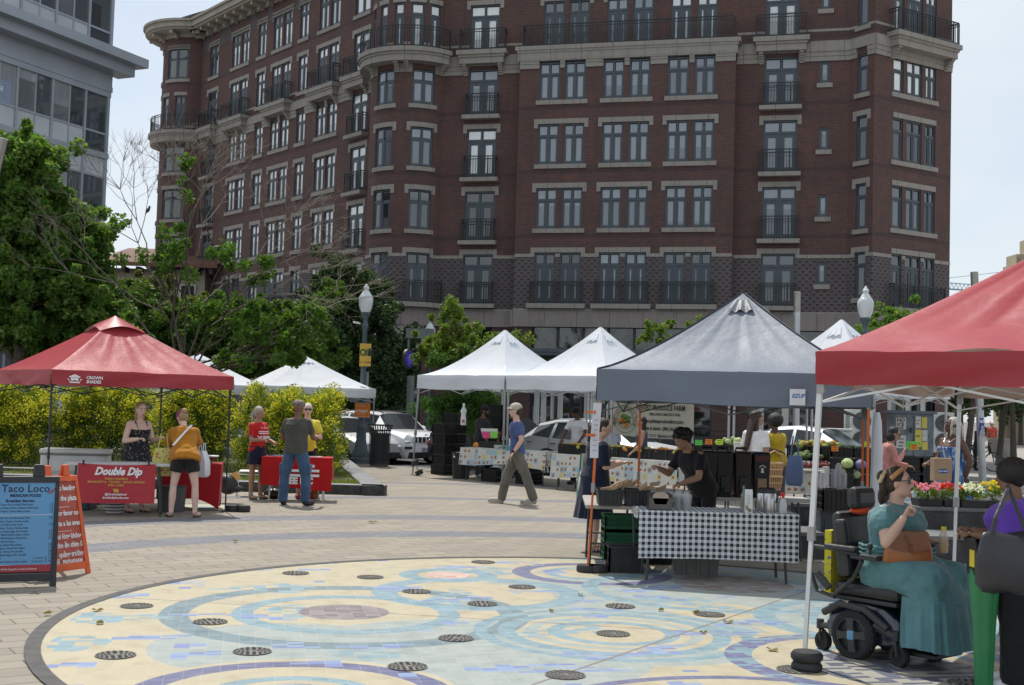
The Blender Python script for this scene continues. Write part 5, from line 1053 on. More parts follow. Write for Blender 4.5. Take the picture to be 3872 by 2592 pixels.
def person(label,loc,head,H=1.72,skin='fair',g=1.,fem=False,lean=0,lean_s=0,armR=((0,.2,-1),(.15,.05,-1)),armL=((0,.2,-1),(.15,.05,-1)),legR=((0,.06,-1),(0,.02,-1)),legL=((0,.06,-1),(0,.02,-1)),
           look=(0,0),top=None,bottom=None,shoes=None,hair=None,hairc='brown',hat=None,glasses=None,vx=.0085,sit=None,curl=.5,beard=None,belly=0,name='person',cup=True,rx=None):
    """body frame: x forward, y left, z up; arm and leg directions are (forward, outward, up)"""
    s=H/1.75; hz=math.atan2(head[1],head[0]); t=thing(name,label,'person',loc,hz)
    def dirv(d,side): return V3(d[0],d[1]*side,d[2]).normalized()
    th,sh,an=.43*s,.41*s,.085*s
    hipw=(.088 if not fem else .085)*s*(.75+.25*g)
    J={}
    drops=[]
    for side,lg in ((-1,legR),(1,legL)):
        d1,d2=dirv(lg[0],side),dirv(lg[1],side); drops.append(-(d1.z*th+d2.z*sh))
    hipz=(sit if sit else max(drops)+an); pel=V3(0,0,hipz)
    for side,lg,k in ((-1,legR,'R'),(1,legL,'L')):
        h=pel+V3(0,hipw*side,0); kn=h+dirv(lg[0],side)*th; ak=kn+dirv(lg[1],side)*sh; J['hip'+k],J['kn'+k],J['ak'+k]=h,kn,ak
    ca,sa=math.cos(R(lean)),math.sin(R(lean)); up=V3(sa,math.sin(R(lean_s)),ca).normalized(); fw=V3(ca,0,-sa); lf=V3(0,1,0)
    spine=lambda u,f=0,l=0: pel+up*(u*s)+fw*(f*s)+lf*(l*s)
    shw=(.178 if not fem else .158)*s*(.8+.2*g); shz=.478
    for side,ar,k in ((-1,armR,'R'),(1,armL,'L')):
        S0=spine(shz)+lf*(shw*side); e=S0+dirv(ar[0],side)*.285*s; w_=e+dirv(ar[1],side)*.25*s; J['sh'+k],J['el'+k],J['wr'+k]=S0,e,w_
    nk=spine(.54,.0); hb=spine(.60,.01)
    yaw,pit=R(look[0]),R(look[1]); HF=V3(math.cos(yaw)*math.cos(pit),math.sin(yaw)*math.cos(pit),math.sin(pit)).normalized(); HU=(V3(0,0,1)-HF*HF.z).normalized(); 
    if lean>15: HU=(HU+up*.5).normalized(); HF=(HF-HU*HF.dot(HU)).normalized()
    HL=HU.cross(HF); hp=lambda f,l,u: hb+HF*(f*s)+HL*(l*s)+HU*(u*s)
    Q3=Matrix((HF,HL,HU)).transposed()
    gb=.85+.15*g
    # torso profile (height, half width, half depth, forward shift)
    if fem: prof=[(-.06,.15,.105,-.01),(.03,.165,.115,-.01),(.12,.15,.105,0),(.22,.125,.095,.0),(.33,.14,.105,.012),(.40,.145,.115,.02),(.47,.15,.09,0),(.515,.11,.07,-.005),(.545,.055,.055,0)]
    else: prof=[(-.06,.14,.10,-.01),(.03,.155,.11,-.005),(.12,.15,.105,.0),(.22,.145,.10,.0),(.33,.165,.11,.0),(.42,.175,.115,.005),(.48,.165,.09,0),(.52,.11,.07,-.005),(.55,.06,.058,0)]
    def torso(mb,inf,z0=-.1,z1=.6,flare=0,n=18):
        rings=[]
        for u,w_,d_,f in prof:
            if u<z0-.05 or u>z1: continue
            bel=belly*math.exp(-((u-.16)/.12)**2); k=g if u<.48 else gb
            fl=flare*max(0,(.2-u)/.3)
            rings.append(ringE(spine(max(u,z0),f+bel*.5),0,0,fw,lf,n) if 0 else ringE(spine(max(u,z0),f+bel*.5),(d_*k+inf+bel*.5+fl)*s,(w_*k+inf+fl)*s,fw,lf,n))
        mb.loft(rings)
    def limb(mb,a,b,r0,r1,mid=None):
        if mid: m=a.lerp(b,.4); mb.tube([a,m,b],[r0,mid,r1],12)
        else: mb.tube([a,b],[r0,r1],12)
    mb=MB(); torso(mb,0)
    for k,side in (('R',-1),('L',1)):
        h,kn,ak=J['hip'+k],J['kn'+k],J['ak'+k]; gg=.7+.3*g
        limb(mb,h,kn,.083*s*g,.052*s*gg,.078*s*gg); mb.ell(kn,(.053*s*gg,)*3); limb(mb,kn,ak,.05*s*gg,.036*s,.056*s*gg); mb.ell(h,(.085*s*g,)*3)
        fd=(dirv((legR if k=='R' else legL)[2],side) if len(legR if k=='R' else legL)>2 else V3(1,.12*side,-.0).normalized())
        J['fd'+k]=fd; ft=ak+fd*.1*s+V3(0,0,-.045*s); fq=Matrix((fd,V3(0,0,1).cross(fd).normalized(),fd.cross(V3(0,0,1).cross(fd).normalized()))).transposed()
        mb.ell(ft,(.125*s,.042*s,.035*s),rot=fq); mb.ell(ak+fd*-.01,(.045*s,.038*s,.05*s)); J['ft'+k]=(ft,fq)
        S0,e,w_=J['sh'+k],J['el'+k],J['wr'+k]; mb.ell(S0,(.052*s*gb,)*3); mb.tube([spine(.485),S0],[.07*s*gb,.05*s*gb],10); limb(mb,S0,e,.05*s*gg,.04*s*gg,.049*s*gg); mb.ell(e,(.041*s*gg,)*3); limb(mb,e,w_,.041*s*gg,.027*s,.042*s*gg)
        # hand
        d=(w_-e).normalized(); pn=d.cross(lf*side).normalized() if abs(d.dot(lf))<.9 else d.orthogonal(); pn=-pn if pn.z>0 else pn; ac=d.cross(pn).normalized()
        palm=w_+d*.045*s; q=Matrix((d,ac,pn)).transposed(); mb.ell(palm,(.052*s,.04*s,.018*s),rot=q)
        for i in range(4):
            b0=w_+d*.082*s+ac*(.03-.02*i)*s; L_=(.034,.04,.037,.028)[i]*s; c1=curl*1.0; d1_=(d*math.cos(c1)+pn*math.sin(c1)); p1=b0+d1_*L_; c2=c1+curl*1.5; d2_=(d*math.cos(c2)+pn*math.sin(c2)); p2=p1+d2_*L_*.9
            mb.tube([b0-d*.02*s,b0,p1,p2],[.0105*s,.0105*s,.0095*s,.0075*s],7)
        tb=w_+d*.025*s+ac*.03*s; tdir=(d*.7+ac*.75+pn*.35*curl*2).normalized(); mb.tube([tb,tb+tdir*.035*s,tb+(tdir+d*.7).normalized()*.065*s],[.014*s,.012*s,.009*s],7)
        J['hand'+k]=palm+d*.04*s+pn*.02*s
    mb.tube([spine(.47),nk,hp(0,0,.04)],[.075*s*gb,.056*s*gb,.055*s*gb],12)
    mb.ell(hp(.0,0,.125),(.100*s,.078*s,.105*s),rot=Q3,n=18,m=12); mb.ell(hp(.03,0,.062),(.068*s,.058*s*(.85+.15*g),.062*s),rot=Q3); mb.ell(hp(.062,0,.03),(.034*s,.035*s,.026*s),rot=Q3)
    if g>1.25: mb.ell(hp(.03,0,.035),(.065*s,.07*s,.05*s),rot=Q3)
    mb.tube([hp(.094,0,.135),hp(.112,0,.10),hp(.12,0,.088),hp(.1,0,.078)],[.009*s,.012*s,.015*s,.01*s],8)
    for sd in (1,-1): mb.ell(hp(.0,sd*.079,.105),(.02*s,.009*s,.032*s),rot=Q3); mb.ell(hp(.075,sd*.032,.152),(.022*s,.024*s,.01*s),rot=Q3)
    mb.ell(hp(.094,0,.055),(.014*s,.026*s,.009*s),rot=Q3)
    b=mb.build('body',SK[skin],t,smooth=True); remesh(b,vx)
    fc=MB()
    for sd in (1,-1): fc.ell(hp(.088,sd*.032,.128),(.009*s,.014*s,.008*s),8,6,rot=Q3)
    fc.build('eyes',eyew,t); fc=MB()
    for sd in (1,-1): fc.ell(hp(.0945,sd*.032,.128),(.005*s,.0065*s,.0065*s),8,6,rot=Q3); fc.tube([hp(.098,sd*.014,.152),hp(.097,sd*.032,.157),hp(.085,sd*.05,.15)],[.004*s,.005*s,.003*s],5)
    fc.build('brows_and_pupils',eyed,t); fc=MB(); fc.ell(hp(.107,0,.057),(.006*s,.022*s,.005*s),8,6,rot=Q3); fc.ell(hp(.105,0,.049),(.006*s,.019*s,.006*s),8,6,rot=Q3); fc.build('lips',lipm if skin in('fair','pale','tan') else M('lips_dark',(.16,.06,.05),.5),t)
    # clothing
    vc=max(.010,vx*1.15)
    if top:
        mt,sl,hem=top['m'],top.get('sleeve','short'),top.get('hem',-.02); inf=top.get('inf',.016)
        mb=MB(); torso(mb,inf,hem,.525 if not top.get('low') else .44,top.get('flare',.015)); 
        if not top.get('low'): mb.tube([spine(.5),spine(.535)],[.085*s*gb,.066*s*gb],14)
        if sl!='none':
            for k in 'RL':
                S0,e,w_=J['sh'+k],J['el'+k],J['wr'+k]; gg=.7+.3*g; mb.ell(S0+up*(-.006*s),(.061*s*gb,)*3); mb.tube([spine(.475),S0+up*(-.012*s)],[.078*s*gb,.062*s*gb],12); mb.tube([spine(.40),S0+up*(-.05*s)],[.09*s*gb,.06*s*gb],12)
                if sl=='short': mb.tube([S0,S0.lerp(e,.72)],[.062*s*gg,.064*s*gg],12)
                elif sl=='puff': mb.ell(S0.lerp(e,.3),(.095*s*gg,)*3); mb.tube([S0,S0.lerp(e,.62)],[.08*s*gg,.07*s*gg],14)
                elif sl=='half': mb.tube([S0,S0.lerp(e,.98)],[.075*s*gg,.075*s*gg],12)
                else: mb.tube([S0,e],[.063*s*gg,.052*s*gg],12); mb.ell(e,(.053*s*gg,)*3); mb.tube([e,w_],[.052*s*gg,.038*s*gg],12)
        o=mb.build(top.get('name','shirt'),mt,t,smooth=True); remesh(o,vc,3); folds(o,.028); J['top']=o
        if top.get('straps'):
            m=MB()
            for sd in (1,-1): m.tube([spine(.42,.115,sd*.08),spine(.52,.06,sd*.1),spine(.535,-.01,sd*.1),spine(.44,-.105,sd*.07)],.009*s,5)
            m.build('strap',mt,t)
    if bottom:
        ty,mt=bottom['t'],bottom['m']; wz=bottom.get('waist',.1); gg=.7+.3*g
        if ty in('trousers','shorts'):
            mb=MB(); torso(mb,.012,-.08,wz); e1=1. if ty=='trousers' else 0; fl=bottom.get('fl',.0)
            for k in 'RL':
                h,kn,ak=J['hip'+k],J['kn'+k],J['ak'+k]; mb.ell(h,(.096*s*g,)*3)
                if e1: mb.tube([h,h.lerp(kn,.5),kn],[.098*s*g,.09*s*gg+fl,.07*s*gg+fl],14); mb.ell(kn,(.071*s*gg+fl,)*3); mb.tube([kn,kn.lerp(ak,.5),ak+V3(0,0,-.02)],[.07*s*gg+fl,.068*s*gg+fl,.062*s*gg+fl],14)
                else: mb.tube([h,h.lerp(kn,bottom.get('len',.6))],[.1*s*g,.1*s*gg+fl],14)
            o=mb.build(bottom.get('name',ty),mt,t,smooth=True); remesh(o,vc,3); folds(o,.03)
        elif ty=='skirt':
            z0=bottom.get('z0',.35)*s; zt=(pel+up*wz*s); A=[];n=72; kx=bottom.get('kx',1.); rp2=bottom.get('rip',.02)
            for i in range(15):
                v=i/14; c=zt.lerp(V3(bottom.get('dx',0)*s,0,z0),v); w_=.15*g*s+.012+(bottom.get('w',.23)*s*g-.15*g*s)*v**.9; d_=.12*g*s+.01+(bottom.get('d',.18)*s*g-.12*g*s)*v**.9
                if v<.25: w_=max(w_,.17*g*s+.01); 
                A.append([c+V3((d_*(1+rp2*v*4*math.sin(13*a_+2*math.sin(a_*3))))*math.cos(a_)*kx,(w_*(1+rp2*v*4*math.sin(13*a_+2*math.sin(a_*3)))) *math.sin(a_),0) for a_ in [2*PI*q/n for q in range(n)]])
            mb=MB(); mb.loft(A); mb.build(bottom.get('name','skirt'),mt,t,smooth=True)
    if shoes:
        for k in 'RL':
            ft,fq=J['ft'+k]; m=MB(); m.ell(ft+V3(0,0,.004*s),(.142*s,.052*s,.05*s),16,10,rot=fq); m.ell(J['ak'+k]+V3(0,0,-.03*s),(.055*s,.047*s,.05*s))
            if shoes.get('sandal'): m=MB(); m.ell(ft+V3(0,0,-.03*s),(.135*s,.05*s,.012*s),16,8,rot=fq); m.tube([ft+fq@V3(.05*s,-.045*s,-.02*s),ft+fq@V3(.03*s,0,.035*s),ft+fq@V3(.05*s,.045*s,-.02*s)],.008*s,6); m.tube([ft+fq@V3(-.06*s,-.045*s,-.02*s),ft+fq@V3(-.04*s,0,.05*s),ft+fq@V3(-.06*s,.045*s,-.02*s)],.008*s,6); m.build('sandal',shoes['m'],t,smooth=True); continue
            o=m.build('shoe',shoes['m'],t,smooth=True); remesh(o,.009,2)
            if shoes.get('sole'): m=MB(); m.ell(ft+V3(0,0,-.03*s),(.146*s,.056*s,.014*s),16,6,rot=fq); m.build('sole',shoes['sole'],t,smooth=True)
    hm=HR[hairc]
    if hair:
        m=MB(); fl=hair if isinstance(hair,str) else hair[0]
        if fl!='bald':
            m.ell(hp(-.018,0,.142),(.101*s,.087*s,.10*s),18,12,rot=Q3); m.ell(hp(-.04,0,.105),(.075*s,.084*s,.085*s),rot=Q3)
        if fl=='long': m.loft([[hp(-.045+.0,0,.12)+HF*(.055*s*math.cos(a_))+HL*(.085*s*math.sin(a_))-V3(0,0,q*.06*s) -HF*(.02*s*q*.5)*0+V3(0,0,0) for a_ in [2*PI*i/16 for i in range(16)]] for q in range(5)]+[[hp(-.075,0,.12)+HF*((.04-.008*(q-5))*s*math.cos(a_))+HL*((.09-.013*(q-5))*s*math.sin(a_))-V3(0,0,q*.06*s) for a_ in [2*PI*i/16 for i in range(16)]] for q in range(5,9)])
        if fl=='curly':
            rg=random.Random(4)
            for i in range(46):
                a_=rg.uniform(0,2*PI); e_=rg.uniform(-.35,1.4); rr=.105*s; p=hp(-.02,0,.13)+HF*(rr*1.05*math.cos(a_)*math.cos(e_))+HL*(rr*math.sin(a_)*math.cos(e_))+HU*(rr*1.02*math.sin(e_))
                if math.cos(a_)>.35 and e_<.45: continue
                m.ell(p,(.036*s,)*3,8,6)
        if fl=='afro': m.ell(hp(-.02,0,.15),(.135*s,.13*s,.125*s),rot=Q3)
        if fl=='bun': m.ell(hp(-.11,0,.17),(.05*s,.05*s,.05*s))
        if fl=='pony': m.tube([hp(-.1,0,.14),hp(-.15,0,.08),hp(-.14,0,-.04),hp(-.13,.0,-.13)],[.03*s,.04*s,.034*s,.012*s],10)
        if fl=='bob': m.ell(hp(-.03,0,.06),(.085*s,.098*s,.11*s),rot=Q3)
        if m.v: o=m.build('hair',hm,t,smooth=True); remesh(o,max(.008,vx),2)
        if fl=='fringe': pass
    if beard: m=MB(); m.ell(hp(.052,0,.035),(.055*s,.062*s,.05*s),rot=Q3); m.ell(hp(.04,0,.06),(.05*s,.064*s,.05*s),rot=Q3); m.build('beard',HR['black'],t,smooth=True)
    if hat:
        m=MB(); ty=hat[0]
        if ty=='cap':
            m.ell(hp(-.005,0,.155),(.112*s,.094*s,.092*s),18,12,rot=Q3); br=[hp(.06+.10*math.sqrt(max(0,1-(i/4)**2))*1.0,.075*(i/4),.150-.012*(i/4)**2) for i in range(-4,5)]; bk=[hp(.05,.075*(i/4),.163) for i in range(-4,5)]
            up_=HU*.006*s; m.add([p for p in br]+[p for p in bk]+[p+up_ for p in br]+[p+up_ for p in bk],[(i,i+1,10+i,9+i) for i in range(8)]+[(18+i,27+i,28+i,19+i) for i in range(8)]+[(i,18+i,19+i,i+1) for i in range(8)])
        if ty=='flat': m.ell(hp(.0,0,.175),(.118*s,.105*s,.075*s),18,10,rot=Q3); m.ell(hp(.09,0,.15),(.06*s,.07*s,.016*s),rot=Q3)
        m.build('cap',hat[1],t,smooth=True)
    if glasses:
        m=MB(); dk=glasses=='sun'
        for sd in (1,-1):
            if dk: m.ell(hp(.106,sd*.034,.127),(.007*s,.031*s,.023*s),12,8,rot=Q3)
            else: m.tube([hp(.108,sd*.034+.027*math.cos(a_),.127+.02*math.sin(a_)) for a_ in [i*PI/5 for i in range(11)]],.0028*s,4)
            m.tube([hp(.103,sd*.06,.135),hp(.05,sd*.083,.132),hp(-.01,sd*.086,.125)],.004*s,5)
        m.tube([hp(.112,-.012,.132),hp(.112,.012,.132)],.004*s,5); m.build('sunglasses' if dk else 'glasses',M('glasses_dark',(.012,.012,.014),.15,coat=1) ,t,smooth=True)
    J['t']=t; J['hp']=hp; J['s']=s; J['spine']=spine; J['pel']=pel; J['W']=lambda p:(Matrix.Translation(Vector(loc))@Matrix.Rotation(hz,4,'Z'))@p
    J['HF']=HF;J['HL']=HL;J['HU']=HU; return J
def az(d): return (math.cos(R(d)),math.sin(R(d)))
blk=fab('black_cloth',(.018,.018,.02)); wht=fab('white_cloth',(.74,.74,.76)); shoeb=dict(m=M('black_shoe',(.02,.02,.022),.5)); navy=fab('navy_cloth',(.013,.018,.042)); jean=fab('blue_jeans',(.055,.105,.19),.6,.25)
def pat(name,base,dots,sc=30,th=.56):
    m,b,n=newmat(name,.85); tc=n.n('ShaderNodeTexCoord'); v=n.n('ShaderNodeTexVoronoi'); v.inputs['Scale'].default_value=sc; n.put(v.inputs['Vector'],tc.outputs['Object'])
    n.put(b.inputs['Base Color'],n.mix(n.math('LESS_THAN',v.outputs['Distance'],th),base,n.mix(n.math('GREATER_THAN',n.noise(tc.outputs['Object'],sc*.8,2),.5),dots,base))); return m
# ---- the dip stall, left
floral=pat('black_floral',(.015,.015,.02),(.32,.28,.28),34,.33)
person('woman in a black floral sundress with long fair hair behind the dip stall',(at(526,19.1).x,19.1,0),az(-42),1.70,'pale',1.18,True,lean=4,armR=((.1,.35,-1),(.9,-.45,.15)),armL=((.15,.25,-1),(.9,-.1,.25)),look=(-8,-14),top=dict(m=floral,sleeve='none',low=1,hem=0,straps=1,name='dress_top'),bottom=dict(t='skirt',m=floral,z0=.42,w=.26,d=.22,waist=.14,name='dress_skirt'),shoes=dict(m=shoeb['m'],sandal=1),hair='long',hairc='blonde',curl=.9)
p=G(688,1958); J=person('woman in a loose orange shirt, magenta cap and black shorts at the red table',(p.x,p.y+.05,0),az(100),1.68,'pale',1.15,True,lean=26,lean_s=7,armR=((.7,.2,-.75),(.6,-.1,-.35)),armL=((.45,.35,-1),(.75,-.15,-.1)),legR=((.02,.18,-1),(-.08,.04,-1),(1,.35,0)),legL=((.02,.18,-1),(-.08,.04,-1),(1,.35,0)),look=(28,-38),top=dict(m=fab('orange_shirt',(.42,.17,.015),.7),sleeve='half',hem=-.06,inf=.035,flare=.03),bottom=dict(t='shorts',m=blk,len=.5,fl=.01),shoes=dict(m=M('brown_sandal',(.09,.05,.02),.6),sandal=1),hair='bun',hairc='blonde',hat=('cap',fab('magenta_cap',(.22,.03,.12))),curl=.6)
m=MB(); sp=J['spine']; m.grid(lambda u,v:sp(.50-.36*u,-.175-.01*math.sin(u*3),-.13+.30*u*1.0+ (v-.5)*.04),8,1); m.build('bag_strap',wht,J['t'])
# tote bags held
def tote(label,p,w,h,mt,rz=0,d=.1,name='tote_bag',txt=None,strap=.22,taper=.8):
    t=thing(name,label,'bag',p,rz); m=MB(); m.loft([[Vector((x*w/2*k,y*d/2*k2,z*h)) for x,y in ((-1,-1),(0,-1.25),(1,-1),(1,1),(0,1.25),(-1,1))] for z,k,k2 in ((-1,.82,1.),(-.9,1,1.3),(-.4,1.02,1.2),(0,taper,.5))]); m.build('bag_body',mt,t,smooth=True,shade=60)
    m=MB(); 
    for y in (-.2,.2): m.tube([(-w*.25,y*d,-.01),(-w*.13,y*d,strap),(w*.13,y*d,strap),(w*.25,y*d,-.01)],.009,6)
    m.build('handle',mt,t); return t
Wp=J['W']; h=Wp(J['elL']); tote('yellow cloth bag with a fruit pattern on the arm of the woman in orange',(h.x-.03,h.y-.12,1.02),.3,.42,pat('fruit_cloth',(.52,.50,.16),(.45,.12,.06),22,.4),R(20))
h=Wp(J['elR']); tote('white plastic bag hanging at the right side of the woman in orange',(h.x+.05,h.y+.05,.98),.2,.40,M('white_bag',(.66,.68,.72),.4,var=.08),R(80),.16,'plastic_bag',strap=.12)
# ---- the red cloth campaign table
p=G(985,1880); J=person('grey ponytailed woman in a red lettered T-shirt and navy skirt at the campaign table',(p.x,22.3,0),az(-38),1.66,'tan',.95,True,armR=((.12,.12,-1),(.95,-.25,.02)),armL=((.15,.12,-1),(.9,-.2,-.1)),look=(12,-3),top=dict(m=fab('red_tshirt',(.52,.022,.022)),sleeve='short',hem=-.03,inf=.02),bottom=dict(t='skirt',m=navy,z0=.66,w=.2,d=.17,waist=.08,rip=.01),shoes=dict(m=M('brown_sandal',(.09,.05,.02)),sandal=1),hair='pony',hairc='grey',curl=.9)
m=MB(); sp=J['spine']; 
m.text('FREE DC',.075,sp(.22,.165,.15),X=sp(0,0,-1)-sp(0,0,0),Y=(0,0,1),bold=.003); 
for z in (.315,.35): a0=sp(z,.155,.13); m.add([a0,sp(z,.165,-.12),sp(z+.018,.165,-.12),sp(z+.018,.155,.13)],[(0,1,2,3)])
m.text('* * *',.09,sp(.375,.165,.11),X=sp(0,0,-1)-sp(0,0,0),bold=.002); m.build('shirt_print',M('print_white',(.8,.8,.82)),J['t'])
p=G(1111,1912); J=person('man in a grey green polo shirt, checked flat cap and cargo jeans, back turned',(p.x,p.y,0),az(82),1.80,'brown',1.1,False,lean=3,armR=((.3,.3,-1),(.9,-.1,-.05)),armL=((.2,.35,-1),(.8,-.3,-.25)),legR=((.04,.22,-1),(-.05,.02,-1),(1,.5,0)),legL=((.04,.22,-1),(-.05,.02,-1),(1,.15,0)),look=(-8,-6),top=dict(m=fab('grey_green_polo',(.075,.075,.065)),sleeve='short',hem=-.05,inf=.03,flare=.01),bottom=dict(t='trousers',m=jean,fl=.012),shoes=shoeb,hair='bald',hat=('flat',pat('checked_cap',(.25,.2,.17),(.03,.025,.02),60,.5)))
m=MB()
for sd in (1,-1): 
    k=J['hip'+('L' if sd>0 else 'R')].lerp(J['kn'+('L' if sd>0 else 'R')],.72); m.cbox((k.x,k.y+sd*.095,k.z),(.13,.03,.17))
m.build('cargo_pocket',jean,J['t'],bevel=.01)
p=G(1140,1890); person('man in a yellow T-shirt and dark sunglasses standing behind the campaign table',(p.x,22.75,0),az(-75),1.74,'fair',1.,False,armR=((.25,.2,-1),(.8,-.55,.2)),armL=((.2,.25,-1),(.8,-.5,.1)),look=(-2,-2),top=dict(m=fab('yellow_tshirt',(.72,.60,.06)),sleeve='short',hem=-.05,inf=.025),bottom=dict(t='shorts',m=blk,len=.85),shoes=dict(m=M('red_shoe',(.35,.04,.03),.6)),hair='short',hairc='white',glasses='sun',curl=.9)
# person reaching from behind the hedge
p=at(1290,36); person('person behind the hedge reaching an arm toward the lamp post posters',(p.x,33.8,0),az(20),1.66,'tan',.95,True,armR=((.6,.4,.45),(.95,-.1,.35)),armL=((.9,.3,.5),(1,-.1,.3)),legR=((0,.1,-1),(0,.02,-1)),look=(-10,0),top=dict(m=fab('lavender_top',(.30,.28,.42)),sleeve='short'),bottom=dict(t='shorts',m=blk,len=.5),shoes=dict(m=wht),hair='short',hairc='black',vx=.013)
p=at(736,31.5); person('person with dark hair whose head shows over the hedge behind the red tent',(p.x,33.,.0),az(-90),1.70,'brown',1.,False,top=dict(m=blk,sleeve='short'),bottom=dict(t='trousers',m=blk),hair='short',hairc='black',vx=.014)
# ---- the walking man
p=G(1950,1908); J=person('tall man walking left in a blue printed T-shirt, beige cap and grey trousers',(p.x,p.y,0),az(176),1.90,'fair',.95,False,lean=3,armR=((-.30,.12,-1),(.12,.1,-1)),armL=((-.42,.15,-1),(.62,.0,-1)),legL=((-.42,.02,-1),(-.38,0,-1),(1,.1,-.05)),legR=((.42,.02,-1),(.22,0,-1),(1,.05,.05)),look=(0,-2),top=dict(m=fab('blue_tshirt',(.065,.095,.23)),sleeve='short',hem=-.03,inf=.022),bottom=dict(t='trousers',m=fab('olive_grey_trousers',(.135,.125,.105),.7),fl=.014),shoes=dict(m=M('beige_sneaker',(.36,.33,.27),.7),sole=M('pale_sole',(.5,.48,.4),.7)),hair='short',hairc='brown',hat=('cap',fab('beige_cap',(.42,.38,.31))),glasses='clear',curl=.35)
m=MB(); sp=J['spine']
for i,(sx_,ln) in enumerate(((.02,8),(-.035,7))):
    for k in range(ln): m.text('0E8SOUTH'[k%8],.052,sp(.42-.052*k,-.135-.0,-.0)+Vector((-.004,.03 - .055*i +.02,0)),X=(0,-1,0),bold=.002)
m.build('back_print',M('print_pale_blue',(.45,.52,.62),.7),J['t']); m=MB(); w_=J['wrL']; m.lathe([(.034,-.02),(.036,0),(.034,.02)],12,tuple(J['wrL']+Vector((0,0,.02)))); m.build('watch',blk,J['t'])
# ---- produce vendors
p=G(1790,1806); J=person('bearded vendor in a black cap and dark grey T-shirt reaching to the produce table',(p.x+.15,p.y+.1,0),az(-22),1.80,'brown',1.18,False,lean=6,belly=.07,armR=((.35,.15,-1),(.55,.05,-1)),armL=((.5,.2,-.8),(.9,-.1,-.3)),look=(0,-10),top=dict(m=fab('charcoal_tshirt',(.035,.036,.04)),sleeve='short',hem=-.07,inf=.03),bottom=dict(t='trousers',m=fab('dark_jeans',(.06,.07,.09))),shoes=dict(m=M('grey_sneaker',(.36,.36,.37),.7)),hair='short',hairc='black',beard=1,hat=('cap',blk))
person('vendor dressed in black standing behind the walking man',(at(1935,31).x,31.3,0),az(-120),1.80,'brown',1.1,False,armR=((.3,.2,-1),(.6,-.1,-.7)),top=dict(m=blk,sleeve='short'),bottom=dict(t='trousers',m=blk),shoes=shoeb,hair='short',hairc='black',beard=1,vx=.013)
person('vendor in a white T-shirt and dark cap leaning over the black crates',(at(2195,29).x,29.2,0),az(-118),1.84,'deep',1.,False,lean=10,armR=((.45,.25,-.8),(.7,-.1,-.5)),armL=((.45,.25,-.8),(.7,-.1,-.5)),look=(-40,-18),top=dict(m=wht,sleeve='short',hem=-.04,inf=.022),bottom=dict(t='trousers',m=blk),shoes=shoeb,hair='short',hairc='black',hat=('cap',blk),vx=.011)
person('person in a white shirt partly hidden behind the navy dressed woman',(at(2305,27.5).x,27.5,0),az(-60),1.68,'tan',1.1,False,lean=8,top=dict(m=fab('pale_blue_shirt',(.58,.62,.75)),sleeve='half',inf=.03),bottom=dict(t='trousers',m=blk),hair='short',hairc='black',vx=.012)
person('dark haired woman in a grey sleeveless top standing before the farm banner',(at(2432,25.9).x,25.9,0),az(182),1.66,'tan',1.1,True,armR=((.2,.15,-1),(.7,-.2,-.6)),armL=((.2,.15,-1),(.7,-.2,-.6)),look=(-8,-4),top=dict(m=fab('slate_top',(.06,.07,.11)),sleeve='none',inf=.016),bottom=dict(t='trousers',m=blk),hair='long',hairc='black',vx=.011)
# ---- customer in navy dress
p=G(2240,2085); J=person('woman in a navy dress with a ponytail waiting beside the orange tent leg',(p.x,p.y,0),az(12),1.68,'fair',1.3,True,lean=6,armR=((.12,.12,-1),(.98,-.1,.22)),armL=((.12,.12,-1),(.95,-.15,.2)),look=(-12,-16),legR=((0,.05,-1),(-.03,.0,-1)),legL=((.1,.1,-1),(-.02,0,-1)),top=dict(m=navy,sleeve='half',hem=.02,inf=.03,name='dress_top'),bottom=dict(t='skirt',m=navy,z0=.44,w=.19,d=.19,waist=.16,rip=.012,name='dress_skirt'),shoes=dict(m=M('blue_sandal',(.04,.04,.12),.6),sandal=1),hair='pony',hairc='brown',curl=1.0,vx=.0075)
h=J['W'](J['elR']); tote('cream canvas tote bag behind the back of the navy dressed woman',(p.x-.13,p.y+.06,1.0),.11,.40,fab('cream_canvas',(.50,.46,.36)),R(12),.1); tote('teal cloth bag behind the cream tote of the navy dressed woman',(p.x-.15,p.y+.16,1.0),.10,.55,fab('teal_bag',(.02,.20,.18)),R(12),.08)
# ---- coffee vendor with curly hair
person('vendor with curly dark hair in a black T-shirt bending over the coffee stall table',(at(2668,14.75).x,14.8,0),az(-142),1.68,'tan',1.1,False,lean=30,armR=((.5,.15,-.85),(.8,-.15,.25)),armL=((.35,.2,-1),(.8,-.35,-.3)),look=(-5,-42),top=dict(m=blk,sleeve='short',hem=-.08,inf=.03),bottom=dict(t='trousers',m=blk),shoes=shoeb,hair='curly',hairc='black',curl=.9,vx=.0075)
# ---- shoppers at the right
J=person('woman with very long dark hair in a white T-shirt, back turned, at the produce stall',(at(2868,19.6).x,19.8,0),az(48),1.84,'tan',1.0,True,lean=2,armR=((-.02,.12,-1),(.1,.05,-1)),look=(-22,-2),top=dict(m=wht,sleeve='short',hem=-.06,inf=.028),bottom=dict(t='shorts',m=fab('denim_shorts',(.2,.28,.38)),len=.45),shoes=dict(m=wht),hair='long',hairc='brown')
m=MB(); hp=J['hp']; m.loft([[hp(-.08-.012*q,0,.10-.055*q)+J['HF']*(.035*math.cos(a_))+J['HL']*((.10-.006*q)*math.sin(a_)) for a_ in [2*PI*i/12 for i in range(12)]] for q in range(10)]); m.build('long_hair',HR['brown'],J['t'],smooth=True)
t=thing('shopping_basket','tan plastic hand basket held by the white shirted woman, hanging above another','basket',D(2928,1752,19.35),0); mt=M('tan_plastic',(.45,.27,.14),.55)
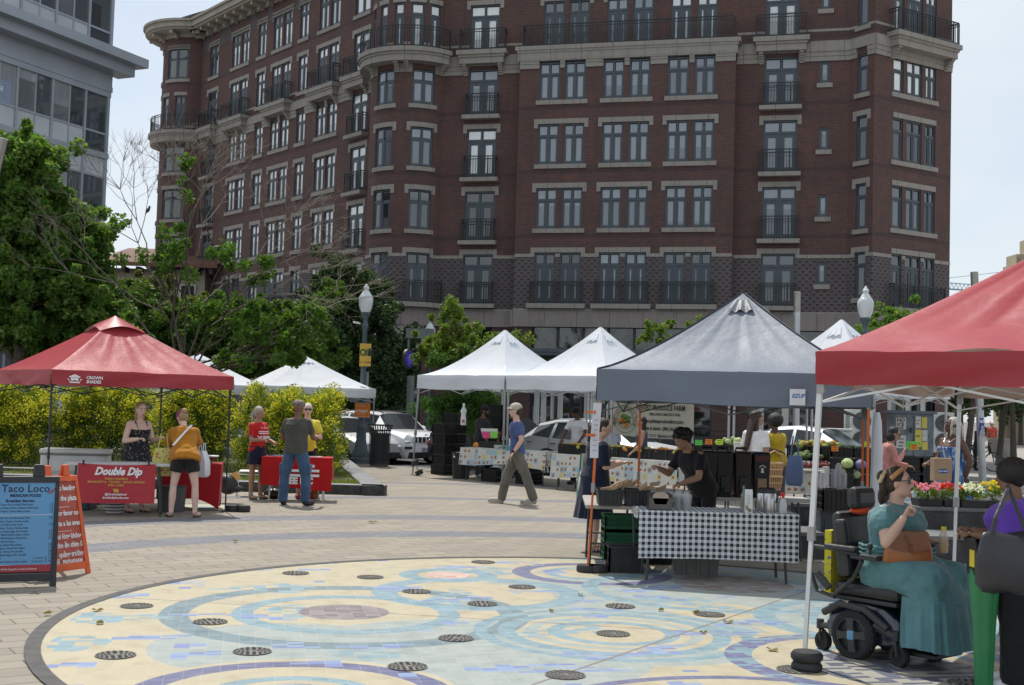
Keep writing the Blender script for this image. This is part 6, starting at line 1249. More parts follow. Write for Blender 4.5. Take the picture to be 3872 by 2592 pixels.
def basket(t,z):
    for k in range(2):
        pass
    m=MB()
    for i in range(24):
        a=2*PI*i/24; c,s_=math.cos(a),math.sin(a); m.tube([(c*.11,s_*.085,z-.2),(c*.145,s_*.11,z)],.008,4)
    for zz,k in ((z-.2,.76),(z-.1,.88),(z,1)): m.tube([(math.cos(2*PI*i/24)*.147*k,math.sin(2*PI*i/24)*.112*k,zz) for i in range(25)],.012,5,cap=False)
    m.lathe([(0,z-.2),(.105,z-.2)],16,sy=.8,cap=False); m.build('basket_body',mt,t)
basket(t,0); m=MB(); m.tube([(-.14,0,0),(-.12,0,.13),(0,0,.19),(.12,0,.13),(.14,0,0)],.012,6); m.build('handle',mt,t)
t=thing('shopping_basket','tan plastic basket hanging under the held one by the woman in white','basket',D(2925,1752,19.35)+Vector((0,0,-.21)),0); basket(t,0)
J=person('woman with short curly hair in a mustard yellow top with a hand on her back',(at(2952,20.6).x,20.9,0),az(120),1.78,'dark',1.2,True,lean=3,armL=((-.25,.6,-.8),(-.55,-.9,-.1)),armR=((.4,.4,-.4),(.5,.6,.2)),look=(40,-2),top=dict(m=fab('mustard_top',(.45,.31,.02)),sleeve='short',hem=-.03,inf=.026),bottom=dict(t='trousers',m=fab('grey_trousers',(.10,.10,.10))),shoes=shoeb,hair='afro',hairc='black')
tote('blue denim shoulder bag at the right side of the woman in mustard yellow',(at(3015,20.4).x,20.5,1.12),.26,.5,fab('denim_bag',(.09,.13,.24)),R(-20),.14,strap=.32)
J=person('dark haired woman in a pink blouse and sunglasses with one arm across her chest',(at(3372,19.8).x,20.2,0),az(-12),1.66,'tan',1.05,True,lean=12,armR=((.35,.1,-.75),(.4,-.6,.65)),armL=((.3,.1,-1),(.9,0,-.2)),look=(0,-18),top=dict(m=fab('pink_blouse',(.50,.22,.19)),sleeve='long',hem=-.05,inf=.026),bottom=dict(t='trousers',m=fab('purple_trousers',(.05,.03,.08))),shoes=shoeb,hair='bob',hairc='black',glasses='sun',vx=.009)
tie=pat('tie_dye_blue',(.04,.10,.30),(.42,.52,.62),9,.42)
def tiedye():
    m,b,n=newmat('tie_dye_dress',.85); tc=n.n('ShaderNodeTexCoord'); mp=n.n('ShaderNodeMapping'); mp.inputs['Scale'].default_value=(16,16,2.2); n.put(mp.inputs['Vector'],tc.outputs['Object']); k=n.noise(mp.outputs[0],1.,5,rough=.7)
    n.put(b.inputs['Base Color'],n.ramp(k,[(.38,(.02,.06,.2)),(.5,(.06,.16,.42)),(.58,(.45,.55,.66))])); return m
td=tiedye()
J=person('woman with silver braids in a strapless blue tie-dye dress holding a brown paper bag',(at(3615,18.6).x,18.75,0),az(-150),1.82,'deep',1.25,True,armR=((.15,.2,-1),(.8,-.1,-.15)),armL=((-.1,.55,-1),(.15,-.15,-1)),look=(-12,4),top=dict(m=td,sleeve='none',low=1,hem=.0,inf=.02,name='dress_top'),bottom=dict(t='skirt',m=td,z0=.08,w=.3,d=.26,waist=.2,rip=.03,name='dress_skirt'),shoes=dict(m=shoeb['m'],sandal=1),hair='bob',hairc='silver',curl=.8,vx=.0085)
m=MB(); hp=J['hp']; rg=random.Random(5)
for i in range(26):
    a=rg.uniform(-2.6,2.6)+PI; c=hp(-.03+.085*math.cos(a)*1.1,.09*math.sin(a),.17); m.tube([c,hp(-.03+.12*math.cos(a),.125*math.sin(a),.1),hp(-.04+.13*math.cos(a),.13*math.sin(a),.0-rg.uniform(0,.06))],[.012,.012,.006],5)
m.build('braids',HR['silver'],J['t'],smooth=True); m=MB(); sp=J['spine']; m.tube([sp(.53,.04,-.09),sp(.47,.115,-.05),sp(.42,.13,0),sp(.47,.115,.05),sp(.53,.04,.09)],.007,6); m.tube([sp(.42,.13,0),sp(.36,.14,0)],.006,5); m.build('necklace',M('silver_metal',(.6,.6,.55),.3,metal=.9),J['t'])
kraft=M('kraft_paper',(.37,.25,.15),.75,var=.08)
c=D(3558,1776,18.45); t=thing('paper_shopping_bag','brown paper shopping bag with a blue oval held by the woman in blue','bag',c,R(8)); m=MB(); m.box((-.14,-.07,-.17),(.14,.07,.17)); m.build('bag_body',kraft,t,bevel=.006); m=MB(); m.tube([(-.06,0,.17),(-.05,0,.27),(.05,0,.27),(.06,0,.17)],.005,5); m.build('handle',kraft,t)
m=MB(); m.lathe([(0,0),(.09,0)],24,(0,0,0),sy=.42,cap=False); mm=MB(Matrix.Translation((0,-.0725,-.02))@Matrix.Rotation(R(90),4,'X')); mm.lathe([(0,0),(.092,0),(.092,.001),(0,.001)],24,sy=.36); o=mm.build('oval_print',M('oval_blue',(.03,.06,.25),.6),t); mm=MB(); mm.text('OLD NAVY',.033,(0,-.0745,-.032),align='CENTER',bold=.001); mm.build('lettering',M('print_white',(.8,.8,.82)),o)
# ---- person in purple at the right edge
J=person('woman in a purple T-shirt with short black hair at the right edge',(at(3826,8.5).x,8.35,0),az(158),1.52,'brown',1.6,True,lean=4,armL=((.25,.3,-1),(.95,-.2,.15)),armR=((.3,.1,-1),(.95,-.1,.2)),look=(-15,-6),top=dict(m=fab('purple_tshirt',(.115,.045,.36)),sleeve='half',hem=-.08,inf=.045,flare=.02),bottom=dict(t='trousers',m=fab('black_trousers',(.012,.013,.016)),fl=.055),shoes=dict(m=wht),hair='short',hairc='black',curl=.9,vx=.0075)
m=MB(); hp=J['hp']; m.tube([hp(.06,.09,.2),hp(.04,.0,.245),hp(.06,-.09,.2)],.008,6); m.ell(hp(-.02,0,.15),(.115,.1,.1)); o=m.build('hair_crown',HR['black'],J['t'],smooth=True)
t=thing('shoulder_bag','big black shoulder bag hanging on the purple shirted woman','bag',(at(3800,7.8).x+.02,7.78,1.08),R(8)); lb_=M('black_leather_bag',(.030,.031,.038),.42,var=.15,bump=.5,bs=9); m=MB(); m.loft([[Vector((math.cos(a)*w,math.sin(a)*d,z+.02*math.sin(a*2))) for a in [2*PI*i/28 for i in range(28)]] for z,w,d in ((-.36,.10,.05),(-.35,.17,.08),(-.30,.215,.095),(-.15,.215,.09),(-.03,.19,.05),(.0,.175,.03))]); m.build('bag_body',lb_,t,smooth=True,shade=70); m=MB(); m.tube([(-.15,-.03,-.06),(-.10,-.02,.10),(.02,.06,.26),(.08,.15,.30),(.13,.1,.12),(.16,.0,-.06)],.014,8); m.build('strap',lb_,t)
# far cyclists
p=at(3706,44); person('bald man in dark clothes with a bicycle behind the steel pole',(p.x,44.2,0),az(-60),1.72,'tan',1.,False,lean=8,armR=((.5,.3,-.6),(.8,0,-.2)),top=dict(m=fab('plum_jacket',(.06,.04,.06)),sleeve='long'),bottom=dict(t='trousers',m=blk),shoes=shoeb,hair='bald',vx=.016)
t=thing('bicycle','black bicycle leaning beside the steel pole, front wheel to the right','bicycle',(at(3705,43.6).x,43.6,0),R(-8)); 
for x,nm in ((-.5,'wheel'),(.5,'wheel')):
    m=MB(); m.tube([(x+.33*math.cos(a),0,.34+.33*math.sin(a)) for a in [2*PI*i/28 for i in range(29)]],.022,6,cap=False); o=m.build('wheel',rub,t); m=MB()
    for i in range(10): a=PI*i/10; m.tube([(x+.32*math.cos(a),0,.34+.32*math.sin(a)),(x-.32*math.cos(a),0,.34-.32*math.sin(a))],.002,3)
    m.build('spokes',alu,o)
m=MB(); 
for a,b in (((-.5,0,.34),(-.15,0,.34)),((-.15,0,.34),(.35,0,.8)),((-.15,0,.34),(-.25,0,.85)),((-.25,0,.8),(.35,0,.85)),((-.5,0,.34),(-.25,0,.8)),((.5,0,.34),(.35,0,.95)),((.35,-.25,1.0),(.35,.25,1.0))): m.tube([a,b],.018,6)
m.build('frame',iron,t); m=MB(); m.ell((-.26,0,.9),(.12,.06,.03)); m.build('saddle',blk,t,smooth=True)
p=at(3812,62); person('distant person in a red shirt and white helmet beyond the concrete planter',(p.x,64,0),az(-120),1.75,'tan',1.,False,top=dict(m=fab('coral_shirt',(.55,.10,.07)),sleeve='short'),bottom=dict(t='trousers',m=blk),hair='short',hairc='grey',hat=('flat',wht),vx=.018)
for i,px in enumerate((3740,3775)):
    p=at(px,70); person('distant cyclist in dark clothes, %s beyond the plaza trees'%('left one' if i==0 else 'right one'),(p.x,71,0),az(-100),1.75,'tan',1.,False,top=dict(m=blk,sleeve='long'),bottom=dict(t='trousers',m=blk),hair='short',hairc='black',hat=('flat',fab('red_helmet',(.5,.04,.03))),vx=.02)
p=at(3789,60); t=thing('concrete_planter','large tapered concrete planter pot at the far right of the plaza','planter',(p.x,60,0)); m=MB(); m.lathe([(.42,0),(.62,.85),(.66,.86),(.66,.95),(.58,.95),(.56,.8)],20); m.build('pot',M('pot_concrete',(.24,.24,.23),.9),t,smooth=True)
# ================================================================ CARS
tyre=M('tyre',(.015,.015,.016),.8); rimm=M('rim_alloy',(.45,.46,.47),.3,metal=.8); cgl=M('car_glass',(.02,.025,.028),.16,spec=.6,var=.02); blkp=M('black_plastic',(.02,.02,.022),.6); hlm=M('headlight',(.62,.66,.68),.08,coat=1,spec=.9); tail=M('tail_light',(.35,.02,.02),.15,coat=1); chrome=M('chrome',(.7,.7,.72),.12,metal=1)
def paint(n,c,metal=0): return M(n,c,.28,metal=metal,var=.02,coat=1)
def car(label,front,head,st,paintm,L,W,wr,wx,kind='suv',grille=None,cat='car'):
    """st: stations (x from the front, top z, edge z, belt z, half width at belt, half width at top); front: ground point under the bumper"""
    hz=math.atan2(head[1],head[0]); d=Vector((math.cos(hz),math.sin(hz),0)); t=thing('parked_car' if 0 else 'car',label,cat,Vector(front)-d*L,hz)
    rings=[]
    for (x,tz,ez,bz,wb,wt) in st:
        X=L-x; half=[(wb*.93,.20),(wb*1.,.33),(wb*1.01,.6*bz+.1),(wb,bz),(wt,ez),(wt*.86,tz-.012),(wt*.45,tz),(0,tz+.006)]
        rings.append([Vector((X,y,z)) for y,z in half]+[Vector((X,-y,z)) for y,z in half[-2::-1]])
    n=len(rings[0]); nb=len(st)
    bm_=MB(); gs=MB(); gw=MB()
    cab=[i for i,s_ in enumerate(st) if s_[2]-s_[3]>.25]; c0,c1=cab[0],cab[-1]
    for i in range(nb-1):
        for j in range(n-1):
            q=[rings[i][j],rings[i][j+1],rings[i+1][j+1],rings[i+1][j]]; side=j in(3,n-5); topst=4<=j<=n-6
            if side and c0<=i<c1 and (i-c0)%2==0: gs.add(q,[(0,1,2,3)]); continue
            if topst and (i==c0-1 or i==c1): gw.add(q,[(0,1,2,3)]); continue
            bm_.add(q,[(0,1,2,3)])
    bm_.add(rings[0],[tuple(range(n))]); bm_.add(rings[-1],[tuple(range(n))[::-1]])
    bm_.add([rings[i][0] for i in range(nb)]+[rings[i][-1] for i in range(nb)],[(i,i+1,nb+i+1,nb+i) for i in range(nb-1)])
    # merge so shading is smooth
    o=bm_.build('body',paintm,t,smooth=True,shade=38)
    bb_=bmesh.new(); bb_.from_mesh(o.data); bmesh.ops.remove_doubles(bb_,verts=bb_.verts,dist=.0005); bmesh.ops.recalc_face_normals(bb_,faces=bb_.faces); bb_.to_mesh(o.data); bb_.free(); o.data.set_sharp_from_angle(angle=R(38))
    gs.build('side_window',cgl,t); gw.build('windscreen',cgl,t)
    sills=MB(); sills.box((.25,-W*1.0,.18),(L-.25,W*1.0,.34)); sills.build('sill_trim',blkp,t,bevel=.02)
    for x in wx:
        for sd in (1,-1):
            m=MB(Matrix.Translation((L-x,sd*(W-.205),wr))@Matrix.Rotation(R(-90*sd),4,'X')); m.lathe([(0,.0),(wr*.75,0),(wr*.97,.02),(wr,.06),(wr,.17),(wr*.96,.21),(wr*.7,.22)],28,cap=False); w_=m.build('wheel',tyre,t,smooth=True)
            m=MB(Matrix.Translation((L-x,sd*(W-.205),wr))@Matrix.Rotation(R(-90*sd),4,'X')); m.lathe([(wr*.68,.215),(wr*.64,.2),(0,.17)],24,cap=False)
            for q in range(5): a=2*PI*q/5; m.tube([(math.cos(a)*.04,math.sin(a)*.04,.222),(math.cos(a)*wr*.64,math.sin(a)*wr*.64,.21)],.03,4)
            m.build('rim',rimm,w_,smooth=True)
            m=MB(Matrix.Translation((L-x,sd*(W+.004),wr+.02))@Matrix.Rotation(R(-90*sd),4,'X')); m.lathe([(wr*1.16,0),(wr*1.16,.004),(wr*1.02,.004),(wr*1.02,0)],28,cap=False); m.build('wheel_arch',blkp,t)
    hb=st[1]; zc=hb[3]
    for sd in (1,-1):
        m=MB(); m.ell((L-.12,sd*W*.74,zc*.9),(.13,.19,.07),rot=Matrix.Rotation(R(-24*sd),3,'Z')); m.build('headlight',hlm,t,smooth=True)
        m=MB(); m.ell((.06,sd*W*.86,zc*.92),(.08,.14,.13)); m.build('tail_light',tail,t,smooth=True)
        ms=st[c0]; m=MB(); m.ell((L-ms[0]+.12,sd*(ms[4]+.13),ms[3]+.06),(.07,.1,.075)); m.build('mirror',paintm,t,smooth=True)
    for sd in (1,-1):
        m=MB()
        for k in range(c0,c1+1,2): 
            s0=st[min(k,c1)]; X=L-s0[0]; m.tube([(X,sd*(W*1.012),.36),(X,sd*(W*1.012),s0[3]-.03)],.006,4)
        for k in range(c0,c1,2): X=(2*L-st[k][0]-st[k+1][0])/2; m.tube([(X-.28,sd*(W*1.02),st[k][3]-.12),(X-.44,sd*(W*1.02),st[k][3]-.12)],.016,6)
        m.build('door_seams',blkp,t)
    m=MB(); m.box((L-.05,-W*.8,.2),(L+.02,W*.8,.40)); m.build('bumper_trim',blkp,t,bevel=.02)
    m=MB(); m.box((L+.0,-.22,.42),(L+.035,.22,.55)); o=m.build('licence_plate',M('plate',(.55,.57,.66),.5,var=.03),t); m=MB(); m.text('JK 9498',.1,(L+.037,-.19,.45),X=(0,1,0),bold=.002); m.build('lettering',M('plate_blue',(.03,.04,.2),.6),o)
    return t
jst=[(0,.86,.80,.72,.74,.66),(.12,.98,.95,.80,.86,.76),(.5,1.05,1.02,.93,.92,.78),(1.15,1.10,1.07,1.02,.93,.76),(1.75,1.60,1.52,1.08,.92,.66),(2.55,1.665,1.57,1.10,.92,.66),(2.62,1.665,1.57,1.10,.92,.66),(3.45,1.66,1.56,1.13,.92,.65),(3.55,1.655,1.555,1.13,.92,.65),(4.15,1.60,1.50,1.17,.91,.62),(4.5,1.15,1.10,1.04,.88,.7),(4.62,.9,.85,.75,.82,.7)]
white=paint('car_white',(.86,.87,.88)); silver=M('car_silver',(.48,.49,.50),.42,metal=.25,var=.02); dgrey=paint('car_dark_grey',(.06,.065,.07),.4)
f=G(1590,1752,-.14); hd=(.66,-.75)
J1=car('white sport utility car with a seven slot grille driving past the trash can',(at(1622,39.6).x,39.6,-.14),hd,jst,white,4.62,.92,.36,(.9,3.6))
m=MB(); m.box((4.60,-.62,.70),(4.66,.62,.90)); o=m.build('grille',white,J1,bevel=.02); m=MB()
for i in range(7): y=-.50+i*.167; m.box((4.655,y-.058,.715),(4.672,y+.058,.885))
m.build('grille_slots',blkp,o,bevel=.008); m=MB(); m.text('JEEP',.07,(4.60,-.1,.93),X=(0,1,0),bold=.002); m.build('badge',iron,J1)
for sd in (1,-1): m=MB(); m.box((4.58,sd*.75-.14,.50),(4.655,sd*.75+.14,.58)); m.build('fog_light',blkp,J1,bevel=.02)
m=MB()
for sd in (1,-1): m.tube([(.7,sd*.6,1.62),(1.2,sd*.62,1.68),(2.7,sd*.62,1.68),(3.0,sd*.6,1.62)],.018,6)
m.build('roof_rail',blkp,J1)
sst=[(0,.68,.62,.56,.66,.6),(.12,.76,.73,.63,.82,.72),(.5,.86,.84,.77,.87,.76),(1.15,.97,.95,.90,.88,.74),(1.95,1.42,1.35,.96,.87,.60),(2.6,1.48,1.40,.97,.87,.60),(2.68,1.48,1.40,.97,.87,.6),(3.3,1.44,1.36,1.0,.87,.59),(4.0,1.12,1.08,1.02,.86,.66),(4.4,1.06,1.02,.92,.84,.7),(4.52,.8,.76,.7,.8,.7)]
J2=car('silver sedan half hidden behind the lamp post and trash can',(at(1450,38.4).x,38.4,-.14),hd,sst,silver,4.52,.88,.33,(.85,3.55))
rst=[(0,.80,.74,.66,.70,.62),(.12,.92,.89,.76,.86,.74),(.5,1.0,.98,.88,.92,.78),(1.1,1.08,1.05,1.0,.94,.76),(1.8,1.56,1.48,1.05,.93,.64),(2.6,1.66,1.56,1.07,.93,.64),(2.7,1.66,1.56,1.07,.93,.64),(3.5,1.63,1.53,1.10,.93,.63),(3.6,1.62,1.52,1.10,.93,.62),(4.2,1.50,1.42,1.16,.91,.58),(4.6,1.18,1.12,1.05,.88,.70),(4.77,.95,.9,.8,.82,.7)]
hd2=(.82,-.572)
J3=car('silver crossover car parked behind the produce tables, its hood shining right of the banner',(at(2578,32.9).x,32.9,-.14),hd2,rst,silver,4.77,.94,.37,(.9,3.65))
m=MB()
for sd in (1,-1): m.tube([(.9,sd*.6,1.57),(1.3,sd*.6,1.64),(2.7,sd*.6,1.66),(3.1,sd*.6,1.6)],.02,6)
m.build('roof_rail',chrome,J3)
car('dark grey car seen between the stacked crates and the walking man',(at(2150,36.5).x,36.5,-.14),hd2,jst,dgrey,4.62,.92,.36,(.9,3.6))
J5=car('white sedan parked behind the woman in mustard yellow',(at(3440,29.6).x,29.6,-.14),hd2,sst,white,4.52,.88,.33,(.85,3.55)); J5.scale=(1,1,1.13)
# ================================================================ TABLES, CLOTHS AND GOODS
tgrey=M('table_plastic',(.42,.41,.39),.6,var=.1); tleg=M('table_leg',(.05,.05,.055),.5)
def table(label,c,rz,w,d,h,top=None,legm=None,th=.045):
    t=thing('folding_table',label,'table',(c[0],c[1],0),rz); m=MB(); m.box((-w/2,-d/2,h-th),(w/2,d/2,h)); m.build('tabletop',top or tgrey,t,bevel=.012)
    for sx in (-1,1):
        for sy in (-1,1): m=MB(); m.tube([(sx*(w/2-.16),sy*(d/2-.08),h-th),(sx*(w/2-.12),sy*(d/2-.06),0)],.016,6); m.build('leg',legm or tleg,t)
        m=MB(); m.tube([(sx*(w/2-.14),-(d/2-.07),.3),(sx*(w/2-.14),d/2-.07,.3)],.012,5); m.build('crossbar',legm or tleg,t)
    return t
def cloth(label,c,rz,w,d,h,drops,mt,seed=0,name='tablecloth',amp=.02,hemamp=.03,th=0):
    """drops: front, right, back, left"""
    t=thing(name,label,'tablecloth',(c[0],c[1],0),rz); w2,d2=w/2+.012,d/2+.012; m=MB(); z=h+.006
    m.add([(-w2,-d2,z),(w2,-d2,z),(w2,d2,z),(-w2,d2,z)],[(0,1,2,3)],[[(-w2,-d2),(w2,-d2),(w2,d2),(-w2,d2)]])
    C=[(-w2,-d2),(w2,-d2),(w2,d2),(-w2,d2)]
    for k in range(4):
        if not drops[k]: continue
        a=Vector((*C[k],z));b=Vector((*C[(k+1)%4],z)); nr=Vector((b.y-a.y,-(b.x-a.x),0)).normalized(); L_=(b-a).length; nu=max(8,int(L_/.04)); nv=10; ext=.0
        def f(u,v,a=a,b=b,nr=nr,k=k,L_=L_):
            p=a.lerp(b,u); q=u*L_; wv=math.sin(q*11+seed)*.6+math.sin(q*19+seed*2)*.4; p+=nr*(.006+amp*v*(1+wv)); p.z=z-drops[k]*v-hemamp*v*math.sin(q*2.3+seed+k)*.5; return p
        vs=[f(i/nu,j/nv) for j in range(nv+1) for i in range(nu+1)]
        fs=[(j*(nu+1)+i,(j+1)*(nu+1)+i,(j+1)*(nu+1)+i+1,j*(nu+1)+i+1) for j in range(nv) for i in range(nu)]
        uv=[[((i+a_)/nu*L_-w2,-d2-(j+b_)/nv*drops[k]) for a_,b_ in ((0,0),(0,1),(1,1),(1,0))] for j in range(nv) for i in range(nu)]
        m.add(vs,fs,uv)
    m.build('cloth',mt,t,smooth=True,uv=True,shade=50); return t
def mat_gingham():
    m,b,n=newmat('gingham',.85); uv=n.n('ShaderNodeUVMap').outputs[0]; sx=n.n('ShaderNodeSeparateXYZ'); n.put(sx.inputs[0],uv); P_=.062
    a=n.math('LESS_THAN',n.math('FRACT',n.math('ADD',n.math('DIVIDE',sx.outputs[0],P_),100.)),.5); c=n.math('LESS_THAN',n.math('FRACT',n.math('ADD',n.math('DIVIDE',sx.outputs[1],P_),100.)),.5)
    n.put(b.inputs['Base Color'],n.mix(n.math('MULTIPLY',n.math('ADD',a,c),.5),(.66,.68,.70),n.mix(n.math('MULTIPLY',a,c),(.075,.085,.105),(.010,.012,.018)))); return m
def mat_patch():
    m,b,n=newmat('patchwork_cloth',.85); uv=n.n('ShaderNodeUVMap').outputs[0]; sc=n.n('ShaderNodeVectorMath',operation='SCALE'); n.put(sc.inputs[0],uv); sc.inputs['Scale'].default_value=1/.125
    fl=n.n('ShaderNodeVectorMath',operation='FLOOR'); n.put(fl.inputs[0],sc.outputs[0]); wn=n.n('ShaderNodeTexWhiteNoise',noise_dimensions='2D'); n.put(wn.inputs['Vector'],fl.outputs[0])
    base=n.ramp(wn.outputs['Value'],[(0,(.58,.57,.53)),(.3,(.35,.48,.56)),(.5,(.60,.60,.57)),(.68,(.58,.52,.26)),(.8,(.60,.59,.56))]); n.t.nodes[-1]
    for q in n.t.nodes:
        if q.type=='VALTORGB': q.color_ramp.interpolation='CONSTANT'
    fr=n.n('ShaderNodeVectorMath',operation='FRACTION'); n.put(fr.inputs[0],sc.outputs[0]); sx=n.n('ShaderNodeSeparateXYZ'); n.put(sx.inputs[0],fr.outputs[0])
    dx=n.math('SUBTRACT',sx.outputs[0],.5); dy=n.math('SUBTRACT',sx.outputs[1],.5); rr=n.math('SQRT',n.math('ADD',n.math('MULTIPLY',dx,dx),n.math('MULTIPLY',dy,dy)))
    rr=n.math('ADD',rr,n.math('MULTIPLY',n.noise(uv,28,3),.8)); k=n.math('MULTIPLY',n.math('LESS_THAN',rr,.66),n.math('GREATER_THAN',n.math('FRACT',n.math('MULTIPLY',wn.outputs['Value'],7.3)),.45))
    fc=n.ramp(n.noise(uv,60,2),[(.4,(.30,.20,.08)),(.5,(.50,.07,.05)),(.6,(.16,.22,.08))]); n.put(b.inputs['Base Color'],n.mix(k,base,fc)); return m
ging=mat_gingham(); patch=mat_patch(); blkcr=M('crate_black',(.018,.018,.019),.5,var=.2,vs=10)
def crate_parts(t,w,d,h,mt=blkcr,mesh_=True):
    m=MB()
    for (a,b) in (((-w/2,-d/2),(w/2,-d/2)),((w/2,-d/2),(w/2,d/2)),((w/2,d/2),(-w/2,d/2)),((-w/2,d/2),(-w/2,-d/2))):
        A=Vector((*a,0));B=Vector((*b,0)); L_=(B-A).length
        for z,r in ((.012,.013),(h*.33,.007),(h*.66,.007),(h-.014,.017)): m.tube([A+Vector((0,0,z)),B+Vector((0,0,z))],r,4,sq=True)
        n=max(3,int(L_/.055))
        for i in range(n+1): p=A.lerp(B,i/n); m.tube([p+Vector((0,0,.01)),p+Vector((0,0,h-.01))],.014 if i in(0,n) else .006,4,sq=True)
    m.build('crate_wall',mt,t); m=MB(); m.box((-w/2,-d/2,.0),(w/2,d/2,.012)); m.box((-w/2+.01,-d/2+.012,.012),(w/2-.01,-d/2+.016,h*.9)); m.box((-w/2+.01,d/2-.016,.012),(w/2-.01,d/2-.012,h*.9)); m.build('crate_floor',mt,t)
_cr={}
def crate(label,p,rz=0,w=.52,d=.38,h=.28,mt=blkcr,group='black plastic crates',name='plastic_crate'):
    k=(w,d,h,mt.name)
    if k in _cr: t=dup(_cr[k],p,rz,label); t['group']=group
    else: t=thing(name,label,'crate',p,rz,group); crate_parts(t,w,d,h,mt); _cr[k]=t
    return t
def heap(name,label,cat,p,w,d,n,r,cols,kind='stuff',seed=1,flat=.55,par=None,long=1.):
    rg=random.Random(seed); m=MB()
    for i in range(n):
        x,y=rg.uniform(-w/2,w/2),rg.uniform(-d/2,d/2); z=r*.6+rg.random()*r*2.2*(1-abs(x)/w)*(1-abs(y)/d); rr=r*rg.uniform(.8,1.2); q=Matrix.Rotation(rg.random()*6,3,'Z')@Matrix.Rotation(rg.uniform(-.4,.4),3,'Y'); m.ell((x,y,z),(rr*long,rr,rr*.9),8,6,rot=q)
    mt=mat_leaf('produce_'+name,cols,.05); o=m.build(name,mt,None,smooth=True); o.location=p; tag(o,label,cat,kind=kind); return o
ordn=['lowest','second','third','fourth','fifth','sixth','seventh','topmost']
# --- produce tables
def onT(t): return Vector((-1.0,29.55,0))+X_*t     # along the tent row, one metre in
X_=Vector((.722,-.692,0)); Yr=Vector((.692,.722,0)); ar=math.atan2(X_.y,X_.x)
def tabline(lab,a,b,h=.78,d=.7,drops=(.38,.3,.1,.3),seed=0):
    a=Vector(a);b=Vector(b);c=(a+b)/2; dd=b-a; rz=math.atan2(dd.y,dd.x); nn=Vector((-dd.y,dd.x,0)).normalized(); c=c+nn*d/2; table(lab+' under a floral cloth',c,rz,dd.length,d,h); cloth('floral patchwork cloth on the '+lab,c,rz,dd.length,d,h,drops,patch,seed,amp=.03,hemamp=.08); return c,rz,dd.normalized(),nn
cA,rA,dA,nA=tabline('scale table behind the walking man',(-1.15,29.8,0),(.85,28.0,0),seed=1)
cB,rB,dB,nB=tabline('long produce table behind the navy dressed woman',(.97,27.3,0),(3.4,24.75,0),seed=2,drops=(.5,.4,.1,.45))
cC,rC,dC,nC=tabline('produce table right of the coffee dispensers',(4.72,22.1,0),(5.4,21.55,0),seed=3,drops=(.42,.35,.1,.3))
cD_,rD,dD,nD=tabline('red potato table behind the big white pole',(5.35,22.9,0),(7.3,21.2,0),seed=4)
# crate row on table B
for i in range(8):
    q=cB-dB*1.55+dB*(.44*i)+nB*.02; crate('black crate of produce on the long floral table, %s from the left'%(['first','second','third','fourth','fifth','sixth','seventh','last'][i]),Vector((q.x,q.y,.79)),rB,.42,.36,.22,group='black crates on the long floral table')
    heap(['orange_squash','yellow_squash'][i%2],'%s heaped in the %s crate of the long table'%(['oranges','yellow squash'][i%2],['first','second','third','fourth','fifth','sixth','seventh','last'][i]),'fruit',Vector((q.x,q.y,.93)),.36,.3,26,.04,[[(.55,.2,.02),(.6,.28,.03)],[(.55,.42,.05),(.4,.4,.08)]][i%2],seed=i)
# stack beside the lamp leg of the white tent
for cI,(px,Y_,n) in enumerate(((1684,31.8,5),(1716,32.1,6))):
    p=at(px,Y_)
    for k in range(n): crate('black crate, %s from the ground in the %s column of the stack left of the bearded vendor'%(ordn[k] ,['left','right'][cI]) if 0 else 'black plastic crate, %s in the %s column left of the bearded vendor'%(ordn[k],['left','right'][cI]),Vector((p.x+(.02 if k%2 else 0),p.y+cI*.35,k*.262)),ar,.50,.36,.26,group='stacked black produce crates')
for k in range(4):
    p=at(1886,31.6); crate('black plastic crate, %s in the high stack behind the middle tent legs'%ordn[k],Vector((p.x,p.y,.80+k*.262)),ar,.56,.38,.26,group='stacked black produce crates')
table('bare folding table carrying the high crate stack',(at(1886,31.6).x,31.6),ar,1.2,.6,.79)
for i,(px,Y_) in enumerate(((1880,29.4),(2010,28.8))):
    p=at(px,Y_); crate('black crate on the ground under the scale table, %s'%['left one','right one'][i],p,ar,.5,.38,.3,group='black crates under the tables')
# scale, fruit, towels
q=cA-dA*.25; t=thing('market_scale','grey market scale with black buttons on the floral table','scale',(q.x,q.y-.1,.79),rA); m=MB(); m.box((-.22,-.14,0),(.22,.14,.09)); m.build('scale_body',M('scale_grey',(.45,.46,.47),.4),t,bevel=.01); m=MB()
for i in range(5): m.box((-.05+i*.05,-.145,.03),(-.02+i*.05,-.14,.055))
m.build('buttons',iron,t); m=MB(); m.box((-.2,-.12,.1),(.2,.12,.115)); m.build('pan',chrome,t)
q=D(1800,1683,29.6); t=thing('orange','bright orange fruit under the hand of the bearded vendor','fruit',(q.x,q.y,.86)); m=MB(); m.ell((0,0,0),(.06,.06,.06)); m.build('fruit_skin',M('orange_fruit',(.75,.25,.02),.5,bump=.2,bs=90),t,smooth=True)
for lb,px,py,Y_,c,w in (('pile of pink plastic berry baskets',1842,1645,29.9,(.75,.08,.28),.26),('pile of lime green plastic berry baskets',1868,1645,29.8,(.25,.65,.10),.2),('clear plastic tray on the berry baskets',1850,1634,29.9,(.7,.72,.72),.42)):
    q=D(px,py,Y_); t=thing('plastic_basket',lb+' on the scale table','basket',q); m=MB(); m.loft([[Vector((x*w/2*k,y*.1*k,z)) for x,y in ((-1,-1),(1,-1),(1,1),(-1,1))] for z,k in ((-.08,.8),(.08,1.)) ]); m.build('basket_body',M('pl'+lb[8:13],c,.4),t)
q=at(1870,29.9); t=thing('cardboard_stand','black upturned box under the berry baskets','box',(q.x,q.y,.79),rA); m=MB(); m.box((-.3,-.15,0),(.3,.15,.14)); m.build('box_body',blkcr,t,bevel=.01)
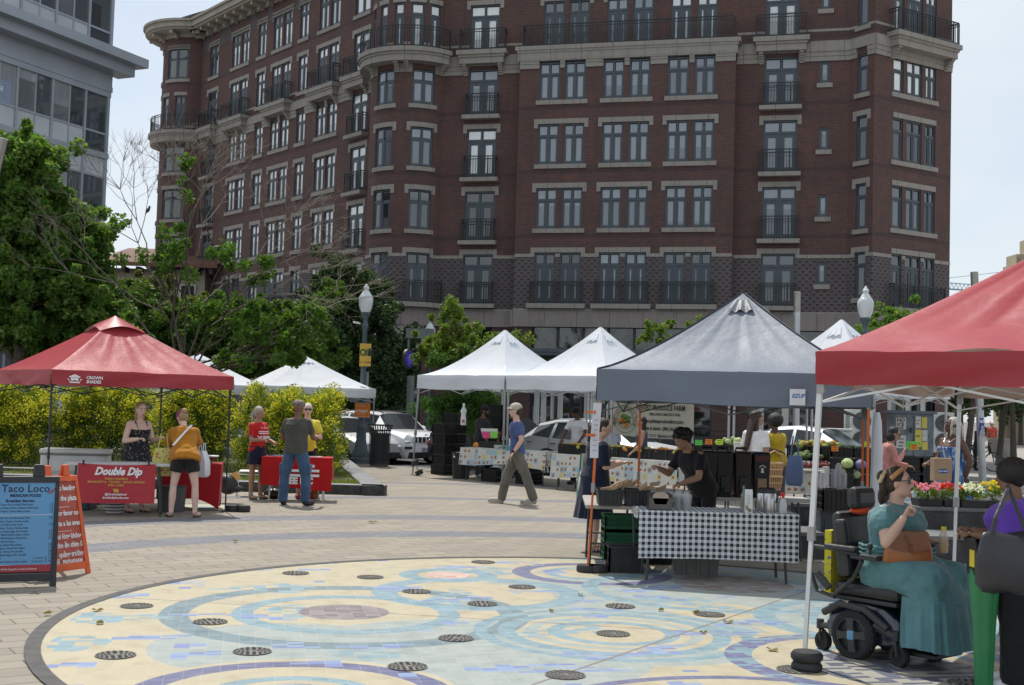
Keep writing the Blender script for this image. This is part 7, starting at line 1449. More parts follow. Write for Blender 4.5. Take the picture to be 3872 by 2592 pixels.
q=D(1931,1672,28.9); t=thing('paper_towel_roll','white paper towel roll on the scale table','paper roll',(q.x,q.y,.79)); m=MB(); m.lathe([(.02,0),(.045,0),(.045,.26),(.02,.26)],16); m.build('roll',wht,t)
q=D(1921,1686,28.8); t=thing('berry_box','teal berry box beside the paper towels','box',(q.x,q.y,.79)); m=MB(); m.box((-.06,-.06,0),(.06,.06,.09)); m.build('box_body',M('teal_pl',(.05,.3,.3),.5),t,bevel=.01)
q=D(1754,1530,30.6); t=thing('hanging_cloth','white towel with red print hanging from the white tent','towel',q); m=MB(); m.loft([[Vector((math.cos(a)*r*1.1,math.sin(a)*r*.4,z)) for a in [2*PI*i/10 for i in range(10)]] for z,r in ((0.03,.02),(0,.03),(-.06,.02),(-.15,.07),(-.26,.05),(-.34,.06),(-.5,.065),(-.52,.05))]); m.build('towel_body',wht,t,smooth=True); m=MB(); m.box((-.03,-.03,-.45),(.03,-.028,-.38)); m.build('print',M('red_print',(.5,.1,.1),.7),t)
q=D(1737,1718,30.2); t=thing('cloth_bundle','white rag on a dark tub left of the scale table','cloth',q); m=MB(); m.ell((0,0,0),(.16,.1,.05)); m.ell((-.09,0,-.06),(.06,.08,.07)); m.build('rag',wht,t,smooth=True); t=thing('dark_tub','dark tub below the white rag','tub',(q.x+.05,q.y+.1,0)); m=MB(); m.lathe([(.2,0),(.24,.62),(.25,.64)],16); m.build('tub_body',blkcr,t)
# banner of the farm
Yb=27.4; a=D(2319,1519,Yb); b=D(2625,1525,Yb-1.2); dn=D(2322,1642,Yb); dz=a.z-dn.z+.06; t=thing('farm_banner','cream vinyl banner of a produce farm hung behind the dark haired woman','banner',(a.x,a.y,0)); ux=(b-a); ux.z=0; Wb=ux.length; ux.normalize(); zt=a.z+.06
m=MB(); m.grid(lambda u,v:ux*(u*Wb)+Vector((0,0,zt-dz*(1-v)-.05*math.sin(PI*u)*(1 if v>.5 else .6)-.05*u))+Vector((0,.02*math.sin(u*9),0)),20,6); m.build('banner_sheet',M('banner_cream',(.50,.48,.40),.7,var=.06),t)
ink=M('ink_black',(.02,.02,.02),.7); m=MB(); off=Vector((0,-.035,0)); B=lambda u,v:ux*(u*Wb)+Vector((0,0,zt-dz*(1-v)-.07))+off
m.text('PLEITEZ PRODUCE FARM',.155,B(.29,.80),X=ux,bold=.004,sx=.70); m.text('IPM & NON GMO/GES FARM',.085,B(.46,.65),X=ux,bold=.0015,sx=.7); m.text('www.pleitezproducefarm.com',.115,B(.37,.45),X=ux,bold=.003,sx=.72); m.text('Wilder & Astrid - (804) 366-7020',.105,B(.36,.25),X=ux,bold=.003,sx=.68); m.text('O O O  @pleitezproducefarm',.085,B(.46,.06),X=ux,bold=.001,sx=.7)
m.build('lettering',ink,t); c=B(.155,.52); m=MB()
for r in (.30,.205): m.tube([c+ux*(r*math.cos(k))+Vector((0,0,r*math.sin(k)*.98)) for k in [2*PI*i/36 for i in range(37)]],.006,4)
for i,ch in enumerate('PLEITEZ PRODUCE FARM'):
    k=R(205-i*12.2); o_=c+ux*(.225*math.cos(k))+Vector((0,0,.225*math.sin(k))); xx=ux*math.sin(k)+Vector((0,0,-math.cos(k))); yy=ux*math.cos(k)+Vector((0,0,math.sin(k))); m.text(ch,.07,o_,X=xx,Y=yy,align='CENTER',bold=.001)
m.build('emblem_ring',M('emblem_olive',(.12,.11,.03),.7),t); m=MB(); rg=random.Random(2)
for mi in range(4):
    m.mi=mi
    for i in range(9):
        an=rg.uniform(0,6.28); rr=rg.uniform(0,.13); m.ell(c+ux*(rr*math.cos(an))+Vector((0,-.004,rr*math.sin(an)+(.07 if mi==0 else -.03))),(.035,.003,.035),8,6)
m.build('emblem_vegetables',[M('emb_green',(.1,.25,.04),.7),M('emb_red',(.5,.05,.02),.7),M('emb_orange',(.6,.25,.03),.7),M('emb_dark',(.05,.08,.03),.7)],t)
# right hand produce display
def tagcard(px,py,Y_,c,lb,w=.12,h=.09,rz=0):
    q=D(px,py,Y_); t=thing('price_card',lb,'price tag',q,rz,'coloured price cards'); m=MB(); m.box((-w/2,-.002,-h/2),(w/2,.002,h/2)); o=m.build('card',c,t); m=MB()
    for k in range(2): m.box((-w*.35,-.005,-.0+.02-k*.04),(w*.3,-.003,.008+.02-k*.04))
    m.build('handwriting',ink,t)
cg,co,cl,cp=M('card_green',(.12,.62,.08),.7),M('card_orange',(.75,.22,.02),.7),M('card_lime',(.50,.72,.05),.7),M('card_pink',(.85,.06,.35),.7)
for px,py,Y_,c,lb in ((2642,1674,21.5,cg,'bright green price card right of the curly haired vendor'),(2680,1671,21.5,co,'orange price card between the green and lime ones'),(2720,1672,21.5,cl,'lime price card left of the white bucket'),(3157,1697,21.3,co,'orange price card hanging on the black crates right of the white pole'),(3275,1680,21.3,cl,'lime price card beside the right orange pole'),(2583,1704,14.9+7,cp,'pink price card by the face of the curly haired vendor')): tagcard(px,py,Y_,c,lb)
tagcard(2985,1774,21.5,cl,'lime card lying on the corner of the floral cloth')
table('long folding table behind the coffee dispensers',(3.95,22.7),0,1.6,.7,.78)
for i,px in enumerate((2640,2700,2760,2820)):
    q=at(px,22.2); crate('black crate of lettuce behind the coffee dispensers, %s from the left'%['first','second','third','last'][i],Vector((q.x,q.y,.95)),0,.34,.4,.28,group='black crates on the back table')
heap('lettuce_heads','pale green lettuce heaped behind the coffee dispensers','vegetables',Vector((at(2770,22.1).x,22.1,1.22)),.5,.3,22,.05,[(.30,.38,.16),(.5,.55,.3)],seed=3)
q=at(2797,21.4); t=thing('white_bucket','white plastic bucket beside the third white tent leg','bucket',(q.x,q.y,1.06)); m=MB(); m.lathe([(.075,0),(.09,.21),(.098,.215),(.098,.235)],20); m.build('bucket_body',M('bucket_white',(.62,.62,.58),.6),t,smooth=True); table('small stand under the white bucket',(q.x,q.y+.1),0,.6,.4,1.055)
for i in range(6):
    q=at(3040+i*42,22.3-i*.15); crate('tilted black crate of vegetables behind the potato table, %s from the left'%['first','second','third','fourth','fifth','last'][i],Vector((q.x,q.y,.98)),rD,.2 if 0 else .42,.38,.28,group='black crates behind the potatoes')
Zp=.80
def at3(px,py,Y_): return D(px,py,Y_)
heap('gourds','orange and yellow gourds along the top of the black crates','vegetables',at3(3095,1683,22.2)+Vector((0,0,-.06)),.75,.3,34,.055,[(.45,.24,.04),(.36,.30,.06),(.25,.28,.07)],seed=5)
heap('cucumbers','dark green cucumbers heaped right of the gourds','vegetables',at3(3210,1690,21.8)+Vector((0,0,-.05)),.4,.3,30,.03,[(.02,.06,.02),(.04,.09,.03)],seed=6,long=2.4)
heap('red_potatoes','red potatoes spread on the floral table behind the white pole','vegetables',at3(3105,1757,21.6)+Vector((0,0,-.06)),1.0,.35,110,.04,[(.17,.045,.04),(.24,.07,.06)],seed=7)
heap('leafy_greens','leafy greens left of the white tent pole','vegetables',at3(3052,1738,21.8),.4,.3,30,.05,[(.06,.12,.03),(.12,.17,.05)],seed=8,long=1.6)
table('sturdy table under the cabbages',(at(3240,20.3).x,20.4),R(-30),1.1,.6,.6)
for k,(px,py,lb,cc) in enumerate(((3204,1752,'big pale green cabbage on the wire crate',(.42,.52,.20)),(3255,1757,'purple cabbage right of the pale green one',(.16,.14,.28)),(3180,1783,'dark green cabbage below the pale green one',(.10,.20,.07)),(3235,1792,'white green cabbage low in the wire crate',(.40,.46,.25)))):
    q=D(px,py,19.9+.05*k); t=thing('cabbage',lb,'vegetable',q); m=MB(); m.ell((0,0,0),(.085,.085,.08),16,10); 
    for i in range(7): a=2*PI*i/7; m.ell((.03*math.cos(a),.03*math.sin(a),-.01),(.07,.07,.07),10,8,rot=Matrix.Rotation(a,3,'Z'))
    m.build('cabbage_head',M('cab%d'%k,cc,.6,var=.3,vs=14,bump=.4,bs=20),t,smooth=True)
for i,(px,z) in enumerate(((3190,.62),(3262,.62),(3190,.9),(3262,.9))):
    q=at(px,20.15); crate('black wire crate holding cabbages, %s'%['lower left','lower right','upper left','upper right'][i],Vector((q.x,q.y,z-.02 if z<.8 else z-.03)),R(-20),.36,.34,.25,group='black crates of cabbages')
# crates in front of the cabinet
for i,(px,z) in enumerate(((3440,.62),(3510,.62),(3440,.9),(3510,.9))):
    q=at(px,20.6); crate('black crate in front of the grey cabinet, %s'%['lower left','lower right','upper left','upper right'][i],Vector((q.x,q.y,z)),R(0),.33,.34,.27,group='black crates before the cabinet')
table('table under the black crates before the grey cabinet',(at(3475,20.6).x,20.7),0,.9,.5,.61)
tagcard(3457,1691,20.3,co,'yellow orange card on the crates before the cabinet'); tagcard(3451,1686,20.4,cg,'green card behind the orange one on the crates before the cabinet',.2,.14)
cloth('floral cloth behind the flowers, left of the blue dress',(at(3500,19.8).x,20.2),0,.9,.5,.6,(.35,.2,0,.2),patch,7); cloth('floral cloth on a low table right of the blue dress',(at(3695,19.8).x,20.2),R(5),.55,.5,.62,(.4,.3,0,.2),patch,9); table('low table right of the blue dress',(at(3695,19.8).x,20.2),R(5),.55,.5,.61); table('low table left of the blue dress',(at(3500,19.8).x,20.2),0,.9,.5,.59)
# --- stone seat steps with flower trays
stn=M('rough_granite',(.06,.06,.063),.9,var=.35,vs=5,bump=.9,bs=14); stt=M('granite_top',(.15,.15,.152),.8,var=.2,vs=4)
def stone_step(lb,px0,Y_,x1,z,d):
    x0=at(px0,Y_).x; t=thing('stone_step',lb,'stone step',(0,0,0)); m=MB(); m.box((x0,Y_,0),(x1,Y_+d,z-.05)); m.build('riser',stn,t); m=MB(); m.box((x0-.02,Y_-.02,z-.05),(x1,Y_+d,z)); m.build('tread',stt,t,bevel=.01)
stone_step('lower granite seat step behind the wheelchair',3010,15.5,9.5,.33,.95)
stone_step('upper granite seat step carrying the flower trays',3010,16.45,9.8,.62,1.1)
def flowers(lb,px0,px1,Y_,c,seed,hgt=.17,n=500):
    x0,x1=at(px0,Y_).x,at(px1,Y_).x; t=thing('flower_tray',lb,'flower tray',((x0+x1)/2,Y_+.16,.62),0,'trays of bedding flowers'); w=x1-x0
    m=MB(); m.loft([[Vector((x*w/2*k,y*.17*k,z)) for x,y in ((-1,-1),(1,-1),(1,1),(-1,1))] for z,k in ((0,.94),(.09,1.),(.1,1.02))]); m.build('tray',blkcr,t)
    rg=random.Random(seed); C=[(rg.uniform(-w/2,w/2),rg.uniform(-.15,.15),.12+rg.random()*hgt*.7) for _ in range(int(w*90))]; leaves('leaves',C,[.05]*len(C),14,.02,lf_lime,t,seed); C=[(rg.uniform(-w/2,w/2),rg.uniform(-.16,.15),.12+hgt*rg.uniform(.6,1.1)) for _ in range(int(w*60))]; leaves('blossoms',C,[.03]*len(C),16,.016,mat_leaf('petal_'+str(seed),c,.25),t,seed+1,asp=.9)
flowers('tray of pink begonias left of the second white pole',3478,3568,16.5,[(.75,.22,.42),(.85,.45,.6)],101); flowers('tray of mixed pink and red flowers between the pink and red ones',3540,3600,16.75,[(.7,.12,.15),(.8,.35,.45)],103)
flowers('tray of scarlet begonias behind the second white pole',3575,3660,16.5,[(.65,.03,.02),(.8,.10,.03)],105); flowers('tray of white begonias right of the second white pole',3640,3735,16.45,[(.75,.75,.70),(.85,.85,.8)],107); flowers('tray of yellow marigolds left of the purple shirt',3735,3812,16.5,[(.8,.62,.02),(.85,.7,.05)],109,.22)
flowers('small tray of red and yellow flowers left of the headband',3345,3362,16.7,[(.7,.06,.03),(.8,.6,.05)],111)
# ================= coffee stall
c=(2.23,13.32); table('folding table under the gingham cloth',c,0,1.72,.62,.74); cloth('black and white gingham cloth over the coffee stall table',c,0,1.66,.62,.74,(.50,.1,.05,.08),ging,3,amp=.012,hemamp=.02)
table('grey plastic table at the left of the coffee stall',(1.20,14.35),R(88),1.5,.62,.74,M('weathered_plastic',(.36,.34,.31),.7,var=.15))
table('back table carrying the tall coffee dispensers',(2.95,15.4),0,1.6,.5,.76)
tote_m=M('tote_black',(.02,.02,.022),.5)
def tub(lb,p,w,d,h,mt,name='storage_tote',rz=0):
    t=thing(name,lb,'tote',p,rz); m=MB(); 
    m.loft([[Vector((x*w/2*k,y*d/2*k,z)) for x,y in ((-1,-1),(1,-1),(1,1),(-1,1))] for z,k in ((0,.88),(h*.97,.98),(h*.97,1.06),(h,1.06),(h,1.0),(.02,.86))],cap=False); m.add([(-w*.43,-d*.43,.012),(w*.43,-d*.43,.012),(w*.43,d*.43,.012),(-w*.43,d*.43,.012)],[(0,1,2,3)]); m.build('tub',mt,t)
    m=MB(); 
    for x in (-.3,0,.3): m.box((x*w-.012,-d*.5*1.0-.004,h*.1),(x*w+.012,-d*.46,h*.8))
    m.build('ribs',mt,t); return t
q=D(2308,1905,13.55); tub('black tote of wrapped sandwiches at the left end of the coffee stall',(q.x,13.7,.745),.29,.42,.17,tote_m); tub('black tote of wrapped sandwiches right of the first one',(D(2412,1905,13.5).x,13.75,.745),.27,.42,.17,tote_m)
rg=random.Random(8)
SWL=['at the left end of the left tote','second from the left in the left tote front','third from the left in the left tote front','at the right end of the left tote front','at the back left of the left tote','at the back centre of the left tote','behind the gap between the totes','at the back left of the right tote','at the back centre of the right tote','at the front centre of the right tote','lowest at the front of the right tote','at the back right of the right tote','rightmost, beside the napkin dispenser','topmost of the pile behind both totes']
for i,(px,py,Y_) in enumerate(((2290,1830,13.6),(2318,1838,13.55),(2340,1842,13.6),(2362,1835,13.7),(2330,1815,13.9),(2350,1812,13.95),(2380,1818,13.95),(2400,1812,14.05),(2425,1815,14.0),(2450,1828,13.7),(2430,1842,13.6),(2475,1822,13.9),(2500,1818,14.0),(2372,1803,14.1))):
    q=D(px,py,Y_); q.z=.915+.018*(i%4)+(.03 if i in (4,5,13) else 0); t=thing('wrapped_sandwich','brown paper wrapped sandwich, '+SWL[i],'sandwich',q,rg.uniform(-.4,.4),'wrapped sandwiches'); M_=Matrix.Rotation(rg.uniform(-.7,-.2),4,'Y'); m=MB(M_); m.box((-.052,-.026,-.022),(.052,.026,.022)); m.tube([(.052,-.024,0),(.066,0,.02),(.052,.024,0)],.01,5); m.build('paper_wrap',kraft,t,bevel=.008)
q=D(2495,1885,13.1); t=thing('napkin_dispenser','black napkin dispenser with brown napkins on the gingham table','napkin dispenser',(q.x,13.12,.75)); m=MB(); m.box((-.125,-.09,0),(.125,.12,.17)); m.build('case',tote_m,t,bevel=.015); m=MB(); m.box((-.12,-.10,.0),(.12,-.088,.13)); m.build('front_panel',M('smoke_plastic',(.06,.06,.065),.2,coat=1),t,bevel=.01); m=MB(); m.loft([[Vector((x*k,-.1+.0,z)) for x in (-.085,.085)]+[Vector((x*k,-.09,z)) for x in (.085,-.085)] for z,k in ((.06,.7),(.1,.9),(.13,1.),(.16,.95),(.185,.5))]); m.build('napkin',M('napkin_brown',(.42,.34,.27),.9),t)
for i,px in enumerate((2674,2733,2803,2873)):
    q=D(px,1790,15.3); t=thing('coffee_dispenser',['tall dark brown insulated drinks dispenser beside the curly haired vendor','tall dark insulated drinks dispenser, second from the left','tall brown insulated drinks dispenser, third from the left','black drinks dispenser with a round white badge and brown sign'][i],'drinks dispenser',(q.x,15.35,.76),0,'tall coffee dispensers')
    mt=[M('brown_plastic',(.028,.017,.013),.45),M('black_plastic2',(.014,.014,.016),.45),_mc['brown_plastic'] if 'brown_plastic' in _mc else None,M('black_plastic2',(.014,.014,.016),.45)][i]
    m=MB(); w=.212; m.loft([[Vector((x*w/2*k,y*.2*k,z)) for x,y in ((-.9,-1),(.9,-1),(1,-.8),(1,.8),(.9,1),(-.9,1),(-1,.8),(-1,-.8))] for z,k in ((0,.84),(.06,.9),(.45,1.),(.5,1.02),(.54,1.0),(.56,.93))]); m.build('body',mt,t,bevel=.008)
    if i<3: m=MB(); m.tube([(-.07,0,.55),(-.06,0,.60),(.06,0,.60),(.07,0,.55)],.014,8); m.build('handle',mt,t); m=MB(); m.box((-.05,-.215,.05),(.05,-.19,.26)); m.lathe([(.025,0),(.02,.06)],10,(0,-.22,.06)); m.build('tap_recess',iron,t,bevel=.02)
    else:
        m=MB(); m.box((-.055,-.207,.06),(.055,-.203,.24)); m.build('brown_sign',kraft,t); m=MB(); m.tube([(.04*math.cos(k),-.206,.36+.04*math.sin(k)) for k in [PI*.1+PI*.8*j/10 for j in range(11)]],.006,4); m.lathe([(0,0),(.02,.0),(.012,.05),(.02,.06),(0,.06)],8,(0,-.205,.31),sy=.1); m.build('badge',M('print_white',(.8,.8,.82)),t); m=MB(); m.box((-.09,-.208,.45),(.09,-.204,.52)); m.build('display_strip',M('red_strip',(.12,.03,.03),.5),t)
steel=M('brushed_steel2',(.55,.55,.56),.25,metal=.9)
for i,(px,Y_,h) in enumerate(((2893,13.35,.25),(2918,13.2,.26))):
    q=at(px,Y_); t=thing('coffee_airpot','steel airpot with black lid, %s on the gingham table'%['left one','right one with a black strap'][i],'airpot',(q.x,Y_,.748)); m=MB(); m.lathe([(.07,0),(.072,.01),(.072,h*.72),(.065,h*.78)],20); m.build('body',steel,t,smooth=True); m=MB(); m.lathe([(.067,h*.77),(.074,h*.8),(.07,h*.93),(.04,h)],20); m.tube([(.06,0,h*.9),(.085,-.02,h*.7),(.06,-.05,h*.4)],.009,6); m.build('lid',tote_m,t,smooth=True)
q=at(2968,13.1); t=thing('spray_bottle','white spray bottle with a red trigger on the gingham table','bottle',(q.x,13.1,.748)); m=MB(); m.lathe([(.038,0),(.042,.01),(.042,.09),(.03,.13),(.014,.16)],16); m.build('bottle',M('clear_white',(.6,.62,.63),.2,alpha=.8),t,smooth=True); m=MB(); m.lathe([(.016,.155),(.016,.19)],10); m.box((-.03,-.012,.19),(.02,.012,.22)); m.tube([(-.02,0,.2),(-.035,0,.16)],.006,5); m.build('trigger',M('red_plastic',(.6,.03,.03),.4),t)
q=at(2838,13.05); t=thing('milk_carton','tall white milk carton on the gingham table','carton',(q.x,13.05,.748),R(-8)); m=MB(); m.box((-.04,-.04,0),(.04,.04,.2)); m.loft([[Vector((x*.04,y*.04*k,z)) for x,y in ((-1,-1),(1,-1),(1,1),(-1,1))] for z,k in ((.2,1),(.235,.1),(.245,.1))]); m.build('carton',M('carton_white',(.68,.68,.66),.5,var=.05),t); m=MB(); 
for k in range(9): m.box((-.005+k*.004,-.0425,.01),(-.0035+k*.004+.001*(k%2),-.0405,.045))
for k in range(4): m.box((-.02,-.0425,.1+k*.025),(.015,-.0405,.103+k*.025))
m.build('print',ink,t); m=MB(); m.ell((-.018,-.041,.055),(.018,.002,.03)); m.build('picture',kraft,t)
q=at(2819,13.2); t=thing('glass_bottle','slim glass bottle behind the milk carton','bottle',(q.x,13.2,.748)); m=MB(); m.lathe([(.03,0),(.032,.02),(.032,.17),(.012,.22),(.012,.27),(.015,.275)],16); m.build('glass',M('glass_bottle',(.35,.38,.36),.08,alpha=.45),t,smooth=True); m=MB(); m.lathe([(.0325,.04),(.0325,.15)],16,cap=False); m.build('label',M('bottle_label',(.2,.22,.2),.6),t)
q=at(2937,13.3); t=thing('glass_bottle','clear glass milk bottle right of the airpots','bottle',(q.x,13.3,.748)); m=MB(); m.lathe([(.038,0),(.042,.02),(.042,.12),(.022,.17),(.024,.2)],16); m.build('glass',_mc['glass_bottle'],t,smooth=True)
for i,(px,Y_) in enumerate(((2574,13.25),(2605,13.2))):
    q=at(px,Y_); t=thing('cup_bag','bag of clear plastic cups on the gingham table, %s one'%['left','right'][i],'bag of cups',(q.x,Y_,.748)); m=MB()
    for k in range(9): m.lathe([(.032,.012*k+.0),(.044,.012*k+.06)],14,cap=False)
    m.build('cups',M('clear_cups',(.5,.53,.58),.15,alpha=.45),t,smooth=True); m=MB(); m.lathe([(.05,0),(.056,.08),(.06,.15),(.03,.19),(.055,.2)],12,cap=False); m.build('plastic_bag',M('bag_film',(.6,.6,.6),.2,alpha=.3),t,smooth=True)
q=D(2541,1848,13.6); t=thing('jar_of_cash','clear jar stuffed with green banknotes beside the napkins','jar',(at(2557,13.35).x,13.35,.748)); m=MB(); m.lathe([(.05,0),(.055,.02),(.062,.16),(.055,.17)],16,cap=False); m.build('jar',M('bag_film',(.6,.6,.6)),t,smooth=True); m=MB(); rg=random.Random(1)
for k in range(16): m.cbox((rg.uniform(-.025,.025),rg.uniform(-.025,.025),.02+rg.random()*.13),(.05,.004,.03),rg.random()*3)
m.build('banknotes',M('banknote',(.25,.32,.22),.8),t)
# paper list on the orange leg, under-table things
p=D(2256,1524,13.42); t=thing('price_list','long white paper price list taped to the orange leg','paper sign',p,R(20)); m=MB(); m.grid(lambda u,v:Vector(((u-.5)*.10-.02*(1-v),-.012+.012*math.sin(v*5),-.6*(1-v))),3,10); m.build('paper',M('paper_white',(.68,.68,.72),.8,var=.03),t); m=MB()
for k in range(9): m.box((-.03-.0015*k,-.02,-.08-k*.055),(.02-.0015*k,-.0185,-.073-k*.055))
m.build('print',M('faint_ink',(.3,.3,.33),.8),t)
t=thing('spring_clamp','orange spring clamps holding the price list on the tent leg','clamp',D(2241,1559,13.4)); m=MB(); 
for z in (0,-.25): m.cbox((-.025,0,z),(.09,.03,.025)); m.ell((.02,-.02,z),(.015,.01,.02))
m.build('clamp_body',opole,t)
crate('black milk crate on the mosaic under the left end of the gingham table',G(2365,2170)+Vector((0,.15,0)),0,.36,.33,.30,group='milk crates')
gcr=M('crate_green',(.012,.12,.055),.5)
for i,z in enumerate((0,.17,.30)): q=G(2352,2125); crate('dark green nested crate, %s of three, under the left table'%['bottom','middle','top'][i],Vector((q.x,q.y+.25,z)),R(3),.42,.34,.24,gcr,'green nested crates')
tub('grey plastic tub on the mosaic under the gingham table',G(2636,2178)+Vector((0,.15,0)),.50,.36,.25,M('tub_grey',(.15,.145,.14),.6))
q=G(2480,2150); t=thing('backpack','black backpack slumped under the gingham table','backpack',(q.x,q.y+.35,0)); m=MB(); m.ell((0,0,.14),(.2,.14,.15)); m.ell((.12,0,.08),(.16,.13,.09)); m.build('pack',blk,t,smooth=True); m=MB(); m.tube([(-.1,-.13,.05),(-.05,-.17,.15),(0,-.13,.22)],.015,6); m.build('strap',blk,t)
# cups and crates right of the table
c0_=at(3158,15.6); crate('black milk crate with stacks of cups on top beside the wheelchair headrest',Vector((c0_.x,c0_.y,.60)),0,.35,.33,.28,group='milk crates')
q=at(3150,15.7); tub('grey blue bin below the milk crate of cups',(q.x,15.75,0),.36,.4,.59,M('bin_blue_grey',(.05,.07,.10),.5),'plastic_bin')
for i,(px,n,h,mtx) in enumerate(((3117,5,.2,'w'),(3131,5,.27,'w'),(3158,5,.24,'c'),(3178,5,.28,'c'),(3195,4,.18,'c'))):
    q=at(px,15.5); t=thing('cup_stack',['short stack of white paper cups on the milk crate','taller stack of white paper cups behind the short one','stack of clear cups right of the white cups','leaning tall stack of clear cups in a bag','short stack of clear cups nearest the headrest'][i],'cups',(q.x,15.5+.05*(i%2),.885)); m=MB()
    for k in range(int(h/.02)): m.lathe([(.034,.02*k),(.042,.02*k+.018),(.044,.02*k+.02)],16,cap=False)
    m.lathe([(0,h),(.042,h)],16,cap=False); m.build('cups',wht if mtx=='w' else M('clear_cups2',(.42,.45,.52),.15,alpha=.55),t,smooth=True)
t=thing('cup_bag','crumpled clear plastic bag around the cups on the milk crate','plastic bag',(at(3185,15.5).x,15.55,.885)); m=MB(); m.ell((0,0,.12),(.09,.07,.14),10,8); m.ell((-.02,0,.26),(.04,.03,.06),8,6); m.build('film',_mc['bag_film'],t)
# white sidewall rolled on the back leg of the grey tent
q=D(3318,1560,15.2); q2=D(3325,1980,15.2); t=thing('rolled_sidewall','white cloth sidewall bundled at the right orange legs of the grey tent','tent sidewall',(q.x,15.2,0)); m=MB(); h0=q.z; m.loft([[Vector((math.cos(a)*w*(1+.08*math.sin(5*a)),math.sin(a)*.04,z)) for a in [2*PI*i/16 for i in range(16)]] for z,w in ((h0,.03),(h0-.12,.055),(h0-.5,.07),(h0-1.0,.075),(.45,.06),(.40,.05))]); m.build('cloth_roll',whitec,t,smooth=True)
# ================= dip stall tables
mred=mat_cloth('red_banner',(.46,.035,.05),None,.05,.45); q0=D(295,1746,18.05); q1=D(590,1748,18.3); c=((q0+q1)/2); rz=math.atan2(q1.y-q0.y,q1.x-q0.x); wB=(q1-q0).length
table('folding table of the dip stall behind the red banner',(c.x-.08,c.y+.36),rz,1.5,.6,.79,M('white_plastic_top',(.55,.55,.54),.5))
t=thing('stall_banner','red banner with white script clipped to the front of the dip stall table','banner',(q0.x,q0.y,0),rz); zt=.80; m=MB(); wave=lambda u,v:.012*math.sin(u*7+v*2)+.006*math.sin(u*15)
m.grid(lambda u,v:Vector((u*wB,wave(u,v),zt-.585*(1-v)-.025*math.sin(PI*u)*(v)-.01)),24,10); m.build('banner_sheet',mred,t,smooth=True)
bw=M('print_white',(.8,.8,.82)); byl=M('print_yellow',(.62,.38,.08),.6); m=MB(); cx=wB/2; yy=-.024
m.text('Double Dip',.155,(cx+.02,yy,zt-.175),align='CENTER',bold=.007,shear=.35,sx=.9); m.text('@doubledipfood',.045,(cx,yy,zt-.475),align='CENTER',bold=.0012); m.text('doubledipfoods.com',.045,(cx,yy,zt-.525),align='CENTER',bold=.0012); m.build('lettering_white',bw,t)
m=MB(); m.text('FRESH HUMMUS',.045,(cx,yy,zt-.25),align='CENTER',bold=.0015); m.text('BRUSCHETTA · TZAZIKI · GARLIC SPREAD',.043,(cx,yy,zt-.295),align='CENTER',bold=.0015); m.text('PITA CHIPS',.045,(cx,yy,zt-.345),align='CENTER',bold=.0015); m.add([(cx-.045,yy,zt-.38),(cx+.02,yy,zt-.38),(cx+.05,yy,zt-.41),(cx+.03,yy,zt-.435),(cx-.02,yy,zt-.435)],[(0,4,3,2,1)]); m.build('lettering_yellow',byl,t)
m=MB(); 
for x in (.08,wB-.1): m.cbox((x,-.03,zt-.0),(.025,.05,.07))
m.build('clips',iron,t)
q=at(262,18.5); t=thing('cooler_box','long white cooler chest on a stand behind the menu boards','cooler',(at(275,19.9).x,20.2,0),R(8)); m=MB(); m.box((-.52,-.22,.52),(.52,.22,.82)); m.build('chest',M('cooler_white',(.60,.61,.60),.45),t,bevel=.03); m=MB(); m.box((-.54,-.24,.825),(.54,.24,.90)); m.build('lid',M('cooler_white',(.6,.61,.6)),t,bevel=.025); m=MB(); m.box((-.53,-.235,.80),(.53,.235,.824)); m.build('gasket',M('cooler_grey',(.2,.2,.2),.6),t)
for sx in (-.4,.4): m=MB(); m.box((sx-.03,-.2,0),(sx+.03,.2,.52)); m.build('stand',tleg,t)
t=thing('blue_cooler','dark blue cooler with pale bag behind the dip stall banner','cooler',(at(265,19.).x,19.3,0)); m=MB(); m.box((-.33,-.2,0),(.33,.2,.5)); m.build('chest',M('cooler_navy',(.02,.03,.07),.4),t,bevel=.02); m=MB(); m.box((-.35,-.22,.5),(.35,.22,.56)); m.box((-.02,-.215,.18),(.25,-.205,.34)); m.build('lid',M('cooler_pale',(.35,.42,.5),.5),t,bevel=.01)
q=G(427,1946); t=thing('striped_pot','grey pot with white stripes on the ground under the red banner','pot',(q.x,q.y+.05,0)); m=MB(); pr=[(.11,0)]
for k in range(10): m.mi=k%2; m.lathe([(.115+.006*k,.024*k),(.121+.006*k,.024*(k+1))],20,cap=False)
m.lathe([(0,.24),(.17,.24)],20,cap=False); m.build('pot_body',[M('pot_grey',(.10,.10,.11),.6),M('pot_white',(.5,.5,.5),.6)],t)
q=G(600,1945); t=thing('grey_bin','grey round bin between the banner and the red covered table','bin',(q.x+.05,q.y+.5,0)); m=MB(); m.lathe([(.2,0),(.23,.38),(.24,.4)],20); m.build('bin_body',M('bin_grey',(.08,.085,.09),.6),t)
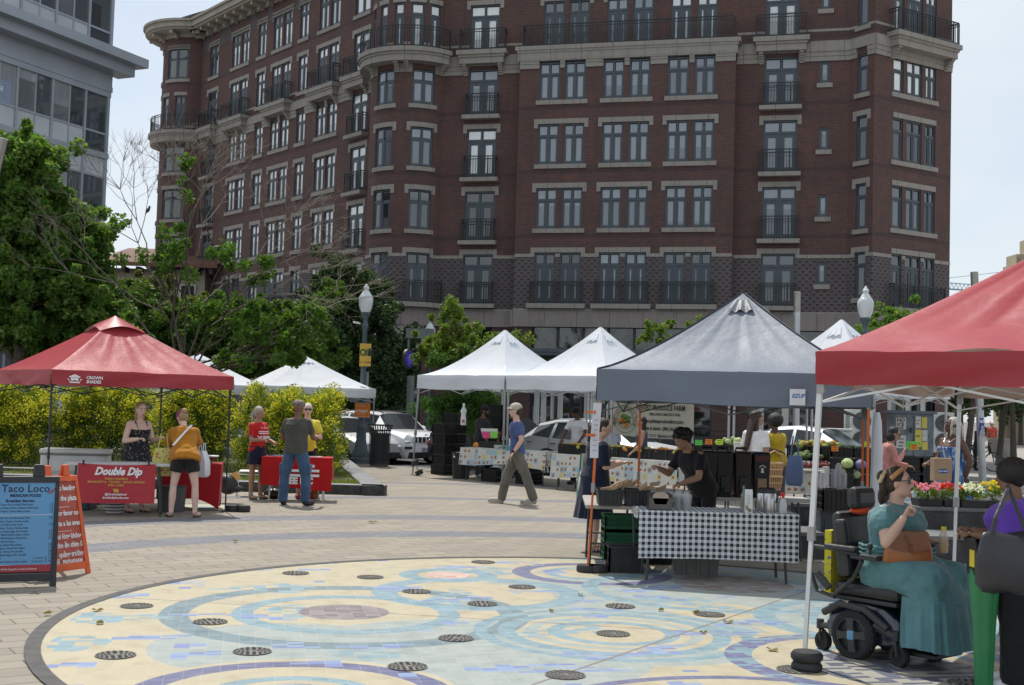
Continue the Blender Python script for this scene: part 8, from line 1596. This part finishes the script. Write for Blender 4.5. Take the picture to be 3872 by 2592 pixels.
# spandex covered table
q=G(716,1932); cx_,cy_=q.x-.05,q.y+.33; t=thing('red_covered_table','table in a tight red stretch cover behind the woman in orange','table',(cx_,cy_,0),R(10)); w,d,h=.92,.62,.745; m=MB()
Cn=[(-w/2,-d/2),(w/2,-d/2),(w/2,d/2),(-w/2,d/2)]
m.add([(*c_,h) for c_ in Cn],[(0,1,2,3)])
for k in range(4):
    a=Vector((*Cn[k],h));b=Vector((*Cn[(k+1)%4],h)); cc=Vector((0,0,0))
    def f(u,v,a=a,b=b):
        p=a.lerp(b,u); bow=math.sin(PI*u); zz=h*(1-v)+(.02+.17*bow)*v; p.z=zz; k_=1-.10*math.sin(PI*u)*math.sin(PI*min(1,v*1.1))-.06*v*(1-bow)+.0; p.x*=k_; p.y*=k_; return p
    m.grid(f,16,10)
m.build('stretch_cover',fab('red_stretch',(.36,.012,.018),.15,.08),t,smooth=True,shade=45)
q=Vector((cx_+.3,cy_,.75)); t=thing('wooden_bowl','small wooden stand with a white tray on the red covered table','tray',(cx_+.28,cy_-.05,.75)); m=MB(); m.lathe([(.04,0),(.03,.05),(.1,.09),(.1,.1)],14); m.build('stand',M('wood_red',(.22,.07,.04),.6),t,smooth=True); m=MB(); m.lathe([(.13,.1),(.14,.115),(.13,.12)],16); m.build('tray',wht,t)
# campaign table
q=G(1110,1896); rz=R(7); c=(q.x,q.y+.3); wt=M('white_table_leg',(.6,.6,.6),.5); table('white folding table under the red campaign cloth',c,rz,1.2,.6,.77,None,wt)
cl_=cloth('red cloth with white stars and bars on the campaign table',c,rz,1.22,.62,.775,(.54,.4,.05,.42),fab('bright_red_cloth',(.46,.012,.014),.2,.08),5,amp=.02,hemamp=.10)
m=MB(); z=.47
m.text('FREE DC',.155,(-.42+.12,-.365,z-.155),bold=.009,sx=1.0); 
for zz in (.525,.44): m.box((-.28,-.362,zz),(.40,-.358,zz+.045))
for k in range(3):
    cx=-.18+k*.235; pts=[(cx+(.045 if i%2==0 else .018)*math.sin(PI*i/5),-.36,.63+(.045 if i%2==0 else .018)*math.cos(PI*i/5)) for i in range(10)]; m.add(pts+[(cx,-.36,.63)],[(i,10,(i+1)%10) for i in range(10)])
m.build('lettering',bw,cl_)
for i,(x,y,cc) in enumerate(((-.4,0,(.1,.1,.25)),(-.2,.05,(.7,.7,.7)),(.3,-.05,(.65,.65,.62)))):
    v=Matrix.Rotation(rz,3,'Z')@Vector((x,y,0)); t=thing('leaflet_pile','small pile of leaflets on the campaign table, %s'%['dark one at left','white one beside it','white one at right'][i],'leaflets',(c[0]+v.x,c[1]+v.y,.783),rz+.2*i); m=MB(); m.box((-.12,-.1,0),(.12,.1,.012)); m.build('paper',M('leaf%d'%i,cc,.8),t)
q=G(948,1888); t=thing('iced_coffee_cup','plastic cup of iced coffee on the paving by the campaign table','cup',q); m=MB(); m.lathe([(.032,0),(.045,.12)],16,cap=False); m.lathe([(.046,.12),(.04,.145),(.0,.15)],16,cap=False); m.build('cup',M('bag_film',(.6,.6,.6)),t,smooth=True); m=MB(); m.lathe([(0,.004),(.03,.004),(.036,.05),(0,.05)],16,cap=False); m.build('coffee',M('coffee',(.16,.07,.03),.4),t)
q=G(905,1877); t=thing('folding_chair','white metal folding chair frame left of the campaign table','chair',(q.x+.15,q.y,0),R(10)); m=MB(); m.tube([(-.2,-.05,0),(-.19,-.05,.4),(-.15,-.05,.46),(.2,-.05,.46)],.014,6); m.tube([(-.2,.3,0),(-.19,.3,.4),(-.15,.3,.46),(.2,.3,.46),(.22,.3,0)],.014,6); m.tube([(.22,-.05,.46),(.25,-.05,0)],.014,6); m.build('frame',wpole,t); m=MB(); m.box((-.17,-.03,.445),(.2,.28,.46)); m.build('seat',wht,t)
q=G(830,1862,.19); t=thing('backpack','black bag with an orange folder on the planter kerb','bag',q+Vector((.1,.1,0))); m=MB(); m.ell((0,0,.13),(.2,.14,.17),rot=Matrix.Rotation(.4,3,'Y')); m.ell((.12,0,.06),(.18,.12,.07)); m.build('bag_body',M('black_bag',(.02,.02,.022),.4,bump=.5,bs=15),t,smooth=True); m=MB(Matrix.Rotation(-.5,4,'Y')); m.box((.12,-.02,.1),(.32,0,.24)); m.build('folder',M('folder_orange',(.7,.42,.15),.7),t)
for i,(px,py) in enumerate(((1022,1890),(1170,1888))):
    q=G(px,py); t=thing('bag_under_table',['black bag and cables under the campaign table','brown printed bag under the campaign table'][i],'bag',(q.x,q.y+.25,0)); m=MB(); m.ell((0,0,.09),(.18,.12,.1)) if i==0 else m.box((-.12,-.1,0),(.12,.1,.28)); m.build('bag_body',[M('black_bag',(.02,.02,.022)),M('brown_print',(.25,.13,.04),.7,var=.5,vs=20)][i],t,smooth=i==0)
# ================= A-frame boards
def aframe(lb,base,rz,w,h,mt,tilt=.12,wtop=None):
    wtop=wtop or w; t=thing('sidewalk_sign',lb,'sidewalk sign',base,rz); 
    for s_ in (1,-1):
        def F(a,b,dd,s_=s_): return Vector((a,s_*(tilt*(1-b/h)*h/ h + dd) if 0 else -s_*((1-b/h)*tilt+dd),b))
        m=MB(); W=lambda z:(w+(wtop-w)*z/h)/2
        def bar(poly,dp=.03,mm=m): 
            n=len(poly); mm.add([F(a,b,0) for a,b in poly]+[F(a,b,dp) for a,b in poly],[(i,(i+1)%n,n+(i+1)%n,n+i) for i in range(n)]+[tuple(range(n))[::-1],tuple(range(n,2*n))])
        bw_=.035
        bar([(-W(0),0),(-W(0)+bw_*1.6,0),(-W(h*.85)+bw_,h*.85),(-W(h*.85),h*.85)]); bar([(W(0)-bw_*1.6,0),(W(0),0),(W(h*.85),h*.85),(W(h*.85)-bw_,h*.85)])
        bar([(-W(.06)+bw_,.05),(W(.06)-bw_,.05),(W(.12)-bw_,.12),(-W(.12)+bw_,.12)]); bar([(-W(h*.85),h*.85),(W(h*.85),h*.85),(W(h*.9),h*.9),(-W(h*.9),h*.9)])
        for x in (-.62,.36): bar([(W(h)*x,h*.9),(W(h)*(x+.28),h*.9),(W(h)*(x+.26),h),(W(h)*(x+.02),h)])
        m.build('frame',mt,t,bevel=.006)
    return t
# menu board
rz=R(25); bs=G(212,2214); w,h=.74,1.12; dx=Vector((math.cos(rz),math.sin(rz),0)); base=bs-dx*(w/2)+Vector((-.06,.12,0)); t=aframe('black framed blue taco menu board standing at the lower left',base,rz,w,h,M('aframe_black',(.02,.022,.026),.5,var=.15),.16)
h_=h; Fm=lambda a,b,dd:Vector((a,-((1-b/h_)*.16+.016+dd),b)); yv=(Fm(0,1,0)-Fm(0,0,0)).normalized(); m=MB(); m.add([Fm(-w/2+.035,.20,0),Fm(w/2-.035,.20,0),Fm(w/2-.035,.95,0),Fm(-w/2+.035,.95,0)],[(0,1,2,3)]); o=m.build('menu_sheet',M('menu_blue',(.085,.27,.50),.4,var=.05,coat=.4),t)
m=MB(); m.add([Fm(-w/2+.035,.135,0),Fm(w/2-.035,.135,0),Fm(w/2-.035,.198,0),Fm(-w/2+.035,.198,0)],[(0,1,2,3)]); o2=m.build('red_strip',M('menu_red',(.30,.02,.03),.4),t); m=MB(); m.text('*An Additional Processing Fee Will Be Charged For Credit Card Payments',.024,Fm(-.33,.155,.002),Y=yv,sx=.72); m.build('lettering',bw,o2)
ik=M('menu_ink',(.015,.02,.06),.6); m=MB()
m.text('Taco Loco',.098,Fm(.075,.865,.002),Y=yv,align='CENTER',bold=.001); m.text('MEXICAN FOOD',.036,Fm(.075,.82,.002),Y=yv,align='CENTER',bold=.0016); m.text('Breakfast Burrito',.036,Fm(.03,.772,.002),Y=yv,align='CENTER',bold=.0012)
rows=[('BACON: Eggs, Beans, Cheese, Pico de Gallo & Salsa Verde','13'),('CHORIZO: Eggs, Beans, Cheese, Onions, Cilantro & Salsa Verde','13'),('SPINACH: Eggs, Mixed Peppers, Onions, Beans, Cheese','12'),('',''),('Bowls: Rice, Beans, Cheese, Pico de Gallo & Salsa Verde','15'),('Choose your meat: Chicken, Chorizo, Carnitas, Asada',''),('Quesadilla  Cheese, Pico de Gallo & Salsa Verde','14'),('Choose your meat: Chicken, Chorizo, Carnitas, Asada',''),('Bean Burrito  Rice, Beans, Cheese, Eggs, Pico de Gallo','15'),('Veg Quesadilla  Sauteed, Mixed Peppers, Beans, Cheese','15'),('Veggie Burrito  Spinach, Mixed Peppers, Onions, Rice','15'),('Cheese, Pico de Gallo & Ranchito Sauce',''),('Pasta Bowl  Mixed Peppers, Beans, Rice, Cheese','18'),('Carne Burrito  Mixed Peppers, Onions, Rice, Beans','17'),('Rice Bowl  Peppers, Beans, Cheese, Pico de Gallo','18'),('Mexican Salad  Spinach, Mixed Peppers, Pico de Gallo','15'),('Tacos  Onions & Cilantro','1 taco 3.16'),('Choose your meat: Chicken, Chorizo, Carnitas, Asada','2 tacos 3.16')]
z=.742
for a_,b_ in rows:
    if a_: m.text(a_,.0225,Fm(-.32,z,.002),Y=yv,bold=.0003,sx=.86)
    if b_: m.text(b_,.036,Fm(.32,z-.004,.002),Y=yv,align='RIGHT',bold=-.0002)
    z-=.0305
m.build('lettering',ik,o); m=MB(); m.box(tuple(Fm(-.33,.652,.003)),tuple(Fm(.31,.655,.0)+Vector((0,0,0)))); m.build('white_rule',bw,o)
for sx in (-.245,.30): m=MB(); m.tube([Fm(sx-.03*(1 if sx<0 else -1),.90,.004),Fm(sx,.865,.004),Fm(sx+.035*(1 if sx<0 else -1),.85,.004)],[.004,.009,.002],6); m.build('chilli_picture',M('chilli_red',(.45,.03,.03),.5),o)
# orange multi-language sign
rz=R(62); pR=G(338,2160); pL_=G(232,2190); w=.62; base=(pR+pL_)/2+Vector((-.25,.0,0)); om=M('aframe_orange',(.68,.12,.035),.55,var=.12,vs=6); t=aframe('orange red sidewalk sign with white text in three languages, right of the menu board',base,rz,w,1.08,om,.2,.46)
h2=1.08; W2=lambda z:(w+(.46-w)*z/h2)/2; Fo=lambda a,b,dd:Vector((a,-((1-b/h2)*.2+.014+dd),b)); yv=(Fo(0,1,0)-Fo(0,0,0)).normalized(); m=MB(); m.add([Fo(-W2(.1)+.03,.10,0),Fo(W2(.1)-.03,.10,0),Fo(W2(.92)-.03,.91,0),Fo(-W2(.92)+.03,.91,0)],[(0,1,2,3)]); o=m.build('sign_panel',M('sign_faded_red',(.42,.085,.06),.6,var=.2,vs=8),t); m=MB()
for s_,z in (('No feeding',.83),('birds in the plaza',.73),('Por favor no',.585),('alimente a las aves',.485),('vui lòng không',.36),('cho ăn chim ở',.275),('quảng trường',.185)): m.text(s_,.072,Fo(W2(z)-.045,z,.002),Y=yv,align='RIGHT',bold=.0022,sx=.78)
m.text('FRESHFARM',.056,Fo(.225,.115,.002),Y=yv,align='RIGHT',bold=.002,sx=.85)
for k in range(5): a=Fo(-.12,.108+k*.013,.002); m.add([a,Fo(-.06,.108+k*.013,.002),Fo(-.06,.115+k*.013,.002),Fo(-.12,.115+k*.013,.002)],[(0,1,2,3)])
for z in (.665,.43): m.add([Fo(-.2,z,.002),Fo(.12,z,.002),Fo(.12,z+.004,.002),Fo(-.2,z+.004,.002)],[(0,1,2,3)])
m.build('lettering',bw,o)
# ================================================================ POWER WHEELCHAIR AND ITS RIDER
OW=Vector((2.79,9.35,0)); HW=R(-50); WC=thing('power_wheelchair','black power wheelchair with a high headrest standing on the mosaic at right','wheelchair',OW,HW)
lth=M('black_leatherette',(.022,.023,.025),.38,var=.1,bump=.15,bs=60); shell=M('dark_blue_shell',(.015,.028,.05),.2,coat=1); pla=M('chair_plastic',(.03,.031,.034),.5); accent=M('blue_accent',(.10,.27,.46),.35,coat=.5)
for sd in (-1,1):
    T_=Matrix.Translation((0,sd*.25,.18))@Matrix.Rotation(R(-90*sd),4,'X'); m=MB(T_); m.lathe([(.125,-.035),(.165,-.04),(.18,-.025),(.182,0),(.18,.03),(.165,.045),(.125,.04)],40,cap=False); o=m.build('drive_wheel',tyre,WC,smooth=True)
    m=MB(T_); 
    for q in range(44): a=2*PI*q/44; m.cbox((math.cos(a)*.178,math.sin(a)*.178,.012*(1 if q%2 else -1)),(.014,.014,.03),a)
    for q in range(40): a=2*PI*q/40; m.lathe([(0,.046),(.007,.046),(.007,.049),(0,.049)],6,(math.cos(a)*.148,math.sin(a)*.148,0))
    m.build('tread',rub,o); m=MB(T_); m.lathe([(.118,.0),(.128,.02),(.128,.04),(.12,.045)],32,cap=False); m.lathe([(0,.01),(.12,.01)],32,cap=False)
    for q in range(4): a=PI/2*q+.1; m.loft([[Vector((math.cos(a)*r-math.sin(a)*w,math.sin(a)*r+math.cos(a)*w,z)) for w,z in ((-ww,.015),(ww,.015),(ww,.05),(-ww,.05))] for r,ww in ((.02,.03),(.07,.024),(.122,.034))])
    m.build('rim',pla,o); m=MB(T_); m.cbox((0,0,.05),(.058,.07,.02)); m.build('hub',accent,o,bevel=.012)
    for nm,x,y,r,z in (('front_caster',.37,.235,.085,.0),('rear_caster',-.33,.17,.075,0)):
        T2_=Matrix.Translation((x,sd*y,r))@Matrix.Rotation(R(-90*sd+ (8 if x>0 else 14)),4,'X'); T2_=Matrix.Translation((x,sd*y,r))@Matrix.Rotation(R(12*sd),4,'Z')@Matrix.Rotation(R(-90*sd),4,'X')
        m=MB(T2_); m.lathe([(r*.55,-.022),(r*.9,-.026),(r,-.012),(r,.012),(r*.9,.026),(r*.55,.022),(r*.5,.01),(0,.01)],26,cap=False); m.lathe([(0,-.01),(r*.5,-.01),(r*.55,-.022)],26,cap=False); o=m.build(nm,tyre,WC,smooth=True)
        m=MB(); 
        for s2 in (-1,1): m.tube([(x,sd*y+s2*.036,r),(x-.01,sd*y+s2*.036,r*1.9),(x-.03,sd*y,r*2.25)],.011,6)
        m.tube([(x-.03,sd*y,r*2.2),(x-.03,sd*y,r*2.2+.07)],.028,10); m.tube([(x-.03,sd*y,r*2.5),(x*.45,sd*.22,.27 if x>0 else .22)],[.03,.045] if x>0 else [.022,.03],8); m.build('caster_fork',pla,o)
m=MB(); prof=[(-.27,.20,.16,.33),(-.22,.24,.13,.40),(0,.21,.12,.44),(.2,.2,.12,.41),(.32,.19,.14,.33),(.36,.16,.18,.26)]
m.loft([[Vector((x,y,z)) for y,z in ((-w,zb),(w,zb),(w*1.05,(zb+zt)/2),(w*.85,zt-.02),(0,zt),(-w*.85,zt-.02),(-w*1.05,(zb+zt)/2))] for x,w,zb,zt in prof]); m.build('base_shroud',shell,WC,smooth=True,bevel=.01)
m=MB()
for sd in (-1,1): m.tube([(-.26,sd*.27,.31),(-.1,sd*.28,.40),(.1,sd*.27,.38),(.28,sd*.25,.26)],.03,8)
m.tube([(-.31,-.12,.34),(-.31,.12,.34)],.02,6); m.box((.3,-.18,.09),(.62,.18,.12)); m.box((.46,.2,.20),(.62,.3,.235)); m.box((.46,.2,.28),(.6,.3,.31)); m.build('fender_and_footplate',pla,WC,bevel=.008)
m=MB(); m.box((-.20,-.25,.455),(.36,.25,.56)); m.build('seat_cushion',lth,WC,bevel=.045); m=MB(); m.box((-.22,-.24,.42),(.34,.24,.454)); m.tube([(0,0,.4),(0,0,.45)],.06,10); m.build('seat_pan',pla,WC,bevel=.01)
m=MB(Matrix.Translation((-.11,0,.56))@Matrix.Rotation(R(-8),4,'Y')); m.box((-.07,-.24,.02),(.03,.24,.52)); m.build('backrest',lth,WC,bevel=.05)
m=MB(Matrix.Translation((-.11,0,.56))@Matrix.Rotation(R(-8),4,'Y'))
for sd in (-1,1): m.box((-.02,sd*.25-.035,.03),(.09,sd*.25+.035,.46))
m.build('side_bolster',lth,WC,bevel=.03)
m=MB(Matrix.Translation((-.13,0,1.17))@Matrix.Rotation(R(-4),4,'Y')); m.box((-.05,-.14,-.085),(.06,.14,.09)); m.build('headrest',lth,WC,bevel=.05); m=MB(); m.tube([(-.2,0,.9),(-.2,0,1.1)],.015,6); m.build('headrest_post',pla,WC)
for sd in (-1,1):
    m=MB(); m.tube([(-.33,sd*.30,.80),(-.36,sd*.31,.62),(-.30,sd*.30,.47),(-.15,sd*.29,.44)],.016,8); m.tube([(-.33,sd*.30,.80),(-.2,sd*.31,.80),(.06,sd*.31,.78)],.015,8); m.tube([(-.15,sd*.29,.46),(.02,sd*.3,.60),(.1,sd*.31,.74)],.016,6); m.tube([(-.30,sd*.3,.60),(-.2,sd*.29,.5)],.03,8); o=m.build('armrest_frame',pla,WC); m=MB(); m.box((-.22,sd*.31-.04,.795),(.06,sd*.31+.04,.835)); m.build('armrest_pad',lth,o,bevel=.02)
m=MB(); m.box((.10,-.36,.75),(.25,-.28,.79)); m.tube([(.0,-.31,.76),(.12,-.31,.76)],.02,6); o=m.build('control_box',pla,WC,bevel=.015); m=MB(); m.tube([(.17,-.32,.79),(.17,-.32,.84)],.008,8); m.ell((.17,-.32,.85),(.022,.022,.026)); m.build('joystick',rub,o,smooth=True)
m=MB(); m.loft([[Vector((-.31,y,z)) for y in (-.2,.2)]+[Vector((-.25,y,z)) for y in (.2,-.2)] for z in (.45,.6,.85,.92)]); o=m.build('back_pouch',pat('pouch_yellow_blue',(.62,.55,.03),(.05,.08,.35),26,.35),WC)
m=MB(); m.ell((-.12,0,1.075),(.075,.12,.03)); m.build('orange_cloth',fab('orange_scarf',(.65,.07,.02)),WC,smooth=True)
# rider
teal=M('teal_dress',(.08,.205,.225),.75,var=.12,vs=4,bump=.9,bs=9,sheen=.2); hip=OW+Vector((math.cos(HW),math.sin(HW),0))*.15
J=person('woman in a teal dress with sunglasses and tan headband seated in the power wheelchair',(hip.x,hip.y,0),(math.cos(HW),math.sin(HW)),1.60,'fair',1.72,True,lean=3,sit=.66,belly=.05,armR=((.40,.42,-.78),(.42,-.42,.92)),armL=((.15,.35,-.95),(.85,-.38,.12)),legR=((1,.10,-.04),(-.02,.0,-1)),legL=((1,.10,-.04),(-.02,.0,-1)),look=(24,0),
  top=dict(m=teal,sleeve='puff',hem=-.06,inf=.022,name='dress_top',flare=.02),hair='short',hairc='brown',glasses='sun',curl=1.1,vx=.0065,rx=1)
t=J['t']; sp=J['spine']; s=J['s']; hp=J['hp']; kc=(J['knR']+J['knL'])/2; hc=J['pel']
m=MB(); 
for k in 'RL': h,kn=J['hip'+k],J['kn'+k]; m.ell(h,(.17,.17,.15)); m.tube([h,kn],[.165,.125],16); m.ell(kn+Vector((.02,0,0)),(.125,.125,.12))
m.tube([(J['hipR']+J['hipL'])/2+Vector((0,0,.03)),(J['knR']+J['knL'])/2+Vector((0,0,.02))],[.16,.11],14); m.ell(J['pel']+Vector((-.02,0,.06)),(.2,.25,.17)); 
m.loft([[Vector((x,w*math.copysign(abs(math.cos(a))**.6,math.cos(a)),zc+hh*math.copysign(abs(math.sin(a))**.6,math.sin(a)))) for a in [2*PI*i/24 for i in range(24)]] for x,w,zc,hh in ((hc.x-.14,.22,hc.z,.15),(hc.x,.28,hc.z+.0,.17),(hc.x+.2,.28,hc.z-.0,.155),(kc.x-.05,.27,kc.z-.02,.14),(kc.x+.06,.26,kc.z-.06,.14),(kc.x+.13,.22,kc.z-.10,.12))])
m.loft([[Vector((cx+rx2*math.cos(a),w*math.sin(a),z)) for a in [2*PI*i/24 for i in range(24)]] for z,cx,rx2,w in ((kc.z+.02,kc.x-.05,.16,.25),(kc.z-.1,kc.x-.03,.19,.27),(kc.z-.17,kc.x-.02,.205,.275))])
o=m.build('dress_skirt',teal,t,smooth=True); remesh(o,.012,14); folds(o,.035,.12)
A=[]; n=110
for i in range(16):
    v=i/15; z=kc.z-.13-(kc.z-.13-.16)*v; x1=kc.x+.165+.06*v; x0=kc.x-.215+.02*v; cx=(x0+x1)/2; rx_=(x1-x0)/2+.005; ry_=.27+.05*v; rr=[]
    for q in range(n): a=2*PI*q/n; w=1+(.012+.045*min(1,v*2.2))*(math.sin(17*a+1.5*math.sin(3*a))*.65+.35*math.sin(29*a+v)); rr.append(Vector((cx+rx_*w*math.copysign(abs(math.cos(a))**.75,math.cos(a)),ry_*w*math.copysign(abs(math.sin(a))**.75,math.sin(a)),z+.012*math.sin(3*a)*v)))
    A.append(rr)
m=MB(); m.loft(A,cap=False); m.build('dress_flounce',teal,t,smooth=True,shade=80)
m=MB()
for z in (.17,.135,.20): 
    rr=[sp(z,0)+Vector(((.125*1.72+.035+.05*s)*math.cos(a)*s+.03,(.14*1.72+.04)*math.sin(a)*s,.004*math.sin(40*a))) for a in [2*PI*q/60 for q in range(61)]]; m.tube(rr,.011,6,cap=False)
m.build('smocked_waist',teal,t,smooth=True)
tan=fab('tan_headband',(.50,.26,.12),.2); m=MB(); m.tube([hp(-.02+.075*math.sin(a),.092*math.cos(a),.165+.075*math.sin(a)) for a in [-.25+(PI+.5)*i/22 for i in range(23)]],.017,8)
m.build('headband',tan,t,smooth=True)
m=MB(); m.ell(hp(-.115,-.02,.155),(.045,.05,.05)); m.ell(hp(-.10,-.02,.08),(.035,.055,.08)); m.ell(hp(-.12,-.03,.0),(.025,.04,.07)); m.build('hair_bun',HR['brown'],t,smooth=True); m=MB(); m.tube([hp(-.115+.02*math.cos(a),-.02+.055*math.sin(a),.15+.045*math.cos(a)) for a in [2*PI*i/14 for i in range(15)]],[.013+.005*(i%2) for i in range(15)],8,cap=False); m.build('scrunchie',fab('cream_scrunchie',(.60,.44,.30),.3),t,smooth=True)
# satchel
Wf=J['W']; bc=Wf(kc*.45+hc*.55+Vector((.05,-.16,.205))); lea=M('tan_leather',(.30,.10,.028),.32,var=.18,vs=5,bump=.15,bs=40,coat=.3); leb=M('brown_leather',(.17,.058,.018),.4,var=.2,vs=6,bump=.2,bs=40)
bt=thing('leather_satchel','tan leather satchel with a scalloped flap resting on the lap of the woman in teal','bag',bc,R(-12)); m=MB(); m.loft([[Vector((x*w,y*d,z)) for x,y in ((-1,-.7),(-.85,-1),(.85,-1),(1,-.7),(1,.7),(.85,1),(-.85,1),(-1,.7))] for z,w,d in ((-.115,.165,.05),(-.10,.178,.062),(.0,.165,.06),(.09,.138,.04),(.115,.13,.03))]); m.build('bag_body',lea,bt,smooth=True,bevel=.008)
m=MB(); nseg=24; top=[Vector((-.135+.27*i/nseg,-.045,.118)) for i in range(nseg+1)]; bot=[Vector((-.150+.30*i/nseg,-.071,.015-.045*math.sin(PI*i/nseg)**.6+.004*math.cos(i*PI))) for i in range(nseg+1)]; mid=[(a+b)/2+Vector((0,-.006,0)) for a,b in zip(top,bot)]; bk=[Vector((p.x,.035,.12)) for p in top]
m.loft([bk,top,mid,bot],closed=False); m.build('flap',leb,bt,smooth=True); m=MB(); m.tube([(-.02,-.062,.09),(.0,-.078,.0),(.035,-.076,-.03)],.007,6); m.tube([(.0,-.075,.035),(.03,-.078,.03)],.006,6); m.build('tie',leb,bt)
m=MB(); inv=(Matrix.Translation(bc)@Matrix.Rotation(R(-12),4,'Z')).inverted()
pts=[Vector((-.14,-.02,.1))]+[inv@Wf(p) for p in (sp(.16,.13,-.30),sp(.36,.10,-.26),sp(.53,.02,-.12),sp(.52,.07,.02),sp(.30,.25,.06))]+[Vector((.14,-.02,.1))]; m.tube(pts,.009,6); m.build('strap',leb,bt); m=MB(); m.tube([(-.15,-.03,.08),(-.17,-.04,.03),(-.16,-.045,-.02)],[.008,.012,.004],6); m.build('tassel',leb,bt)
# juice bottle in the far hand
b0=Wf(J['handL']); jb=thing('juice_bottle','clear bottle of orange juice with a yellow cap held by the woman in teal','bottle',b0+Vector((.0,0,-.06))); m=MB(); m.lathe([(.03,0),(.034,.01),(.034,.115),(.022,.15),(.016,.165)],18); m.build('bottle',M('juice_plastic',(.62,.60,.5),.08,alpha=.45),jb,smooth=True); m=MB(); m.lathe([(0,.004),(.031,.004),(.0325,.09),(0,.09)],18); m.build('juice',M('orange_juice',(.80,.42,.01),.3),jb); m=MB(); m.lathe([(.019,.163),(.019,.19),(0,.19)],14); m.build('cap',M('yellow_cap',(.8,.65,.03),.4),jb)
# green draped stand with a bin beside the purple shirt
p=at(3752,8.15); gs_=thing('green_skirted_stand','green cloth covered stand with a black bin on top beside the purple shirted woman','bin stand',(p.x,8.25,0)); m=MB(); m.loft([[Vector((math.cos(a)*w*(1+.05*math.sin(7*a)),math.sin(a)*w*.8*(1+.05*math.sin(7*a)),z)) for a in [2*PI*i/40 for i in range(40)]] for z,w in ((.0,.06),(.1,.06),(.45,.075),(.66,.095),(.74,.10),(.80,.09))]); m.build('green_cloth',M('green_plastic_cloth',(.02,.20,.07),.35,var=.1,bump=.3,bs=8),gs_,smooth=True)
m=MB(); m.loft([[Vector((x*w,y*.1,z)) for x,y in ((-1,-1),(1,-1),(1,1),(-1,1))] for z,w in ((.76,.085),(.98,.105),(1.0,.112),(1.01,.105),(.98,.095),(.80,.08))]); m.build('bin',tote_m,gs_,bevel=.004); m=MB(); m.box((-.02,-.118,.80),(.03,-.112,.93)); m.box((-.098,-.08,.82),(-.104,.0,.93)); m.build('sticker',M('yellow_sticker',(.7,.55,.05),.6),gs_); m=MB(); m.lathe([(.02,0),(.02,.03)],10,(.02,0,1.0)); m.build('red_lid',M('red_plastic',(.6,.03,.03)),gs_)
